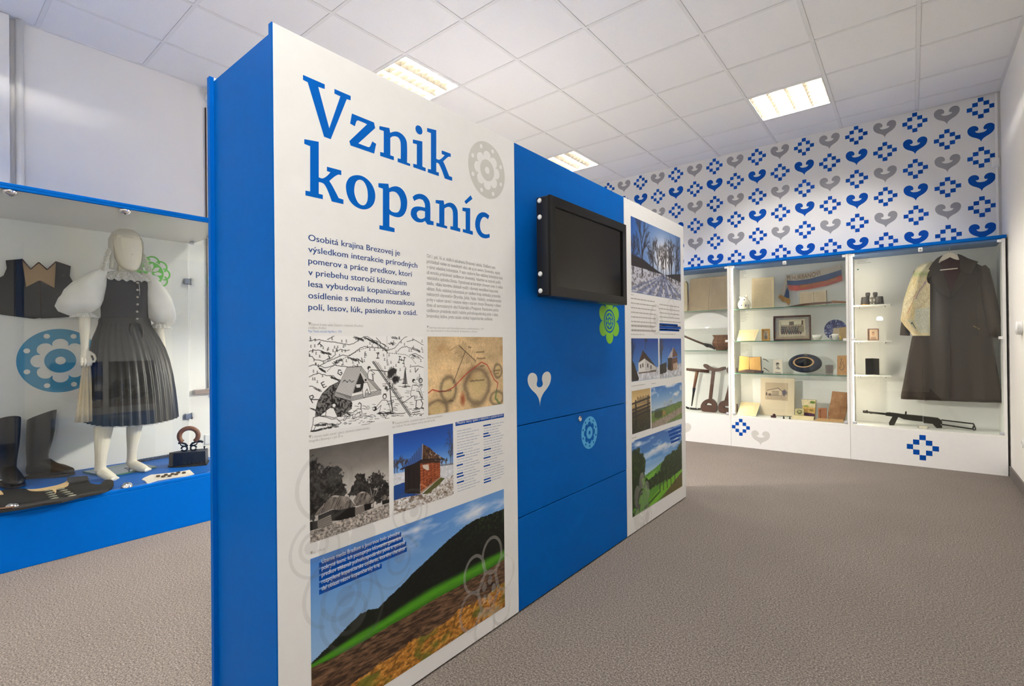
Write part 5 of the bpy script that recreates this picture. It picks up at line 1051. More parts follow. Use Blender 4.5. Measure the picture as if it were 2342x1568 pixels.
for t in np.linspace(0, 1, 8): rg.append([(MX+.055+(.010+.028*t)*math.cos(a)*(1+.25*math.sin(9*a)), .738-.010*t+(.016+.024*t)*math.sin(a)*(1+.25*math.sin(9*a)), 1.05-.37*t) for a in [2*math.pi*j/72 for j in range(72)]])
mb.loft(rg, cap=True); mb.build('kerchief', M('cream_pleated_cloth', (214, 200, 172), .8, var=.05, scale=40), thing('folded_kerchief', 'cream pleated cloth held in the mannequin hand', 'cloth', (MX+.055, .735, .68)))
bpl = thing('glass_stand', 'square glass foot plate with heel peg under the mannequin', 'stand', (-4.12, .95, CZ0))
g = MB(); P4 = [(-4.285, .765), (-3.985, .835), (-4.04, 1.11), (-4.33, 1.05)]; g.add([(x, y, CZ0+.001) for x, y in P4]+[(x, y, CZ0+.010) for x, y in P4], [(0, 3, 2, 1), (4, 5, 6, 7)], 0); n0 = len(g.v)-8
for i in range(4): g.f.append([i, (i+1) % 4, 4+(i+1) % 4, 4+i]); g.mi.append(1); g.sm.append(False)
g.build('glass_plate', [glass_mat('tinted_glass', (.80, .88, .86)), glass_edge], bpl)
MB().lathe([(.012, 0), (.012, .004), (.005, .006), (.005, .045)], (-4.105, .972, CZ0+.0102), 14).build('heel_peg', chrome, bpl)
MB().lathe([(.016, 0), (.016, .004)], (-4.16, .975, CZ0+.0102), 16).build('peg_flange', steel, bpl)

# ------------------------------------------------------------------ boots
def boot(cx, cy, ang, lean, label, H_=.385):
    t = thing('leather_boot', label, 'boot', (cx, cy, CZ0), 'pair of tall boots')
    c_, s_ = math.cos(ang), math.sin(ang)
    def W_(f, l, z): return (cx+f*c_-l*s_, cy+f*s_+l*c_, CZ0+z)
    mb = MB(); rg = []
    for z, f, rf, rl in ((.075, -.025, .060, .043), (.105, -.032, .056, .043), (.135, -.036, .055, .045), (.18, -.034, .060, .049), (.24, -.030, .067, .055), (.30, -.027, .071, .058), (H_-.02, -.025, .072, .060), (H_, -.024, .072, .060)):
        rg.append([W_(f+rf*math.cos(a)+lean*(z-.1), rl*math.sin(a), z+(.030*math.cos(a) if z > H_-.01 else .02*math.cos(a) if z > H_-.03 else 0)+.002*math.sin(5*a)*(z < .15)) for a in [2*math.pi*j/28 for j in range(28)]])
    mb.loft(rg, cap=False); mb.build('shaft', leather, t)
    mb = MB(); rg = []
    for f, w, h, zb in ((-.085, .022, .06, .020), (-.075, .034, .085, .018), (-.045, .040, .105, .018), (-.01, .040, .110, .018), (.025, .041, .100, .016), (.06, .045, .078, .012), (.10, .047, .060, .010), (.135, .040, .046, .010), (.155, .026, .034, .011), (.163, .010, .024, .014)):
        rg.append([W_(f, w*math.cos(a), zb+max(0, .5+.5*math.sin(a))**.8*h+.003*math.sin(6*a+f*90)) for a in [2*math.pi*j/20 for j in range(20)]])
    mb.loft(rg); mb.build('foot', M('worn_black_leather', (30, 26, 23), .5, var=.3, scale=30, bump=.1, bscale=50), t)
    sole = [(-.09, .0), (-.08, .035), (-.03, .042), (.05, .047), (.11, .049), (.15, .034), (.168, .0)]; sole = sole+[(a, -b) for a, b in sole[-2:0:-1]]
    mb = MB(); mb.prism([smooth_poly(sole, 80, 2)], lambda a, b, h: W_(a, b, .006+h), .010); mb.box(0, 0, 0, 0, 0, 0) if False else None
    mb.build('sole', M('dark_sole', (28, 24, 22), .7), t)
    hl_ = [(-.09, .0), (-.08, .034), (-.03, .036), (-.025, 0), (-.03, -.036), (-.08, -.034)]; mb = MB(); mb.prism([hl_], lambda a, b, h: W_(a, b, h), .0055); mb.build('heel', MATS['dark_sole'], t)
b1 = at(38, 1108, 2, CZ0); boot(b1[0]-.045, b1[1]-.03, math.radians(8), .02, 'left tall black leather boot facing outward beside its pair', .39)
b2 = at(104, 1094, 2, CZ0); boot(b2[0]-.06, b2[1]+.0, math.radians(52), .06, 'right tall black leather boot with its toe turned toward the mannequin', .40)

# ------------------------------------------------------------------ black and tan waistcoat hanging on the back panel
vs = thing('felt_waistcoat', 'dark felt waistcoat with tan lining hung on the back panel', 'waistcoat', (CXB, .575, 1.33))
vk = lambda a, b, h=0: (CXB+.004+h, a, b)
felt = M('dark_felt', (30, 30, 30), .9, var=.15, scale=50, stretch=(1, 30, 1)); lining = M('tan_linen', (176, 146, 108), .85, var=.08, scale=30, stretch=(1, 20, 2))
P_ = lambda x, y: tuple(at(x, y, 0, CXB+.01)[1:])
Q_ = lambda x, y: P_(x/7.127, 540+y/7.127)
MB().prism([[Q_(352, 375), Q_(495, 540), Q_(627, 428), Q_(765, 548), Q_(908, 415), Q_(885, 862), Q_(640, 725), Q_(420, 845)]], vk, .012).build('lining', lining, vs)
MB().prism([[Q_(-60, 700), Q_(60, 640), Q_(110, 520), Q_(93, 395), Q_(352, 373), Q_(420, 830), Q_(630, 722), Q_(655, 1330), Q_(560, 1345), Q_(240, 1305), Q_(-60, 1265)]], vk, .020).build('front_half', felt, vs)
MB().prism([[Q_(650, 726), Q_(885, 862), Q_(908, 413), Q_(1146, 498), Q_(1130, 650), Q_(1190, 760), Q_(1320, 880), Q_(1320, 1300), Q_(980, 1325), Q_(670, 1340)]], vk, .018).build('front_half', felt, vs)
mb = MB()
for a, b in (((352, 373), (495, 540)), ((495, 540), (627, 428)), ((627, 428), (765, 548)), ((765, 548), (908, 415)), ((885, 862), (650, 728)), ((420, 845), (632, 728)), ((908, 415), (1146, 498)), ((640, 728), (650, 1335))): mb.tube([vk(*Q_(*a), .016), vk(*Q_(*b), .016)], .0035, 6)
mb.build('piping', M('maroon_piping', (74, 44, 40), .8), vs)
mb = MB(); c0 = Q_(1035, 635); mb.prism([circ(c0[0], c0[1], .0085, 18)], lambda a, b, h: vk(a, b, .018+h), .006); mb.build('button', black_plastic, vs)

# ------------------------------------------------------------------ things lying on the case floor
zb_ = CZ0
cl = thing('black_blouse', 'black embroidered blouse with tan collar laid flat at the front', 'blouse', (-3.85, .58, CZ0))
def fl(pts): return [tuple(at(*p, 2, CZ0+.006)[:2]) for p in pts]
V1 = lambda x, y: (x/5.808, 930+y/5.808)
black_emb = M('black_embroidered_cloth', (18, 15, 13), .7, var=.3, scale=120, bump=.4, bscale=240)
pz = lambda z: (lambda a, b, h=0: (a, b, z+h))
o1 = [V1(*p) for p in ((-160, 1180), (-20, 1140), (60, 1110), (340, 1098), (420, 1130), (560, 1140), (680, 1110), (840, 1080), (900, 1040), (890, 965), (1160, 945), (1178, 990), (1210, 1030), (1330, 1045), (1370, 1005), (1420, 978), (1490, 985), (1510, 1040), (1440, 1110), (1280, 1155), (1050, 1200), (820, 1262), (560, 1300), (300, 1350), (0, 1395), (-160, 1420))]
MB().prism([smooth_poly(fl(o1), 55, 2)], pz(CZ0+.0005), .012).build('blouse_body', black_emb, cl)
o2 = [V1(*p) for p in ((360, 1115), (470, 1115), (600, 1095), (760, 1062), (850, 1030), (905, 992), (915, 1010), (905, 1060), (860, 1085), (770, 1105), (745, 1115), (750, 1145), (735, 1165), (700, 1130), (650, 1118), (560, 1136), (450, 1140), (390, 1130))]
MB().prism([smooth_poly(fl(o2), 55, 2)], pz(CZ0+.013), .004).build('collar', M('tan_collar', (214, 180, 132), .8), cl)
for k in range(5):
    for s in (0, 1):
        x0, y0_ = (585+20*k, 1140+26*k) if s == 0 else (745+38*k, 1120+22*k); mb = MB(); p_ = [V1(x0, y0_), V1(x0+60, y0_-22), V1(x0+115, y0_-26), V1(x0+112, y0_-16), V1(x0+55, y0_-6)]
        mb.prism([fl(p_)], pz(CZ0+.0130), .002); mb.build('braid', M('pale_braid', (150, 148, 132), .7, var=.2, scale=200), cl)
MB().prism([smooth_poly(fl([V1(*p) for p in ((890, 965), (1160, 945), (1178, 990), (1120, 1000), (900, 1030))]), 55, 2)], pz(CZ0+.0131), .008).build('back_fold', M('dark_grey_cloth', (40, 38, 40), .8), cl)
MB().prism([smooth_poly(fl([V1(*p) for p in ((-120, 1180), (-40, 1150), (10, 1140), (45, 1180), (-20, 1190))]), 55, 2)], pz(CZ0+.0131), .006).build('collar_tip', MATS['tan_collar'], cl)
MB().tube([tuple(at(*V1(x, y), 2, CZ0+.012))[:2]+(CZ0+.017,) for x, y in ((-120, 1392), (0, 1365), (110, 1352), (180, 1345))], .010, 8, flat=.6).build('trim_cord', M('brown_cord', (84, 58, 40), .7, var=.3, scale=120), cl)
# lace strip with old buttons
V2 = lambda x, y: (240+x/8.711, 960+y/8.711)
MB().prism([smooth_poly(fl([V2(*p) for p in ((735, 1175), (800, 1130), (920, 1080), (1330, 1040), (1600, 1000), (1690, 982), (1780, 1065), (1600, 1110), (1330, 1145), (1200, 1165), (1050, 1190), (900, 1240), (840, 1250), (790, 1195))]), 40, 2)], pz(CZ0), .0035).build('lace_strip', M('white_lace_cloth', (236, 226, 214), .9, var=.04, scale=200, bump=.5, bscale=260), label='narrow strip of white lace on the case floor', cat='lace')
BUT = ['largest tarnished button at the left end of the lace strip', 'tarnished button lying second from the left, low on the lace', 'tarnished button lying third from the left, high on the lace', 'small tarnished button lying low in the middle of the lace', 'small dark button lying high in the middle of the lace', 'tarnished button touching another, third from the right', 'tarnished button lying behind its neighbour, second from the right', 'lone tarnished button at the right end of the lace strip']
for i, (x, y) in enumerate(((1060, 1118), (1160, 1125), (1215, 1093), (1290, 1112), (1345, 1075), (1420, 1080), (1462, 1045), (1572, 1050))):
    c0 = at(*V2(x, y), 2, CZ0+.008); mb = MB(); mb.lathe([(.010, .0), (.012, .005), (.009, .010), (.0, .012)], (c0[0], c0[1], CZ0+.0037), 14)
    mb.build('metal_button', M('tarnished_metal', (92, 78, 62), .4, .6, var=.25), label=BUT[i], cat='button', group='buttons on the lace strip')
# braided belt
bt = thing('braided_belt', 'dark blue braided belt lying along the back panel', 'belt', (-4.36, 1.2, CZ0)); braid = M('blue_braid', (40, 62, 92), .8, var=.35, scale=150)
for s in range(3):
    pts = []
    for i in range(60):
        t = i/59; a = t*34+s*2.094; pts.append((-4.335-.030*t+.008*math.cos(a), 1.085+.27*t, CZ0+.012+.006*math.sin(a)))
    MB().tube(pts, .0058, 6).build('strand', braid, bt)
MB().bbox(-4.348, -4.318, 1.062, 1.092, CZ0, CZ0+.018, .004).build('end_knot', M('dark_red_end', (54, 30, 34), .7), bt)
# charcoal iron
ir = thing('charcoal_iron', 'old charcoal flat iron with curled wooden handle', 'flat iron', (-3.93, 1.27, CZ0))
ax = np.array([.46, .888]); nx = np.array([-ax[1], ax[0]]); c0 = np.array([-3.945, 1.275])
def I_(l, w, z): p = c0+ax*l+nx*w; return (p[0], p[1], CZ0+z)
foot = [(-.118, .0), (-.085, .030), (-.03, .05), (.04, .058), (.108, .058), (.108, -.058), (.04, -.058), (-.03, -.05), (-.085, -.030)]
mb = MB(); mb.prism([[(a*1.06, b*1.08) for a, b in foot]], lambda a, b, h: I_(a, b, h), .012); mb.build('sole_plate', iron, ir)
mb = MB(); mb.prism([foot], lambda a, b, h: I_(a*(1-.12*h), b, .0122+h), .078, 0); mb.build('coal_box', iron, ir)
for k in range(8): mb = MB(); l = -.085+.024*k; wv = .060; mb.lathe([(.0055, 0), (.0055, .003)], I_(l, -.0585+max(0, -.0-l)*.38, .024), 10, 0); mb.build('air_hole', black_plastic, ir)
mb = MB(); mb.prism([[(a*.98, b*.98) for a, b in foot]], lambda a, b, h: I_(a, b, .0905+h), .008); mb.build('lid', iron, ir)
mb = MB()
for s in (-1, 1):
    for cx_, cz_, r0 in ((.027, .118, .017),): mb.tube([I_(s*(cx_+r0*math.cos(t)), 0, cz_+r0*math.sin(t)) for t in np.linspace(0, 2*math.pi*.95, 22)], .006, 8)
    mb.tube([I_(s*.008, 0, .132), I_(s*.02, 0, .15), I_(s*.044, 0, .160), I_(s*.062, 0, .158)], .007, 8); mb.tube([I_(s*.03, 0, .136), I_(s*.046, 0, .142), I_(s*.05, 0, .152)], .004, 8)
mb.tube([I_(.05, 0, .163), I_(.075, 0, .16), I_(.085, 0, .152)], .008, 8); mb.build('scroll_bracket', iron, ir)
mb = MB(); mb.tube([I_(.056*math.sin(t)*(1.0), 0, .205-.056*math.cos(t)*.95) for t in np.linspace(math.radians(40), math.radians(320), 30)], .0155, 12); mb.build('handle', wood_mid, ir)
mb = MB(); mb.lathe([(.004, 0), (.004, .012), (.007, .016), (.006, .022), (0, .024)], I_(.09, .02, .0985), 12); mb.build('lid_latch', iron, ir)
# ================================================================== glazed cabinets along the back wall
UN = [-3.715, -2.634, -1.553, -0.471, 0.609]; CT = 1.972; PZ = .333; DB = .345
label_cab = ['white glazed cabinet at the far left behind the partition', 'white glazed cabinet of wooden tools and an open ledger', 'middle white glazed cabinet with three glass shelves of keepsakes', 'rightmost white glazed cabinet with a hanging coat and submachine gun']
cabs = []
inner = M('cabinet_white', (240, 240, 236), .5, var=.01)
led = emis('led_strip', (255, 240, 214), LED_POWER)
shelf_glass = glass_mat('shelf_glass', (.93, .965, .95))
for k in range(4):
    a, b = UN[k], UN[k+1]
    base = BC(((a+b)/2, .18, 0)); t = thing('wall_cabinet', label_cab[k], 'cabinet', base, 'glazed cabinets along the back wall'); cabs.append(t)
    MB(BC).bbox(a+.001, b-.001, 0, DB, 0, PZ-.018, .001).build('plinth', white, t)
    MB(BC).bbox(a+.001, b-.001, .0005, DB, PZ-.0175, PZ, .001).build('bottom_board', inner, t)
    for s0, s1 in ((a+.001, a+.0225), (b-.0225, b-.001)): MB(BC).bbox(s0, s1, 0, DB, PZ, CT, .001).build('side_panel', inner, t)
    MB(BC).box(a+.0225, b-.0225, DB-.012, DB, PZ, CT).build('back_panel', inner, t)
    MB(BC).box(a+.0225, b-.0225, .012, DB-.012, CT-.016, CT).build('roof_board', M('grey_blue_board', (86, 120, 170), .5, var=.02), t)  # roof board in a paler, greyer blue than the top board
    m_ = (a+b)/2
    doors = []
    for x0, x1 in ((a+.024, m_-.0015), (m_+.0015, b-.024)):
        g = MB(BC); g.box(x0, x1, .004, .009, PZ+.003, CT-.018); doors.append(g.build('glass_door', glass, t))
    for side, dr, x0 in ((0, doors[0], a+.022), (1, doors[1], b-.050)):
        for z in (PZ+.006, 1.135, CT-.030):
            h = MB(BC); h.bbox(x0, x0+.030, -.004, .015, z, z+.024, .003); h.build('hinge_block', white_plastic if z > .5 else M('grey_hinge_cap', (190, 192, 200), .4), dr)
    h = MB(BC); h.bbox(m_-.02, m_+.012, -.008, .018, CT-.046, CT-.010, .004); lk_ = h.build('door_lock', white_plastic, doors[0])
    h = MB(BC); h.lathe([(.007, 0), (.007, -.003), (.004, -.004), (.0, -.002)], (m_-.004, -.008, CT-.028), 16, 1); h.build('lock_cylinder', steel, t)
    if k >= 1:
        MB(BC).box(a+.0228, a+.0305, .018, .026, PZ+.03, CT-.03).build('led_strip', led, t)
top = MB(BC); top.bbox(UN[0], UN[4]+.006, -.006, DB, CT+.001, 2.001, .002)
top.build('cabinet_top', blue, label='thin blue board running over all the back cabinets', cat='top board')
SH = {}
def shelf(cab, k, z, u0=None, u1=None, d0=.035, d1=DB-.014, mats=None, th=.008):
    a, b = (UN[k]+.024 if u0 is None else u0), (UN[k+1]-.024 if u1 is None else u1)
    g = MB(BC); g.box(a, b, d0, d1, z-th, z)
    for i, f in enumerate(g.f):
        if i == 2: g.mi[i] = 1
    o = g.build('glass_shelf' if mats is None else 'small_shelf', mats or [shelf_glass, glass_edge], cab); return o
for k in (0, 1): shelf(cabs[k], k, 1.498); shelf(cabs[k], k, 1.043)
for z in (1.494, 1.144, .797): shelf(cabs[2], 2, z)
white_sh = M('white_acrylic', (238, 238, 230), .3, var=.01)
for z in (1.476, 1.135, .806):
    o = shelf(cabs[3], 3, z, UN[3]+.030, -.155, .06, .32, [white_sh, white_sh], .012)
    for u in (-.40, -.20): h = MB(BC); h.lathe([(.008, -.026), (.010, -.013)], (u, .12, z), 12); h.build('shelf_bracket', chrome, o)
# plinth motifs, label texts
pl = lambda d: (lambda a, b, h=0: (a, d-h, b))
def deco(cab, name, mat, px0, px1, py0, py1, kind):
    u0, _ = bp(px0, (py0+py1)/2); u1, _ = bp(px1, (py0+py1)/2); z1 = bp((px0+px1)/2, py0)[1]; z0 = bp((px0+px1)/2, py1)[1]; mb = MB(BC)
    if kind == 'd': mb_ = mb; s = (u1-u0)/5; s2 = (z1-z0)/5; uc, zc = (u0+u1)/2, (z0+z1)/2; diamond_mesh(mb, uc, zc, 1.0, lambda a, b, h: (uc+a*s, -.0007, zc+b*s2))
    else: uc, zc = (u0+u1)/2, z0+.54*(z1-z0); mb.prism([[(uc+a*(u1-u0), zc+b*(z1-z0)/.87) for a, b in HEART]], pl(-.0007), 0)
    mb.build(name, mat, cab)
deco(cabs[2], 'diamond_motif', deep_blue, 1674, 1715, 957.5, 996, 'd'); deco(cabs[3], 'diamond_motif', deep_blue, 2074, 2147.5, 994.5, 1052, 'd')
deco(cabs[2], 'heart_motif', grey_print, 1718.5, 1761, 985, 1018, 'h'); deco(cabs[1], 'heart_motif', grey_print, 1540, 1581, 966, 997, 'h')
rnd = random.Random(3)
for cab, px_, py_, n, w_ in ((cabs[2], 1686, 614, 8, 24), (cabs[2], 1687, 713, 8, 25), (cabs[2], 1687, 789, 6, 28), (cabs[3], 1960, 590, 5, 34), (cabs[1], 1480, 640, 5, 24)):
    mb = MB(BC)
    for i in range(n):
        u0, z = bp(px_, py_+3.2*i, .33); u1, _ = bp(px_+w_*rnd.uniform(.6, 1), py_, .33); mb.add([(u0, DB-.0128, z), (u1, DB-.0128, z), (u1, DB-.0128, z+.0035), (u0, DB-.0128, z+.0035)], [(0, 1, 2, 3)])
    mb.build('text_label', text_pale, cab)
u, z = bp(1962, 616, .33); MB(BC).lathe([(.007, 0), (.007, -.002), (.0, -.003)], (u, DB-.012, z), 14, 1).build('back_sticker', M('teal_dot', (40, 130, 140), .5), cabs[3])

# ------------------------------------------------------------------ helpers for exhibits
def snap(pts, d, zs):
    q = [bp(x, y, d) for x, y in pts]; m_ = min(p[1] for p in q); return [(a, b-m_+zs+.0005) for a, b in q]
def root(name, label, cat, u, d, z): return thing(name, label, cat, BC((u, d, z)))
def flatpic(fnp, px, d, zs, res, lean=.0):
    pass
Z1, Z2, Z3, Z0 = 1.494, 1.144, .797, PZ
CR = lambda ox, oy, s: (lambda x, y: (ox+x/s, oy+y/s))
G1 = CR(1560, 590, 8.254); G2 = CR(1560, 770, 8.254); G3 = CR(1670, 590, 7.84); G4 = CR(1780, 590, 7.84); G5 = CR(1670, 780, 8.253); G6 = CR(1800, 780, 8.253); G7 = CR(1940, 900, 7.319); G8 = CR(1940, 560, 6.533); G9 = CR(1960, 560, 4.02)
def pts(G, L): return [G(*p) for p in L]
def script_lines(p, x0, x1, y0, y1, n, c=(120, 96, 74), wd=.004, seed=1, a=.7):
    rnd = random.Random(seed)
    for i in range(n):
        y = y0+(y1-y0)*i/max(1, n-1); x = x0
        while x < x1:
            x2 = min(x1, x+rnd.uniform(.03, .1)); l = []; k = max(3, int((x2-x)/.012))
            for j in range(k): l.append((x+(x2-x)*j/(k-1), y+rnd.uniform(-.008, .008)))
            p.line(l, c, wd, a); x = x2+.02
def sheet_pic(name, fnp, corners, d, zs, w, h, parent, asp=None, top_d=None):
    """flat print on a standing sheet; corners TL, TR, BR, BL in photograph pixels"""
    q = snap(corners, d, zs); asp = asp or ((q[1][0]-q[0][0])/max(.01, q[0][1]-q[3][1])); td = d if top_d is None else top_d
    A = [BC((q[i][0], (td if i < 2 else d), q[i][1])) for i in range(4)]
    return fnp(w, h, asp).mesh(name, lambda a, b: np.array(A[0])*(1-a)*(1-b)+np.array(A[1])*a*(1-b)+np.array(A[2])*a*b+np.array(A[3])*(1-a)*b, parent, .7), q
def pl2(d): return lambda a, b, h=0: (a, d+h, b)
def page_pic(bg, n=18, blank=False, seed=1):
    def f(w, h, asp):
        p = Pic(w, h, asp, bg); p.C *= (.93+.12*fbm(p.X, p.Y, 4, 4, seed))[..., None]
        if not blank: script_lines(p, .12, .9, .1, .9, n, seed=seed)
        return p
    return f
# ------------------------------------------------------------------ tools cabinet
def open_book(name, label, G, left, right, d, zs, cover, bg, n=18, seed=1, th=.022, blankL=True):
    q = snap(pts(G, left)+pts(G, right), d, zs); u = np.mean([p[0] for p in q]); t = root(name, label, 'book', u, d, zs)
    L, R = q[:4], q[4:]
    ol = [L[0], L[1], R[1], R[2], L[2] if False else R[3], L[3]]; cu_, cv_ = np.mean([p[0] for p in ol]), np.mean([p[1] for p in ol])
    zmin = zs+.0005
    MB(BC).prism([[(cu_+(a-cu_)*1.035, max(zmin, cv_+(b-cv_)*1.02)) for a, b in ol]], pl2(d+th), .006).build('cover', cover, t)
    for j, P4_ in enumerate((L, R)):
        blk = MB(BC).prism([P4_], pl2(d+.001), th-.0015).build('page_block', paper, t)
        A = [BC((a, d, b)) for a, b in P4_]; asp = (P4_[1][0]-P4_[0][0])/(P4_[0][1]-P4_[3][1])
        page_pic(bg, n, blankL and j == 0, seed+j)(60, int(60/asp), asp).mesh('page', lambda a, b: np.array(A[0])*(1-a)*(1-b)+np.array(A[1])*a*(1-b)+np.array(A[2])*a*b+np.array(A[3])*(1-a)*b, blk, .8)
    return t
dark_cover = M('dark_book_cover', (52, 40, 34), .7)
open_book('open_ledger', 'large open ledger with handwriting standing on the upper glass shelf', G1, [(150, 390), (528, 350), (490, 985), (108, 1010)], [(532, 350), (858, 315), (858, 962), (494, 985)], .22, 1.498, dark_cover, (206, 184, 154), 22, 3)
q = snap(pts(G1, [(-40, 440), (62, 430), (88, 470), (100, 1005), (-40, 1015)]), .20, 1.498); t = root('old_book', 'old brown book half hidden by the partition edge', 'book', q[1][0]-.02, .2, 1.498)
MB(BC).prism([q], pl2(.20), .03).build('page_block', paper, t); MB(BC).prism([[(a+(.004 if i in (1, 2, 3) else 0), b+(.003 if i < 2 else 0)) for i, (a, b) in enumerate(q)]], pl2(.2305), .005).build('cover', dark_cover, t)
t = root('long_wooden_tool', 'long dark wooden handle with knobbed head lying on the shelf', 'tool', bp(1600, 790, .16)[0], .16, 1.043)
def z3(G, x, y, d): a, b = bp(*G(x, y), d); return (a, d, b)
MB(BC).tube([z3(G2, -120, -90, .07), z3(G2, 70, 0, .07), z3(G2, 250, 75, .06), z3(G2, 420, 140, .06)], [.010, .011, .012, .012], 10).build('handle', wood_dark, t)
p0 = z3(G2, 470, 165, .15); MB(BC).tube([z3(G2, 410, 135, .06), z3(G2, 470, 160, .06), z3(G2, 530, 170, .06), z3(G2, 580, 200, .06), (z3(G2, 620, 205, .06)[0], .06, 1.056)], [.013, .022, .021, .014, .008], 12).build('head', iron, t)
c_u = bp(1650, 780, .20)[0]; t = root('wire_bound_pot', 'brown clay pot bound in wire mesh', 'pot', c_u, .20, 1.043); sc = (bp(1667, 780, .20)[0]-c_u)
prof = [(.58, 0), (.66, .10), (.98, .42), (1.08, .85), (1.02, 1.25), (.88, 1.55), (.86, 1.72), (1.05, 1.98), (.98, 2.0), (.80, 1.75), (.6, 1.6)]
clay = M('brown_clay', (150, 104, 66), .7, rgb2=(112, 70, 44), scale=14); kz = .175/2.0
MB(BC).lathe([(r*sc*1.12, h*kz) for r, h in prof], (c_u, .20, 1.0435), 30).build('pot_body', clay, t)
mb = MB(BC)
for h in (.42, .85, 1.25): r = np.interp(h, [p[1] for p in prof[:7]], [p[0] for p in prof[:7]])*sc*1.13; mb.tube([(c_u+r*math.cos(a), .20+r*math.sin(a), 1.0435+h*kz+.004*math.sin(8*a)) for a in np.linspace(0, 2*math.pi, 40)], .0016, 5)
for j in range(10):
    a = j*2*math.pi/10+.2; mb.tube([(c_u+r_*sc*1.13*math.cos(a+.12*math.sin(h_*4)), .20+r_*sc*1.13*math.sin(a+.12*math.sin(h_*4)), 1.0435+h_*kz) for r_, h_ in prof[:8]], .0016, 5)
mb.build('wire_mesh', M('dark_wire', (50, 40, 34), .5, .5), t)
def zsnap3(G, L, d, zs): q = snap(pts(G, L), d, zs); return [(a, d, b) for a, b in q]
# three wooden tools with crossbars
t = root('metal_foot_tool', 'wooden crossbar handle on an iron shank with curved iron foot', 'tool', bp(1592, 900, .235)[0], .235, Z0)
B1 = zsnap3(G2, [(85, 605), (300, 625), (508, 645), (285, 645), (225, 960), (228, 955), (215, 1060), (180, 1300), (85, 1320), (200, 1350), (400, 1345)], .235, Z0+.012)
MB(BC).tube(B1[:3], [.016, .019, .019], 12).build('crossbar', wood_dark, t); MB(BC).tube([B1[3], B1[4]], [.020, .015], 12).build('shaft', wood_mid, t)
MB(BC).tube([B1[5], B1[6], B1[7]], [.018, .012, .006], 10).build('iron_shank', iron, t)
mb = MB(BC); w_ = .022; ft = [B1[8], B1[9], B1[10]]
rg = [[(p[0], p[1]-.006, p[2]+w_*.55), (p[0], p[1]+.006, p[2]+w_*.55), (p[0], p[1]+.006, p[2]-w_*.5), (p[0], p[1]-.006, p[2]-w_*.5)] for p in [(B1[8][0], .215, Z0+.030), (B1[9][0]-.06, .235, Z0+.018), (B1[9][0], .235, Z0+.0125), (B1[9][0]+.05, .235, Z0+.013), (B1[10][0], .225, Z0+.020)]]
mb.loft(rg, sm=False); fo = mb.build('iron_foot', iron, t)
for x in (145, 290): p = z3(G2, x, 1335, .235); MB(BC).lathe([(.005, 0), (.005, -.002)], (p[0], .2285, Z0+.020), 10, 1).build('rivet', M('pale_rivet', (220, 215, 205), .4), fo)
def stamper(label, G, bar, shaft, base, slot, d, cat='tool'):
    q = snap(pts(G, bar+shaft+base+slot), d, Z0); n1, n2, n3 = len(bar), len(shaft), len(base); t = root('wooden_stamper', label, cat, np.mean([p[0] for p in q]), d, Z0)
    MB(BC).prism([smooth_poly(q[:n1], 50, 3)], pl2(d-.012), .030).build('crossbar', wood_dark, t); MB(BC).prism([q[n1:n1+n2]], pl2(d-.008), .022).build('shaft', wood_dark, t)
    lo = [smooth_poly(q[n1+n2:n1+n2+n3], 50, 3)]
    if slot: lo.append(q[n1+n2+n3:])
    MB(BC).prism(lo, pl2(d-.02), .045).build('base_block', wood_dark, t)
stamper('wooden tool with curved crossbar, straight shaft and slotted round base', G2, [(405, 515), (425, 497), (470, 505), (540, 550), (620, 577), (690, 575), (760, 552), (820, 550), (828, 600), (740, 630), (620, 640), (530, 618), (450, 580), (410, 540)], [(562, 630), (622, 640), (560, 1165), (503, 1165)],
        [(358, 1350), (365, 1270), (410, 1200), (480, 1160), (560, 1155), (620, 1200), (655, 1270), (660, 1370), (620, 1410), (500, 1395), (400, 1385)], [(452, 1270), (470, 1245), (515, 1232), (560, 1248), (578, 1280), (455, 1272)][:5], .15)
stamper('wooden tool with stout shaft half hidden by the cabinet post', G2, [(845, 570), (870, 550), (960, 570), (1040, 560), (1040, 640), (900, 690), (850, 640)], [(925, 660), (985, 660), (960, 1000), (945, 1260), (780, 1260), (850, 1000)],
        [(690, 1350), (700, 1250), (760, 1190), (900, 1180), (1040, 1250), (1045, 1400), (900, 1425), (760, 1410), (710, 1390)], [(790, 1285), (900, 1285), (960, 1310), (850, 1320), (800, 1310)], .15)
MB(BC).prism([smooth_poly([(UN[1]+.05, .06), (UN[2]-.05, .06), (UN[2]-.06, .27), (UN[1]+.06, .28)], 100, 3)], lambda a, b, h: (a, b, Z0+.0003+h), .0012).build('sacking_cloth', M('pale_sacking', (206, 192, 168), .9, var=.08, scale=90), label='pale sacking cloth spread under the wooden tools', cat='cloth') if False else None
# ------------------------------------------------------------------ middle cabinet, upper shelf
cu_ = bp(1702, 690, .12)[0]; t = root('painted_jug', 'white round jug painted with blue flowers', 'jug', cu_, .12, Z1); r0 = bp(1716.5, 690, .12)[0]-cu_; por = M('white_glazed_pottery', (236, 228, 208), .2, var=.03)
hz = .155/1.0
MB(BC).lathe([(r0*.55, 0), (r0*.80, .06*hz), (r0*1.0, .24*hz), (r0*.98, .42*hz), (r0*.78, .62*hz), (r0*.55, .72*hz), (r0*.42, .78*hz), (r0*.40, .84*hz), (r0*.34, .84*hz)], (cu_, .12, Z1+.0005), 28).build('jug_body', por, t)
MB(BC).tube([(cu_-r0*.35, .12, Z1+.74*hz), (cu_-r0*.62, .12, Z1+.86*hz), (cu_-r0*.66, .12, Z1+.93*hz)], [.016, .010, .006], 10).build('spout', por, t)
MB(BC).tube([(cu_+r0*.35, .12, Z1+.74*hz), (cu_+r0*.45, .12, Z1+.92*hz), (cu_+r0*.40, .12, Z1+1.0*hz)], [.014, .011, .008], 10).build('neck', por, t)
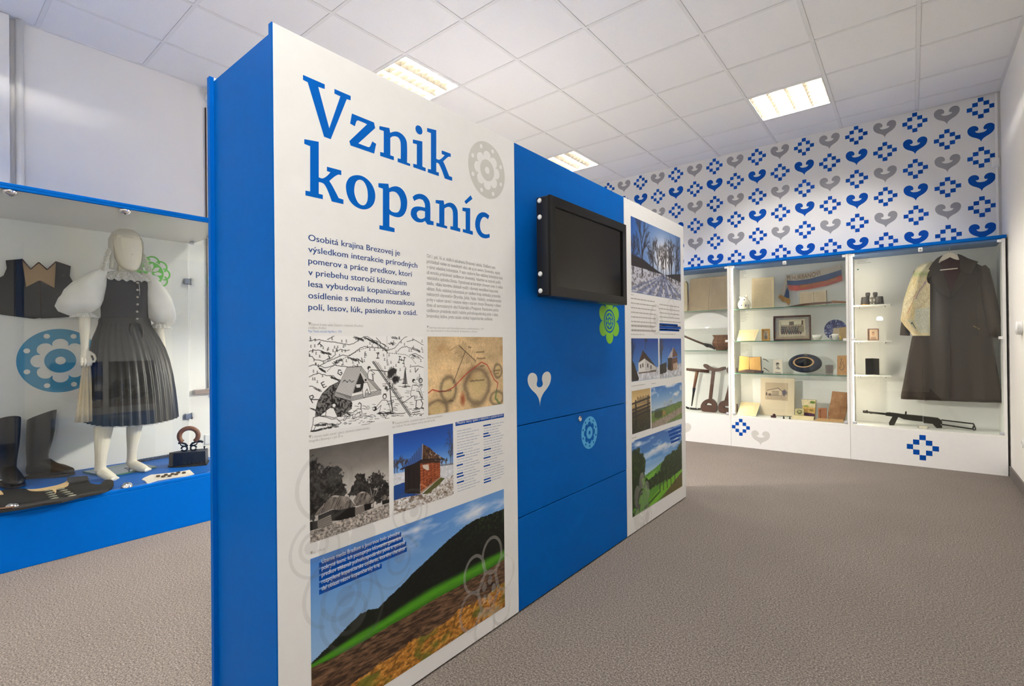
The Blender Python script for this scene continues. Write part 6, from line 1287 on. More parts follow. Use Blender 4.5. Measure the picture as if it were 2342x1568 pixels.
mb = MB(BC); bl_f = M('cobalt_glaze', (26, 34, 82), .25, var=.2)
for a, h, r in ((-1.15, .24, .012), (-.72, .26, .011), (-1.35, .64, .010), (-1.75, .26, .006), (-1.05, .86, .006)):
    R0 = np.interp(h, [.06, .24, .42, .62, .72, .84], [.80, 1.0, .98, .78, .55, .40])*r0+.0012; pc = (cu_+R0*math.cos(a), .12+R0*math.sin(a), Z1+h*hz)
    mb.loft([[(pc[0]+r*s_*math.cos(t_)*abs(math.sin(a)), pc[1]+r*s_*math.cos(t_)*math.cos(a)*-1-e_, pc[2]+r*s_*math.sin(t_)) for t_ in np.linspace(0, 2*math.pi, 10, endpoint=False)] for s_, e_ in ((1, 0), (.7, .001), (.2, .0013))])
mb.build('blue_flowers', bl_f, t, kind='stuff')
def sheet(name, label, cat, G, C, d, zs, fnp, w, th=.004, edge=None):
    q = snap(pts(G, C), d, zs); t = root(name, label, cat, np.mean([p[0] for p in q]), d, zs)
    MB(BC).prism([q], pl2(d+.0008), th).build('backing', edge or paper, t); asp = abs(q[1][0]-q[0][0])/abs(q[0][1]-q[3][1])
    sheet_pic('printed_face', fnp, pts(G, C), d, zs, w, max(6, int(w/asp)), t); return t, q
sheet('handwritten_letter', 'upright sheet covered in dense handwriting beside the jug', 'letter', G3, [(385, 345), (780, 318), (788, 882), (388, 900)], .22, Z1, page_pic((214, 198, 164), 26, False, 9), 70)
open_book('printed_book', 'small open printed book under the tricolour sash', G4, [(382, 565), (628, 555), (632, 800), (382, 828)], [(636, 555), (855, 525), (862, 790), (640, 800)], .20, Z1, dark_cover, (216, 200, 170), 20, 31, .016, False)
# tricolour sash hung on the back panel
ds = .30; t = root('tricolour_sash', 'white blue and red fringed sash with gold lettering hung on the back panel', 'sash', bp(1870, 640, ds)[0], ds, 1.52)
TOP = pts(G4, [(133, 302), (330, 292), (560, 255), (800, 190), (1115, 105)]); M1 = pts(G4, [(150, 400), (330, 405), (560, 370), (830, 300), (1130, 205)]); M2 = pts(G4, [(165, 480), (330, 490), (560, 460), (860, 400), (1140, 300)]); BOT = pts(G4, [(190, 575), (330, 585), (560, 556), (880, 490), (1155, 400)])
def strip(A, B, name, mat, d=ds):
    a = [bp(*p, d) for p in A]; b = [bp(*p, d) for p in B]; mb = MB(BC); n = 24; rg = []
    for i in range(n):
        s_ = i/(n-1)*(len(a)-1); k = min(int(s_), len(a)-2); f = s_-k; u0 = a[k][0]*(1-f)+a[k+1][0]*f; z0_ = a[k][1]*(1-f)+a[k+1][1]*f; u1 = b[k][0]*(1-f)+b[k+1][0]*f; z1_ = b[k][1]*(1-f)+b[k+1][1]*f; wv = .006*math.sin(i*.7)
        rg.append([(u0, d+wv, z0_), (u1, d+wv, z1_), (u1, d+wv+.003, z1_), (u0, d+wv+.003, z0_)])
    mb.loft(rg, sm=False); return mb.build(name, mat, t)
s_w = M('aged_white_silk', (206, 196, 184), .6, var=.04); s_b = M('blue_silk', (44, 72, 120), .6, var=.08); s_r = M('red_silk', (176, 72, 62), .6, var=.08); gold = M('gold_thread', (170, 128, 60), .5, .3, var=.3, scale=150)
strip(TOP, M1, 'white_stripe', s_w); strip(M1, M2, 'blue_stripe', s_b); strip(M2, BOT, 'red_stripe', s_r)
tail = lambda L: [bp(*p, ds) for p in pts(G4, L)]
MB(BC).prism([tail([(140, 310), (165, 400), (90, 690), (30, 650)])], pl2(ds+.004), .004).build('white_tail', s_w, t); MB(BC).prism([tail([(160, 520), (190, 590), (200, 715), (95, 700)])], pl2(ds), .004).build('blue_tail', s_b, t)
MB(BC).prism([tail([(0, 700), (35, 652), (120, 700), (205, 725), (215, 790), (185, 850), (140, 790), (80, 775)])], pl2(ds-.003), .006).build('gold_fringe', gold, t)
mb = MB(BC); txm = MB(BC); n_ = 0
def along(A, B, x): 
    a = [bp(*p, ds) for p in A]; b = [bp(*p, ds) for p in B]; s_ = x*(len(a)-1); k = min(int(s_), len(a)-2); f = s_-k
    return (a[k][0]*(1-f)+a[k+1][0]*f, a[k][1]*(1-f)+a[k+1][1]*f), (b[k][0]*(1-f)+b[k+1][0]*f, b[k][1]*(1-f)+b[k+1][1]*f)
V, Fc, w_ = text2d('M. HURBANOVI'); vv = []
for x, y in V:
    (u0, z0_), (u1, z1_) = along(TOP, M1, .03+.66*x); k = max(0, min(1, .12+y*1.05)); vv.append((u1+(u0-u1)*k, ds-.0072, z1_+(z0_-z1_)*k))
txm.add(vv, Fc); txm.build('sash_lettering', M('dark_gold_thread', (120, 88, 50), .6), t)
mb = MB(BC); rnd = random.Random(2)
for i in range(26):
    x = .32+.58*i/25; (u0, z0_), (u1, z1_) = along(M2, BOT, x); mb.add([(u0, ds-.0072, z0_*.95+z1_*.05), (u0+.005, ds-.0072, z0_*.95+z1_*.05), (u1+.005, ds-.0072, z0_*.45+z1_*.55), (u1, ds-.0072, z0_*.45+z1_*.55)], [(0, 1, 2, 3)])
mb.build('gold_embroidery', gold, t, kind='stuff')
# knife lying along the shelf front
t = root('wooden_sabre', 'long curved wooden sabre lying along the upper shelf front', 'sabre', bp(1870, 697, .08)[0], .08, Z1)
MB(BC).prism([snap(pts(G4, [(150, 880), (300, 850), (480, 822), (700, 800), (960, 785), (965, 815), (700, 842), (480, 860), (300, 876), (160, 884)]), .08, Z1)], pl2(.075), .012).build('blade', wood_dark, t)
q = snap(pts(G4, [(960, 772), (1222, 785), (1222, 820), (960, 815)]), .08, Z1+.008); MB(BC).prism([q], pl2(.07), .022).build('grip', wood_mid, t)
# ------------------------------------------------------------------ middle cabinet, second shelf
def lying(name, label, cat, G, C, d0, d1, zs, fnp, w, parent=None):
    """open sheet on a slanted rest: front edge at depth d0, back edge at depth d1"""
    q0 = [bp(*p, d0) for p in pts(G, C[2:])]; q1 = [bp(*p, d1) for p in pts(G, C[:2])]; dz = zs+.004-min(p[1] for p in q0)
    A = [(q1[0][0], d1, q1[0][1]+dz), (q1[1][0], d1, q1[1][1]+dz), (q0[0][0], d0, zs+.004), (q0[1][0], d0, zs+.004)]
    t = root(name, label, cat, np.mean([p[0] for p in A]), (d0+d1)/2, zs)
    g = MB(BC); g.add(A+[(p[0], p[1]+.001, p[2]-.0035) for p in A], [(0, 1, 2, 3), (7, 6, 5, 4), (0, 4, 5, 1), (1, 5, 6, 2), (2, 6, 7, 3), (3, 7, 4, 0)]); g.build('sheet_body', paper, t)
    mb = MB(BC); um = np.mean([p[0] for p in A]); mb.add([(um-.03, d1+.012, zs), (um+.03, d1+.012, zs), (um+.03, d1-.002, A[0][2]-.006), (um-.03, d1-.002, A[0][2]-.006), (um-.03, d1+.016, zs), (um+.03, d1+.016, zs), (um+.03, d1+.002, A[0][2]-.006), (um-.03, d1+.002, A[0][2]-.006)], [(0, 1, 2, 3), (4, 7, 6, 5), (0, 4, 5, 1), (2, 6, 7, 3), (0, 3, 7, 4), (1, 5, 6, 2)]); mb.build('rest', glass, t)
    W4 = [BC((p[0], p[1]-.0006, p[2]+.0006)) for p in A]; fnp(w, w, 1.0).mesh('printed_face', lambda a, b: np.array(W4[0])*(1-a)*(1-b)+np.array(W4[1])*a*(1-b)+np.array(W4[2])*a*b+np.array(W4[3])*(1-a)*b, t, .8); return t
def pic_sheet(w, h, asp):
    p = Pic(w, h, asp, (226, 210, 168)); p.C *= (.95+.1*fbm(p.X, p.Y, 4, 4, 3))[..., None]; p.line([(.5, 0), (.48, 1)], (196, 178, 136), .006); script_lines(p, .55, .95, .15, .85, 12, (170, 146, 100), .004, 4, .6); script_lines(p, .06, .44, .15, .85, 12, (176, 152, 108), .004, 5, .45); return p
lying('folded_letter', 'pale folded letter lying open beside the lit strip', 'letter', G3, [(165, 1300), (520, 1290), (440, 1490), (120, 1490)], .06, .20, Z2, pic_sheet, 50)
def frame(name, label, G, C, d, zs, bw, fmat, fnp, res, cat='picture', th=.018):
    q = snap(pts(G, C), d, zs); u0, u1 = (q[0][0]+q[3][0])/2, (q[1][0]+q[2][0])/2; z0_, z1_ = zs+.0005, (q[0][1]+q[1][1])/2; t = root(name, label, cat, (u0+u1)/2, d, zs)
    for nm, r_ in (('frame_rail', (u0, u1, z1_-bw, z1_)), ('frame_rail', (u0, u1, z0_, z0_+bw)), ('frame_stile', (u0, u0+bw, z0_+bw, z1_-bw)), ('frame_stile', (u1-bw, u1, z0_+bw, z1_-bw))): MB(BC).bbox(r_[0], r_[1], d-th, d, r_[2], r_[3], bw*.3).build(nm, fmat, t)
    MB(BC).box(u0+bw*.5, u1-bw*.5, d-.004, d-.001, z0_+bw*.5, z1_-bw*.5).build('backing', paper, t)
    a_, b_, c_, e_ = u0+bw, u1-bw, z0_+bw, z1_-bw; asp = (b_-a_)/(e_-c_); fnp(res, max(8, int(res/asp)), asp).mesh('picture_face', lambda a, b: BC((a_+(b_-a_)*a, d-.0052, e_-(e_-c_)*b)), t, .5); return t
def pic_oval(w, h, asp):
    p = Pic(w, h, asp, (190, 150, 84)); p.ell(.5, .5, .42, .46, (172, 158, 130), 1, .1); p.ell(.5, .38, .14, .16, (120, 100, 84)); p.ell(.5, .75, .28, .25, (108, 96, 84), 1, .2); return p
def pic_group(w, h, asp):
    p = Pic(w, h, asp, (150, 146, 140)); p.mix(np.clip((p.Y-.6)*2, 0, 1), (182, 160, 130)); p.poly([(.12, .12), (.88, .10), (.90, .86), (.12, .90)], (196, 184, 160)); p.poly([(.16, .17), (.84, .15), (.86, .72), (.16, .74)], (170, 156, 132)); p.poly([(.18, .17), (.80, .16), (.80, .34), (.18, .36)], (206, 200, 178)); p.poly([(.42, .2), (.56, .19), (.56, .36), (.42, .38)], (98, 86, 74)); p.poly([(.78, .16), (.82, .16), (.82, .36), (.78, .36)], (80, 70, 60)); rnd = random.Random(6)
    for row, (y, n) in enumerate(((.40, 9), (.50, 10), (.58, 9))):
        for i in range(n): x = .2+.56*i/(n-1)+rnd.uniform(-.01, .01); p.ell(x, y+.10, .036, .13, (70+rnd.randint(-18, 18), 60, 60), 1, .3); p.ell(x, y, .014, .026, (206, 192, 172), 1, .4); p.ell(x, y-.022, .016, .016, (60, 52, 48), .9, .4); p.line([(x, y+.04), (x, y+.12)], (214, 206, 190), .004, .7)
    p.poly([(.68, .48), (.84, .42), (.86, .66), (.72, .68)], (140, 132, 112)); p.speck(1, .12, 4, 60); return p
frame('gilt_miniature', 'tiny gilt frame with a faded oval portrait', G3, [(572, 1275), (718, 1275), (715, 1490), (562, 1490)], .16, Z2, .012, M('gilt_frame', (186, 142, 72), .4, .5, var=.2, scale=80), pic_oval, 24)
frame('group_photograph', 'framed old group photograph in a dark wooden frame', G4, [(-85, 1045), (592, 1022), (590, 1478), (-85, 1485)], .24, Z2, .018, wood_dark, pic_group, 150)
def bowlish(name, label, px, w_px, h_m, d, zs, prof, mat, cat, handle=None):
    uc = bp(px, 770, d)[0]; r = (bp(px+w_px/2, 770, d)[0]-uc); t = root(name, label, cat, uc, d, zs); MB(BC).lathe([(a*r, b*h_m) for a, b in prof], (uc, d, zs+.0005), 28).build('body', mat, t)
    if handle: MB(BC).tube([(uc+handle*r*.9, d, zs+h_m*.8), (uc+handle*r*1.45, d, zs+h_m*.75), (uc+handle*r*1.4, d, zs+h_m*.35), (uc+handle*r*.75, d, zs+h_m*.25)], .005, 8).build('handle', mat, t)
    return t
cup_p = [(.45, 0), (.55, .04), (.85, .45), (1.0, 1.0), (.94, 1.0), (.78, .5), (.4, .12), (.0, .1)]
china = M('white_china', (232, 230, 222), .25, var=.02)
bowlish('china_bowl', 'small white china bowl beside the group photograph', 1869, 25, .055, .14, Z2, cup_p, china, 'bowl')
pu, pz_ = bp(1911, 756, .25); t = root('blue_plate', 'oval blue and white plate standing on edge', 'plate', pu, .25, Z2); ra = bp(1938, 756, .25)[0]-pu; rb = .105
def pic_plate(w, h, asp):
    p = Pic(w, h, asp, (34, 44, 104)); n = fbm(p.X, p.Y, 12, 12, 5); p.mix(np.clip((n-.5)*6, 0, 1)*.8, (88, 104, 160)); p.mix(np.clip((fbm(p.X, p.Y, 22, 22, 9)-.58)*9, 0, 1), (190, 196, 214)); p.ell(.60, .62, .32, .26, (196, 176, 150), 1, .15, .35, 4, 14); p.ell(.45, .3, .16, .1, (22, 28, 84), 1, .3, .4, 3, 12); return p
mb = MB(BC); mb.loft([[(pu+ra*k*math.cos(a), .25+e, Z2+.0005+rb+rb*k*math.sin(a)) for a in np.linspace(0, 2*math.pi, 48, endpoint=False)] for k, e in ((.55, .012), (.70, .010), (.98, -.004), (1.0, -.002), (.72, .016), (.55, .018))]); mb.build('plate_body', china, t)
pp_ = pic_plate(90, 76, 1.2)
def plate_warp(X, Y, V):
    r_ = np.maximum(np.abs(2*X-1), np.abs(2*Y-1)); a = np.arctan2(1-2*Y, 2*X-1); e = np.interp(r_, [0, .55, .70, .98, 1], [.0118, .0118, .0098, -.0044, -.0048]); u = pu+ra*.985*r_*np.cos(a); z = Z2+.0005+rb+rb*.985*r_*np.sin(a); y = YB+SB*(u+.72)+.25+e-.0006; return np.stack([u, y, z], -1)
pp_.mesh('plate_glaze', lambda a, b: (a, 0, b), t, .25, warp=plate_warp)
bowlish('china_cup', 'white china cup in front of the blue plate', 1910, 17, .062, .13, Z2, [(.6, 0), (.75, .05), (.92, .6), (1, 1), (.93, 1), (.8, .5), (.5, .1), (0, .1)], china, 'cup', -1)
def pic_card(w, h, asp): p = Pic(w, h, asp, (190, 160, 112)); p.C *= (.9+.2*fbm(p.X, p.Y, 5, 5, 2))[..., None]; script_lines(p, .2, .8, .2, .85, 8, (130, 100, 70), .01, 3); return p
sheet('beige_card', 'beige printed card leaning on the blue plate', 'card', G4, [(1095, 1232), (1215, 1215), (1222, 1450), (1100, 1450)], .17, Z2, pic_card, 30)
t = root('yellow_vial', 'small yellow vial by the china cup', 'vial', bp(1921.5, 775, .10)[0], .10, Z2); uc = bp(1921.5, 775, .10)[0]; MB(BC).lathe([(.008, 0), (.009, .01), (.009, .03), (.005, .036), (.005, .044)], (uc, .10, Z2+.0005), 14).build('vial_body', M('yellow_glass', (206, 166, 60), .3), t)
# ------------------------------------------------------------------ middle cabinet, third shelf
open_book('leather_prayer_book', 'old open book with leather straps and yellowed pages', G5, [(178, 228), (358, 250), (355, 522), (160, 512)], [(362, 258), (565, 245), (578, 522), (370, 525)], .12, Z3+.012, M('worn_leather_cover', (70, 50, 38), .7, var=.2), (214, 168, 96), 16, 51, .03)
t = bpy.data.objects['leather_prayer_book']; wl_ = M('worn_leather_cover', (70, 50, 38))
q = [bp(*p, .11) for p in pts(G5, [(165, 560), (300, 530), (500, 545), (620, 560), (610, 600), (300, 605), (180, 600)])]; MB(BC).prism([[(a, max(b, Z3+.0006)) for a, b in q]], pl2(.09), .05).build('book_edge', wl_, t)
for L in ([(620, 330), (680, 352), (725, 392)], [(630, 505), (690, 535), (738, 572)]): MB(BC).tube([z3(G5, *p, .12) for p in L], [.010, .009, .005], 8, flat=.4).build('strap', wl_, t)
def pic_portrait(w, h, asp):
    p = Pic(w, h, asp, (222, 212, 194)); p.ell(.52, .38, .2, .17, (120, 112, 104), 1, .3); p.ell(.55, .40, .13, .12, (196, 182, 164), 1, .3); p.ell(.5, .29, .2, .08, (84, 78, 72), 1, .3); p.poly([(.3, .66), (.45, .54), (.62, .54), (.85, .68), (.6, .74)], (150, 142, 132)); p.line([(.25, .95), (.85, .96)], (70, 60, 54), .03, .9); return p
sheet('portrait_print', 'small pale print of a bearded portrait', 'print', G5, [(808, 362), (980, 360), (980, 620), (808, 612)], .18, Z3, pic_portrait, 40)
# broad dark hat lying on its crown, brim to the viewer
HD = .17; cu_, cz_ = bp(1841, 832, HD); hr = bp(1880.5, 832, HD)[0]-cu_; t = root('felt_hat', 'dark blue felt hat tipped to show its tan sweatband', 'hat', cu_, HD, Z3); hv = .098; rot = math.radians(8); hfelt = M('navy_felt', (30, 38, 54), .85, var=.12, scale=30)
def hat_ring(k, e, sq=1.0, du=0, dz=0, n=48): return [(cu_+du+hr*k*math.cos(a)*math.cos(rot)-hv*k*sq*math.sin(a)*math.sin(rot), HD+e, Z3+.0008+hv*1.11+dz+hr*k*math.cos(a)*math.sin(rot)*.5+hv*k*sq*math.sin(a)*math.cos(rot)) for a in np.linspace(0, 2*math.pi, n, endpoint=False)]
mb = MB(BC); mb.loft([hat_ring(.62, -.024, 1, -.01, .012), hat_ring(.75, -.032, 1), hat_ring(.93, -.022), hat_ring(1.0, 0), hat_ring(.98, .022), hat_ring(.85, .05), hat_ring(.4, .075), hat_ring(.05, .08)]); mb.build('hat_crown', hfelt, t)
mb = MB(BC); mb.loft([hat_ring(.64, -.0245, .9, -.01, .012), hat_ring(.60, -.030, .9, -.01, .012), hat_ring(.55, -.028, .88, -.01, .012), hat_ring(.52, -.0245, .86, -.01, .012)], cap=False); mb.build('sweatband', M('tan_leather_band', (188, 152, 112), .6), t)
mb = MB(BC); mb.loft([hat_ring(.54, -.0252, .86, -.01, .012), hat_ring(.3, -.0245, .86, -.01, .012), hat_ring(.02, -.0243, .86, -.01, .012)]); mb.build('hat_lining', M('black_lining', (26, 24, 24), .8), t)
pb = bp(1844, 811, HD); MB(BC).prism([circ(pb[0], Z3+hv*2.03, .016, 16, .010)], pl2(HD-.026), .004).build('hat_badge', M('dull_gold_badge', (110, 100, 80), .5, .4), t)
uc = bp(1896.5, 845, .12)[0]; t = root('ribbed_tumbler', 'small clear ribbed glass tumbler', 'glass', uc, .12, Z3)
mb = MB(BC); mb.loft([[(uc+r*(1+.05*math.cos(10*a))*math.cos(a), .12+r*(1+.05*math.cos(10*a))*math.sin(a), Z3+.0005+z) for a in np.linspace(0, 2*math.pi, 40, endpoint=False)] for z, r in ((0, .030), (.01, .031), (.09, .034), (.10, .028), (.09, .029), (.016, .026))]); mb.build('tumbler_body', glass_mat('tumbler_glass', (.74, .70, .70), 1.7), t)
def pic_mold(w, h, asp):
    p = Pic(w, h, asp, (186, 140, 92)); p.C *= (.85+.3*fbm(p.X, p.Y, 20, 4, 8))[..., None]; K = (96, 74, 50)
    p.line([(.45, .14), (.46, .22), (.42, .34), (.40, .5), (.5, .55)], K, .02); p.line([(.58, .3), (.6, .45), (.72, .5), (.74, .62), (.6, .72), (.4, .74), (.25, .66), (.28, .58), (.4, .62)], K, .028); p.ell(.45, .2, .06, .035, K); p.line([(.5, .74), (.48, .82)], K, .02); p.line([(.36, .3), (.3, .44), (.36, .5)], (120, 92, 60), .02); return p
sheet('carved_board', 'light wooden board carved with a bird figure', 'wooden board', G6, [(950, 288), (1128, 285), (1125, 650), (942, 650)], .14, Z3, pic_mold, 40, .02, wood_light)
# ------------------------------------------------------------------ middle cabinet, floor
lying('slanted_document', 'yellowed document on a slanted rest by the lit strip', 'document', G5, [(205, 1140), (570, 1165), (485, 1415), (130, 1388)], .05, .24, Z0, pic_sheet, 50)
def pic_building(w, h, asp):
    p = Pic(w, h, asp, (216, 200, 172)); p.poly([(.14, .12), (.82, .12), (.82, .60), (.14, .58)], (186, 166, 138)); K = (70, 60, 56); p.poly([(.22, .33), (.44, .28), (.52, .26), (.62, .34), (.62, .46), (.22, .46)], (196, 176, 148)); p.line([(.2, .33), (.46, .28), (.52, .26), (.68, .37)], K, .008); p.line([(.22, .46), (.66, .47)], K, .006)
    for i in range(6):
        for j in range(2): x = .36+.035*i; p.line([(x, .35+.06*j), (x, .385+.06*j)], K, .007)
    p.ell(.72, .38, .08, .10, (90, 84, 96), .9, .4, .5, 3, 26); p.ell(.18, .42, .03, .06, K, .8, .4, .5, 6, 30); p.ell(.28, .44, .05, .04, K, .7, .4, .5, 7, 30); script_lines(p, .2, .78, .50, .56, 3, (120, 104, 90), .004, 3); script_lines(p, .22, .7, .84, .88, 2, (160, 144, 120), .003, 9, .5); return p
sheet('building_etching', 'large pale sheet with an etching of a town house', 'print', G5, [(575, 690), (1215, 712), (1208, 1420), (575, 1392)], .22, Z0, pic_building, 90)
uc = bp(1769, 952, .07)[0]; t = root('wooden_seal', 'small dark red hand seal lying near the front', 'seal', uc, .07, Z0); dr_ = M('dark_red_wood', (70, 32, 30), .5)
MB(BC).bbox(uc-.024, uc+.024, .06, .085, Z0+.0005, Z0+.022, .003).build('seal_block', dr_, t); MB(BC).lathe([(.014, 0), (.015, .010), (.010, .018), (0, .02)], (uc+.006, .072, Z0+.0222), 16).build('seal_knob', dr_, t)
for px_, lb in ((1792.5, 'tiny dark metal seal left of the pale slab'), (1806.5, 'tiny dark cone-shaped seal touching the pale slab corner')):
    uc = bp(px_, 956, .06)[0]; MB(BC).lathe([(.010, 0), (.010, .004), (.006, .010), (.004, .02), (.006, .026), (0, .028)], (uc, .06, Z0+.0005), 14).build('metal_seal', iron, label=lb, cat='seal')
def pic_tin(bg, c1, c2):
    def f(w, h, asp): p = Pic(w, h, asp, bg); p.ell(.5, .35, .34, .26, c1, 1, .3, .3, 4, 12); p.ell(.5, .32, .2, .14, bg, .8, .3); p.poly([(0, .68), (1, .70), (1, .95), (0, .93)], c2, .9); script_lines(p, .2, .8, .76, .88, 2, (210, 190, 160), .01, 4, .7); return p
    return f
def pic_cocoa(w, h, asp): p = Pic(w, h, asp, (210, 170, 100)); p.poly([(0, 0), (1, 0), (1, .4), (0, .35)], (222, 206, 166)); p.ell(.78, .12, .24, .08, (90, 120, 50), 1, .4); p.ell(.3, .34, .3, .07, (150, 160, 80), 1, .5); p.poly([(0, .68), (1, .70), (1, 1), (0, .98)], (84, 52, 84)); p.ell(.7, .55, .22, .05, (120, 110, 50), .8, .5); script_lines(p, .3, .85, .5, .54, 1, (110, 60, 40), .015, 7); p.speck(1, .12, 3, 14); return p
sheet('green_tin', 'small square tin with a green emblem', 'tin', G6, [(150, 1238), (318, 1242), (315, 1420), (148, 1412)], .10, Z0+.010, pic_tin((198, 186, 140), (90, 96, 64), (96, 104, 80)), 40, .03, M('tin_side', (170, 150, 100), .5))
sheet('cocoa_box', 'taller colourful box with a landscape and purple band', 'box', G6, [(270, 1080), (545, 1092), (520, 1458), (322, 1432)], .15, Z0, pic_cocoa, 50, .04, MATS['tin_side'])
MB(BC).prism([snap(pts(G6, [(100, 1410), (505, 1440), (495, 1505), (75, 1478)]), .07, Z0)], pl2(.07), .035).build('pale_slab', M('pale_slab_wood', (232, 214, 172), .6), label='pale flat slab lying in front of the tins', cat='slab')
def pic_dish(w, h, asp): p = Pic(w, h, asp, (178, 116, 76)); p.poly([(.14, .14), (.86, .14), (.86, .88), (.14, .88)], (146, 90, 58)); p.poly([(.22, .20), (.86, .20), (.86, .88), (.22, .88)], (172, 108, 72)); return p
q = snap(pts(G6, [(585, 1225), (748, 1230), (748, 1468), (590, 1460)]), .11, Z0); t = root('wooden_mould', 'small rectangular wooden mould with a sunken face', 'mould', np.mean([p[0] for p in q]), .11, Z0); rw = M('reddish_wood', (172, 112, 74), .6, var=.1)
cx_, cy_ = np.mean([p[0] for p in q]), np.mean([p[1] for p in q]); MB(BC).prism([q, [(cx_+(a-cx_)*.66, cy_+(b-cy_)*.74) for a, b in q]], pl2(.11), .022).build('mould_rim', rw, t); MB(BC).prism([[(cx_+(a-cx_)*.68, cy_+(b-cy_)*.76) for a, b in q]], pl2(.120), .012).build('mould_face', rw, t)
q = snap(pts(G6, [(850, 920), (960, 932), (1130, 945), (1135, 1200), (1080, 1480), (960, 1490), (800, 1470), (770, 1440), (785, 1250), (830, 1040)]), .12, Z0); br_ = M('old_brick', (176, 132, 92), .9, rgb2=(140, 98, 66), scale=18, bump=.8, bscale=40)
t = root('old_brick', 'worn tan brick leaning in the cabinet corner', 'brick', np.mean([p[0] for p in q]), .12, Z0); qs = smooth_poly(q, 50, 3); cx_, cy_ = np.mean([p[0] for p in qs]), np.mean([p[1] for p in qs])
mb = MB(BC); rnd = random.Random(9); rg = []
for k, e in ((.90, 0), (.98, .006), (1.0, .016), (1.0, .05), (.95, .058)): rg.append([(cx_+(a-cx_)*k+rnd.uniform(-.0012, .0012), .12+e, max(Z0+.0006, cy_+(b-cy_)*k+rnd.uniform(-.0012, .0012))) for a, b in qs])
mb.loft(rg); mb.build('brick_body', br_, t)
MB(BC).prism([snap(pts(G6, [(560, 1485), (600, 1468), (1060, 1500), (1060, 1550), (500, 1515)]), .06, Z0)], pl2(.06), .03).build('wooden_lath', wood_light, label='flat strip of pale wood lying in front of the brick', cat='lath')
# ------------------------------------------------------------------ right cabinet
K1, K2, K3 = 1.476, 1.135, .806
t = root('field_binoculars', 'black field binoculars with brass edging on the top small shelf', 'binoculars', bp(1990, 680, .16)[0], .16, K1)
gunm = M('dark_binocular_leather', (40, 36, 34), .55, var=.15, bump=.2, bscale=200); brass = M('brass', (186, 140, 60), .3, .9, var=.1)
for px_, s in ((1979, -1), (2011, 1)):
    uc = bp(px_, 700, .16)[0]; uk = bp(1985 if s < 0 else 2002, 700, .16)[0]
    MB(BC).lathe([(.037, .012), (.036, .02), (.031, .078), (.026, .082), (0, .082)], (uc, .16, K1), 24).build('objective_barrel', gunm, t); MB(BC).lathe([(.041, 0), (.041, .008), (.038, .012), (.0, .012)], (uc, .16, K1+.0005), 24).build('objective_ring', brass if s < 0 else gunm, t)
    MB(BC).lathe([(.015, .076), (.015, .09), (.0185, .094), (.019, .118), (.014, .124), (0, .124)], (uk, .16, K1), 20).build('eyepiece', gunm, t)
ua, ub = bp(1979, 700, .16)[0], bp(2011, 700, .16)[0]; mb = MB(BC); mb.bbox(ua+.025, ub-.025, .152, .168, K1+.06, K1+.074, .003).bbox(ua+.025, ub-.025, .152, .168, K1+.022, K1+.036, .003); mb.lathe([(.007, .012), (.007, .08)], ((ua+ub)/2, .16, K1), 14); mb.build('bridge', M('worn_bridge_metal', (120, 112, 100), .4, .7), t)
def pic_face(w, h, asp): p = Pic(w, h, asp, (206, 180, 152)); p.ell(.5, .42, .2, .22, (180, 140, 108), 1, .4); p.ell(.5, .28, .2, .1, (96, 74, 62), .7, .5); p.ell(.5, .9, .4, .25, (150, 118, 98), .8, .4); p.poly([(0, 0), (.3, 0), (0, .2)], (240, 236, 230), .8); return p
frame('square_portrait', 'small square framed portrait on the middle small shelf', G8, [(290, 1243), (458, 1243), (458, 1418), (290, 1418)], .16, K2, .007, M('red_brown_frame', (110, 64, 50), .5), pic_face, 36)
q = snap(pts(G9, [(78, 1050), (130, 1043), (205, 1045), (212, 1198), (140, 1192), (78, 1198)]), .15, K3); t = root('leather_wallet', 'black leather case standing open on the lowest small shelf', 'leather case', np.mean([p[0] for p in q]), .15, K3)
um = (q[0][0]+q[2][0])/2; zt = q[0][1]; gl = M('shiny_black_leather', (20, 17, 15), .3, var=.2)
for s, d_ in ((0, .13), (1, .13)):
    g = MB(BC); a = q[0][0] if s == 0 else q[2][0]; g.add([(a, .13, K3+.0006), (um, .19, K3+.0006), (um, .19, zt), (a, .13, zt), (a, .136, K3+.0006), (um, .196, K3+.0006), (um, .196, zt), (a, .136, zt)], [(0, 1, 2, 3), (4, 7, 6, 5), (0, 4, 5, 1), (2, 6, 7, 3), (0, 3, 7, 4), (1, 5, 6, 2)]); g.build('case_flap', gl, t)
# submachine gun
t = root('submachine_gun', 'black submachine gun with folding wire stock lying on the cabinet floor', 'gun', bp(2100, 965, .15)[0], .15, Z0); gm = M('gun_black', (44, 42, 36), .45, .5, var=.12); D9 = .15
gz = Z0+.0006-min(bp(*G7(x, y), D9)[1] for x, y in ((1530, 608), (720, 560), (2120, 648))); 
def g3(x, y, d=D9): a, b = bp(*G7(x, y), d); return (a, d, b+gz)
def gp(L): return [(lambda p: (p[0], p[2]))(g3(*p)) for p in L]
MB(BC).tube([g3(245, 332), g3(400, 350), g3(640, 375)], [.010, .0085, .0105], 12).build('barrel', gm, t)
MB(BC).tube([g3(248, 332), g3(330, 342)], .0125, 12).build('muzzle_nut', gm, t)
MB(BC).prism([gp([(290, 325), (300, 308), (325, 308), (335, 330)])], pl2(D9-.004), .008).build('front_sight', gm, t); MB(BC).prism([gp([(340, 350), (410, 355), (405, 370), (370, 368)])], pl2(D9-.005), .010).build('barrel_lug', gm, t)
MB(BC).prism([gp([(610, 360), (650, 345), (770, 355), (930, 378), (1250, 408), (1250, 500), (1100, 485), (930, 460), (850, 425), (740, 415), (630, 400)])], pl2(D9-.018), .036).build('receiver', gm, t)
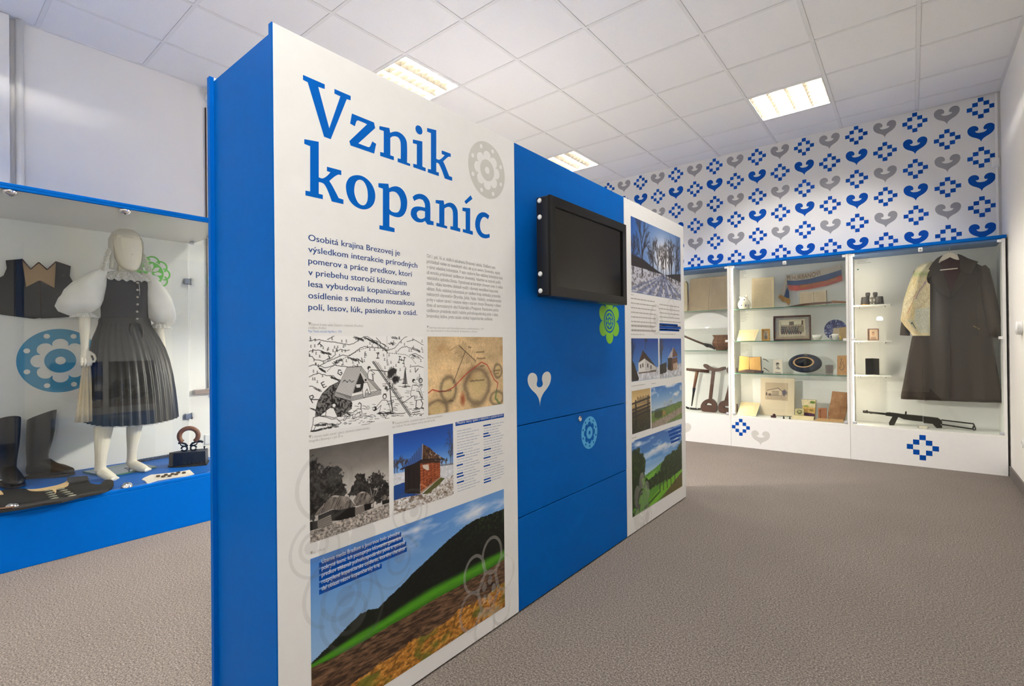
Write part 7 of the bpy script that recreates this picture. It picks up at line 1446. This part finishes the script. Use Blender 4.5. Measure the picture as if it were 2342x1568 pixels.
MB(BC).prism([gp([(1255, 412), (1400, 428), (1500, 440), (1560, 480), (1575, 520), (1560, 545), (1400, 535), (1260, 520)])], pl2(D9-.020), .040).build('rear_housing', gm, t)
MB(BC).prism([gp([(750, 395), (845, 410), (830, 440), (770, 560), (690, 560), (680, 520), (735, 425)])], pl2(D9-.015), .030).build('magazine_housing', gm, t)
MB(BC).prism([gp([(1390, 500), (1500, 520), (1570, 570), (1572, 605), (1480, 608), (1430, 560)])], pl2(D9-.014), .028).build('pistol_grip', gm, t)
MB(BC).prism([gp([(945, 380), (955, 330), (980, 330), (980, 385)])], pl2(D9-.006), .012).build('cocking_handle', gm, t); MB(BC).prism([gp([(685, 355), (695, 332), (705, 358)])], pl2(D9-.004), .008).build('rear_sight', gm, t)
for a, b in (((1560, 475), (2090, 540)), ((1565, 550), (2085, 628))): MB(BC).tube([g3(*a), g3(*b)], .006, 8).build('stock_rod', gm, t)
MB(BC).tube([g3(2088, 532), g3(2105, 560), g3(2130, 620), g3(2128, 640), g3(2105, 645), g3(2085, 622), g3(2100, 575)], .0055, 8).build('butt_plate', gm, t)
tk = root('gun_rest', 'small pale rest with two pins under the submachine gun', 'rest', g3(1250, 590)[0], .08, Z0); uq = g3(1250, 590)[0]
MB(BC).bbox(uq-.03, uq+.03, .07, .10, Z0+.0005, Z0+.022, .003).build('rest_block', M('cream_block', (226, 218, 198), .5), tk)
for s in (-1, 1): MB(BC).lathe([(.006, 0), (.006, -.006)], (uq+s*.034, .075, Z0+.012), 12, 1).build('rest_pin', steel, tk)
# ------------------------------------------------------------------ coat on a hanger with a map over the shoulder
DC = .17
def c2(x, y, d=DC): return bp(*G9(x, y), d)
ct_ = root('long_coat', 'long dark brown coat hanging open-necked in the right cabinet', 'coat', c2(870, 800)[0], DC, c2(840, 1430)[1]); cloth = M('brown_wool', (54, 44, 36), .9, var=.10, scale=40, bump=.04, bscale=200); cl2 = M('maroon_lining', (52, 20, 22), .8, var=.1)
prof_c = [(150, 800, 1010, .05), (175, 730, 1110, .07), (205, 690, 1170, .09), (260, 650, 1165, .10), (330, 640, 1168, .11), (500, 615, 1185, .115), (700, 570, 1205, .115), (850, 505, 1245, .12), (1000, 475, 1268, .125), (1150, 448, 1295, .13), (1300, 420, 1322, .13), (1378, 404, 1336, .13), (1412, 403, 1340, .128)]
mb = MB(BC); rg = []
for y, xl, xr, th in prof_c:
    u0, z0_ = c2(xl, y); u1, z1_ = c2(xr, y+(35 if y > 1370 else 20 if y > 1100 else 0)); ring_ = []; n = 64; f = max(0, (y-500)/900)
    for j in range(n):
        a = 2*math.pi*j/n; cx = math.cos(a); s_ = math.sin(a); sgn = 1 if cx >= 0 else -1; k = (cx*.5+.5); u = u0+(u1-u0)*(.5+.5*sgn*abs(cx)**.75)
        ring_.append((u, DC+th*.5*(1 if s_ >= 0 else -1)*abs(s_)**.6+.010*f*math.sin(u*48+1), z0_+(z1_-z0_)*k))
    rg.append(ring_)
mb.loft(rg, cap=True); mb.build('coat_body', cloth, ct_)
def csleeve(L, name='sleeve'):
    P_ = [(*c2(x, y), r) for x, y, r in L]; MB(BC).tube([(u, DC-.01, z) for u, z, r in P_], [r for u, z, r in P_], 16, flat=.8).build(name, cloth, ct_)
csleeve([(1150, 195, .030), (1165, 230, .046), (1185, 350, .058), (1215, 520, .064), (1245, 680, .062), (1262, 790, .058), (1268, 850, .054)]); csleeve([(600, 205, .030), (565, 250, .044), (530, 380, .052), (490, 540, .052), (462, 680, .050), (445, 780, .047), (440, 832, .046)])
fd = DC-.064
cp = lambda L: [c2(*p, fd) for p in L]
MB(BC).prism([cp([(760, 165), (800, 128), (850, 110), (940, 125), (1005, 160), (980, 190), (935, 265), (868, 430), (858, 430), (800, 260), (765, 200)])], pl2(fd-.004), .008).build('neck_lining', cl2, ct_)
MB(BC).prism([smooth_poly(cp([(760, 185), (800, 280), (855, 430), (850, 480), (845, 490), (780, 450), (718, 395), (690, 320), (690, 240)]), 60, 2)], pl2(fd-.013), .012).build('lapel', cloth, ct_)
MB(BC).prism([smooth_poly(cp([(985, 190), (940, 265), (870, 432), (865, 490), (930, 420), (985, 340), (1000, 305), (985, 275)]), 60, 2)], pl2(fd-.014), .012).build('lapel', cloth, ct_)
MB(BC).prism([smooth_poly(cp([(920, 85), (960, 95), (1020, 125), (1110, 155), (1075, 215), (1045, 262), (1000, 262), (950, 222), (945, 150)]), 60, 2)], pl2(fd-.022), .014).build('collar', cloth, ct_)
MB(BC).prism([smooth_poly(cp([(790, 95), (740, 120), (700, 160), (660, 220), (615, 318), (660, 305), (750, 245), (770, 200), (752, 165)]), 60, 2)], pl2(fd-.020), .014).build('collar', cloth, ct_)
for L in ([(800, 280), (855, 430), (850, 485)], [(718, 395), (780, 450), (845, 490)], [(690, 320), (718, 395)], [(870, 432), (865, 490)], [(930, 420), (865, 490)], [(985, 340), (930, 420)], [(1000, 305), (985, 340)], [(1110, 155), (1045, 262)], [(1045, 262), (1000, 262)], [(700, 160), (615, 318)], [(615, 318), (750, 245)], [(1112, 180), (1095, 620), (1110, 840)], [(862, 495), (858, 700), (856, 1100), (858, 1415)]):
    MB(BC).tube([(*[c2(*p, fd)[0]], fd-(.016 if p[1] < 500 else .006), c2(*p, fd)[1]) for p in L], .0028, 6).build('edge_shade', M('coat_edge_shade', (34, 27, 22), .9), ct_)  # dark lines standing in for shade along lapel, collar, sleeve and front edges
MB(BC).prism([smooth_poly(cp([(850, 490), (868, 492), (855, 640), (848, 900), (850, 1415), (842, 1415), (838, 900), (842, 640)]), 70, 2)], pl2(fd-.004), .006).build('front_slit_shade', M('coat_shadow_seam', (48, 38, 32), .9), ct_)  # darker strip, the shade of the front opening put into the colour
MB(BC).prism([cp([(860, 850), (884, 960), (880, 1200), (892, 1420), (850, 1420), (848, 1000)])], pl2(fd-.003), .004).build('front_vent', M('deep_red_brown', (52, 28, 22), .9), ct_)
MB(BC).prism([cp([(1070, 738), (1130, 770), (1128, 778), (1066, 745)])], pl2(fd-.006), .004).build('pocket_trim', M('gold_braid', (120, 100, 50), .6), ct_)
MB(BC).prism([cp([(1076, 1284), (1112, 1282), (1114, 1296), (1078, 1298)])], pl2(fd-.004), .004).build('moth_patch', MATS['deep_red_brown'], ct_)
hg_ = root('coat_hanger', 'pale wooden coat hanger holding the brown coat', 'hanger', c2(850, 150, .15)[0], .15, c2(850, 230, .15)[1]); hm = M('pale_hanger_wood', (226, 214, 198), .45, var=.03); hd = .082
hp = lambda L: [c2(*p, hd) for p in L]
MB(BC).prism([smooth_poly(hp([(750, 160), (770, 120), (810, 82), (850, 68), (890, 78), (925, 105), (940, 135), (900, 130), (856, 110), (810, 135)]), 60, 2)], pl2(hd), .014).build('hanger_arm', hm, hg_)
MB(BC).tube([(*[c2(764, 230, hd)[0]], hd+.006, c2(764, 230, hd)[1]), (c2(926, 214, hd)[0], hd+.006, c2(926, 214, hd)[1])], .0045, 8).build('hanger_bar', hm, hg_)
hu, hz_ = c2(852, 70, hd); MB(BC).tube([(hu, hd+.007, hz_), (hu, hd+.007, hz_+.05), (hu, hd+.007, CT-.017)], .0014, 6).build('hanging_wire', chrome, hg_)
MB(BC).tube([(c2(620, 1400)[0], .10, c2(620, 1400)[1]), (c2(635, 1425)[0], .10, c2(635, 1425)[1]), (c2(645, 1405)[0], .10, c2(645, 1405)[1])], .0025, 6).build('hem_loop', cloth, ct_)
def pic_map(w, h, asp):
    p = Pic(w, h, asp, (222, 208, 174)); n = fbm(p.X, p.Y, 4, 6, 12); p.mix(np.clip((n-.45)*4, 0, 1)*.55, (206, 172, 124)); p.mix(np.clip((fbm(p.X, p.Y, 5, 5, 44)-.55)*4, 0, 1)*.5, (218, 200, 136)); p.mix(np.clip((.2-p.Y)*5, 0, 1)*.7, (208, 206, 184)); p.mix(np.exp(-((p.Y-.17)/.03)**2)*.5, (130, 160, 100))
    for k in range(14): l = [(.1+.9*i/30, .2+.04*k+.06*math.sin(i*.3+k)+.02*math.sin(i*1.3+k*2)) for i in range(31)]; p.line(l, (150, 108, 70), .003, .5)
    p.line([(.45, .5), (.55, .38), (.75, .3), (.95, .27)], (146, 110, 150), .02, .6); p.line([(.2, .7), (.35, .55), (.42, .4)], (150, 60, 50), .008, .7)
    p.poly([(.46, .64), (.97, .62), (.97, .96), (.46, .96)], (204, 204, 190), .8); script_lines(p, .5, .94, .68, .92, 12, (120, 116, 110), .003, 3, .5); p.poly([(.22, .78), (.44, .78), (.44, .94), (.34, .94)], (196, 190, 160)); p.line([(.3, .84), (.36, .82), (.38, .9)], (60, 56, 54), .014); p.line([(.0, 0), (0, 1)], (220, 204, 160), .02); p.mix(np.clip((p.Y-.965)*60, 0, 1), (220, 204, 164)); p.mix(np.clip((p.X-.97)*60, 0, 1)*(p.Y > .35), (216, 200, 160)); p.speck(1, .12, 9, 40); return p
mp_ = root('shoulder_map', 'coloured old map sheet draped over the coat shoulder', 'map', c2(560, 600)[0], .08, c2(560, 835)[1]); pm = pic_map(110, 190, .45)
LE = [(152, 660), (175, 590), (205, 548), (320, 490), (500, 430), (690, 400), (740, 435), (790, 480), (834, 512)]; RE = [(152, 700), (200, 690), (260, 652), (310, 640), (345, 650), (360, 672), (600, 672), (834, 672)]
def map_warp(X, Y, V):
    y = 152+(834-152)*Y; xl = np.interp(y, [p[0] for p in LE], [p[1] for p in LE]); xr = np.interp(y, [p[0] for p in RE], [p[1] for p in RE]); x = xl+(xr-xl)*X
    d = .068+.020*(1-np.sin(math.pi*np.clip(X, 0, 1)*.9+.15))+.006*np.sin(9*X+3*Y)+.02*np.clip((.12-Y)*6, 0, 1); px_ = 1960+x/4.02; py_ = 560+y/4.02
    R3 = fw+RV*((px_-1171)/F_PX)[..., None]-UV*((py_-784)/F_PX)[..., None]; t_ = (YB+d+SB*.72)/(R3[..., 1]-SB*R3[..., 0]); q = R3*t_[..., None]; q[..., 2] += HC; return q
pm.mesh('map_sheet', lambda a, b: (a, 0, b), mp_, .8, warp=map_warp)
# ================================================================== the photographer's two flash lamps (their reflections show in the cabinet glass)
def flash_stand(name, label, x, y, z, umbrella, power):
    t = thing(name, label, 'studio lamp', (x, y, 0))
    st = M('black_stand', (26, 26, 27), .4, .3)
    MB().lathe([(.012, .12), (.012, z-.30), (.009, z-.30), (.009, z-.06)], (x, y, 0), 12).build('pole', st, t)
    for k in range(3):
        a = k*2.094+.5; MB().tube([(x+.012*math.cos(a), y+.012*math.sin(a), .42), (x+.36*math.cos(a), y+.36*math.sin(a), .012)], .008, 8).build('leg', st, t)
    h = MB(); h.lathe([(.0, -.06), (.045, -.06), (.05, -.04), (.05, .05), (.038, .055), (.036, .03), (0, .03)], (x, y, z), 20); h.build('flash_head', st, t)
    if umbrella:
        cl_ = bpy.data.materials.new('umbrella_cloth'); cl_.use_nodes = True; nt = cl_.node_tree; nt.nodes.clear(); a = nt.nodes.new('ShaderNodeBsdfTranslucent'); b = nt.nodes.new('ShaderNodeBsdfDiffuse'); m_ = nt.nodes.new('ShaderNodeMixShader'); o = nt.nodes.new('ShaderNodeOutputMaterial'); a.inputs[0].default_value = b.inputs[0].default_value = (.93, .93, .95, 1); m_.inputs[0].default_value = .72
        nt.links.new(a.outputs[0], m_.inputs[2]); nt.links.new(b.outputs[0], m_.inputs[1]); nt.links.new(m_.outputs[0], o.inputs[0])
        mb = MB(); R = .44; rg = []
        for k in range(9):
            e = math.radians(.4+65.6*k/8); n = 48; rg.append([(x+R*1.1*math.sin(e)*(1-.035*abs(math.sin(4*q))*(k/8))*math.cos(q), y+R*1.1*math.sin(e)*(1-.035*abs(math.sin(4*q))*(k/8))*math.sin(q), z+.42-R*1.1*(1-math.cos(e))*.90) for q in [2*math.pi*j/n for j in range(n)]])
        mb.loft(rg, cap=False); mb.build('umbrella_cloth', cl_, t); MB().lathe([(.004, .05), (.004, .43)], (x+.03, y, z), 8).build('umbrella_shaft', st, t)
        for k in range(8): a_ = k*math.pi/4; MB().tube([rg[0][int(k*6)], rg[4][int(k*6)], rg[8][int(k*6)]], .002, 5).build('umbrella_rib', st, t)
    ld = bpy.data.lights.new('flash_bulb', 'POINT'); ld.energy = power; ld.shadow_soft_size = .05; ld.color = (1, .92, .82) if umbrella else (.97, .99, 1); lo = bpy.data.objects.new('flash_bulb', ld); COL.objects.link(lo); lo.parent = t; lo.location = (0, 0, z+(.215 if umbrella else .075))
flash_stand('umbrella_lamp', 'studio lamp under a white umbrella, mirrored in the cabinet glass', -2.56, 2.9, 1.215, True, FLASH_A)
flash_stand('flash_lamp', 'bare studio lamp behind the camera, mirrored as a bright spot', -0.24, -0.75, 1.49, False, FLASH_B)
bpy.data.objects.remove(_fo); bpy.data.curves.remove(_fc)
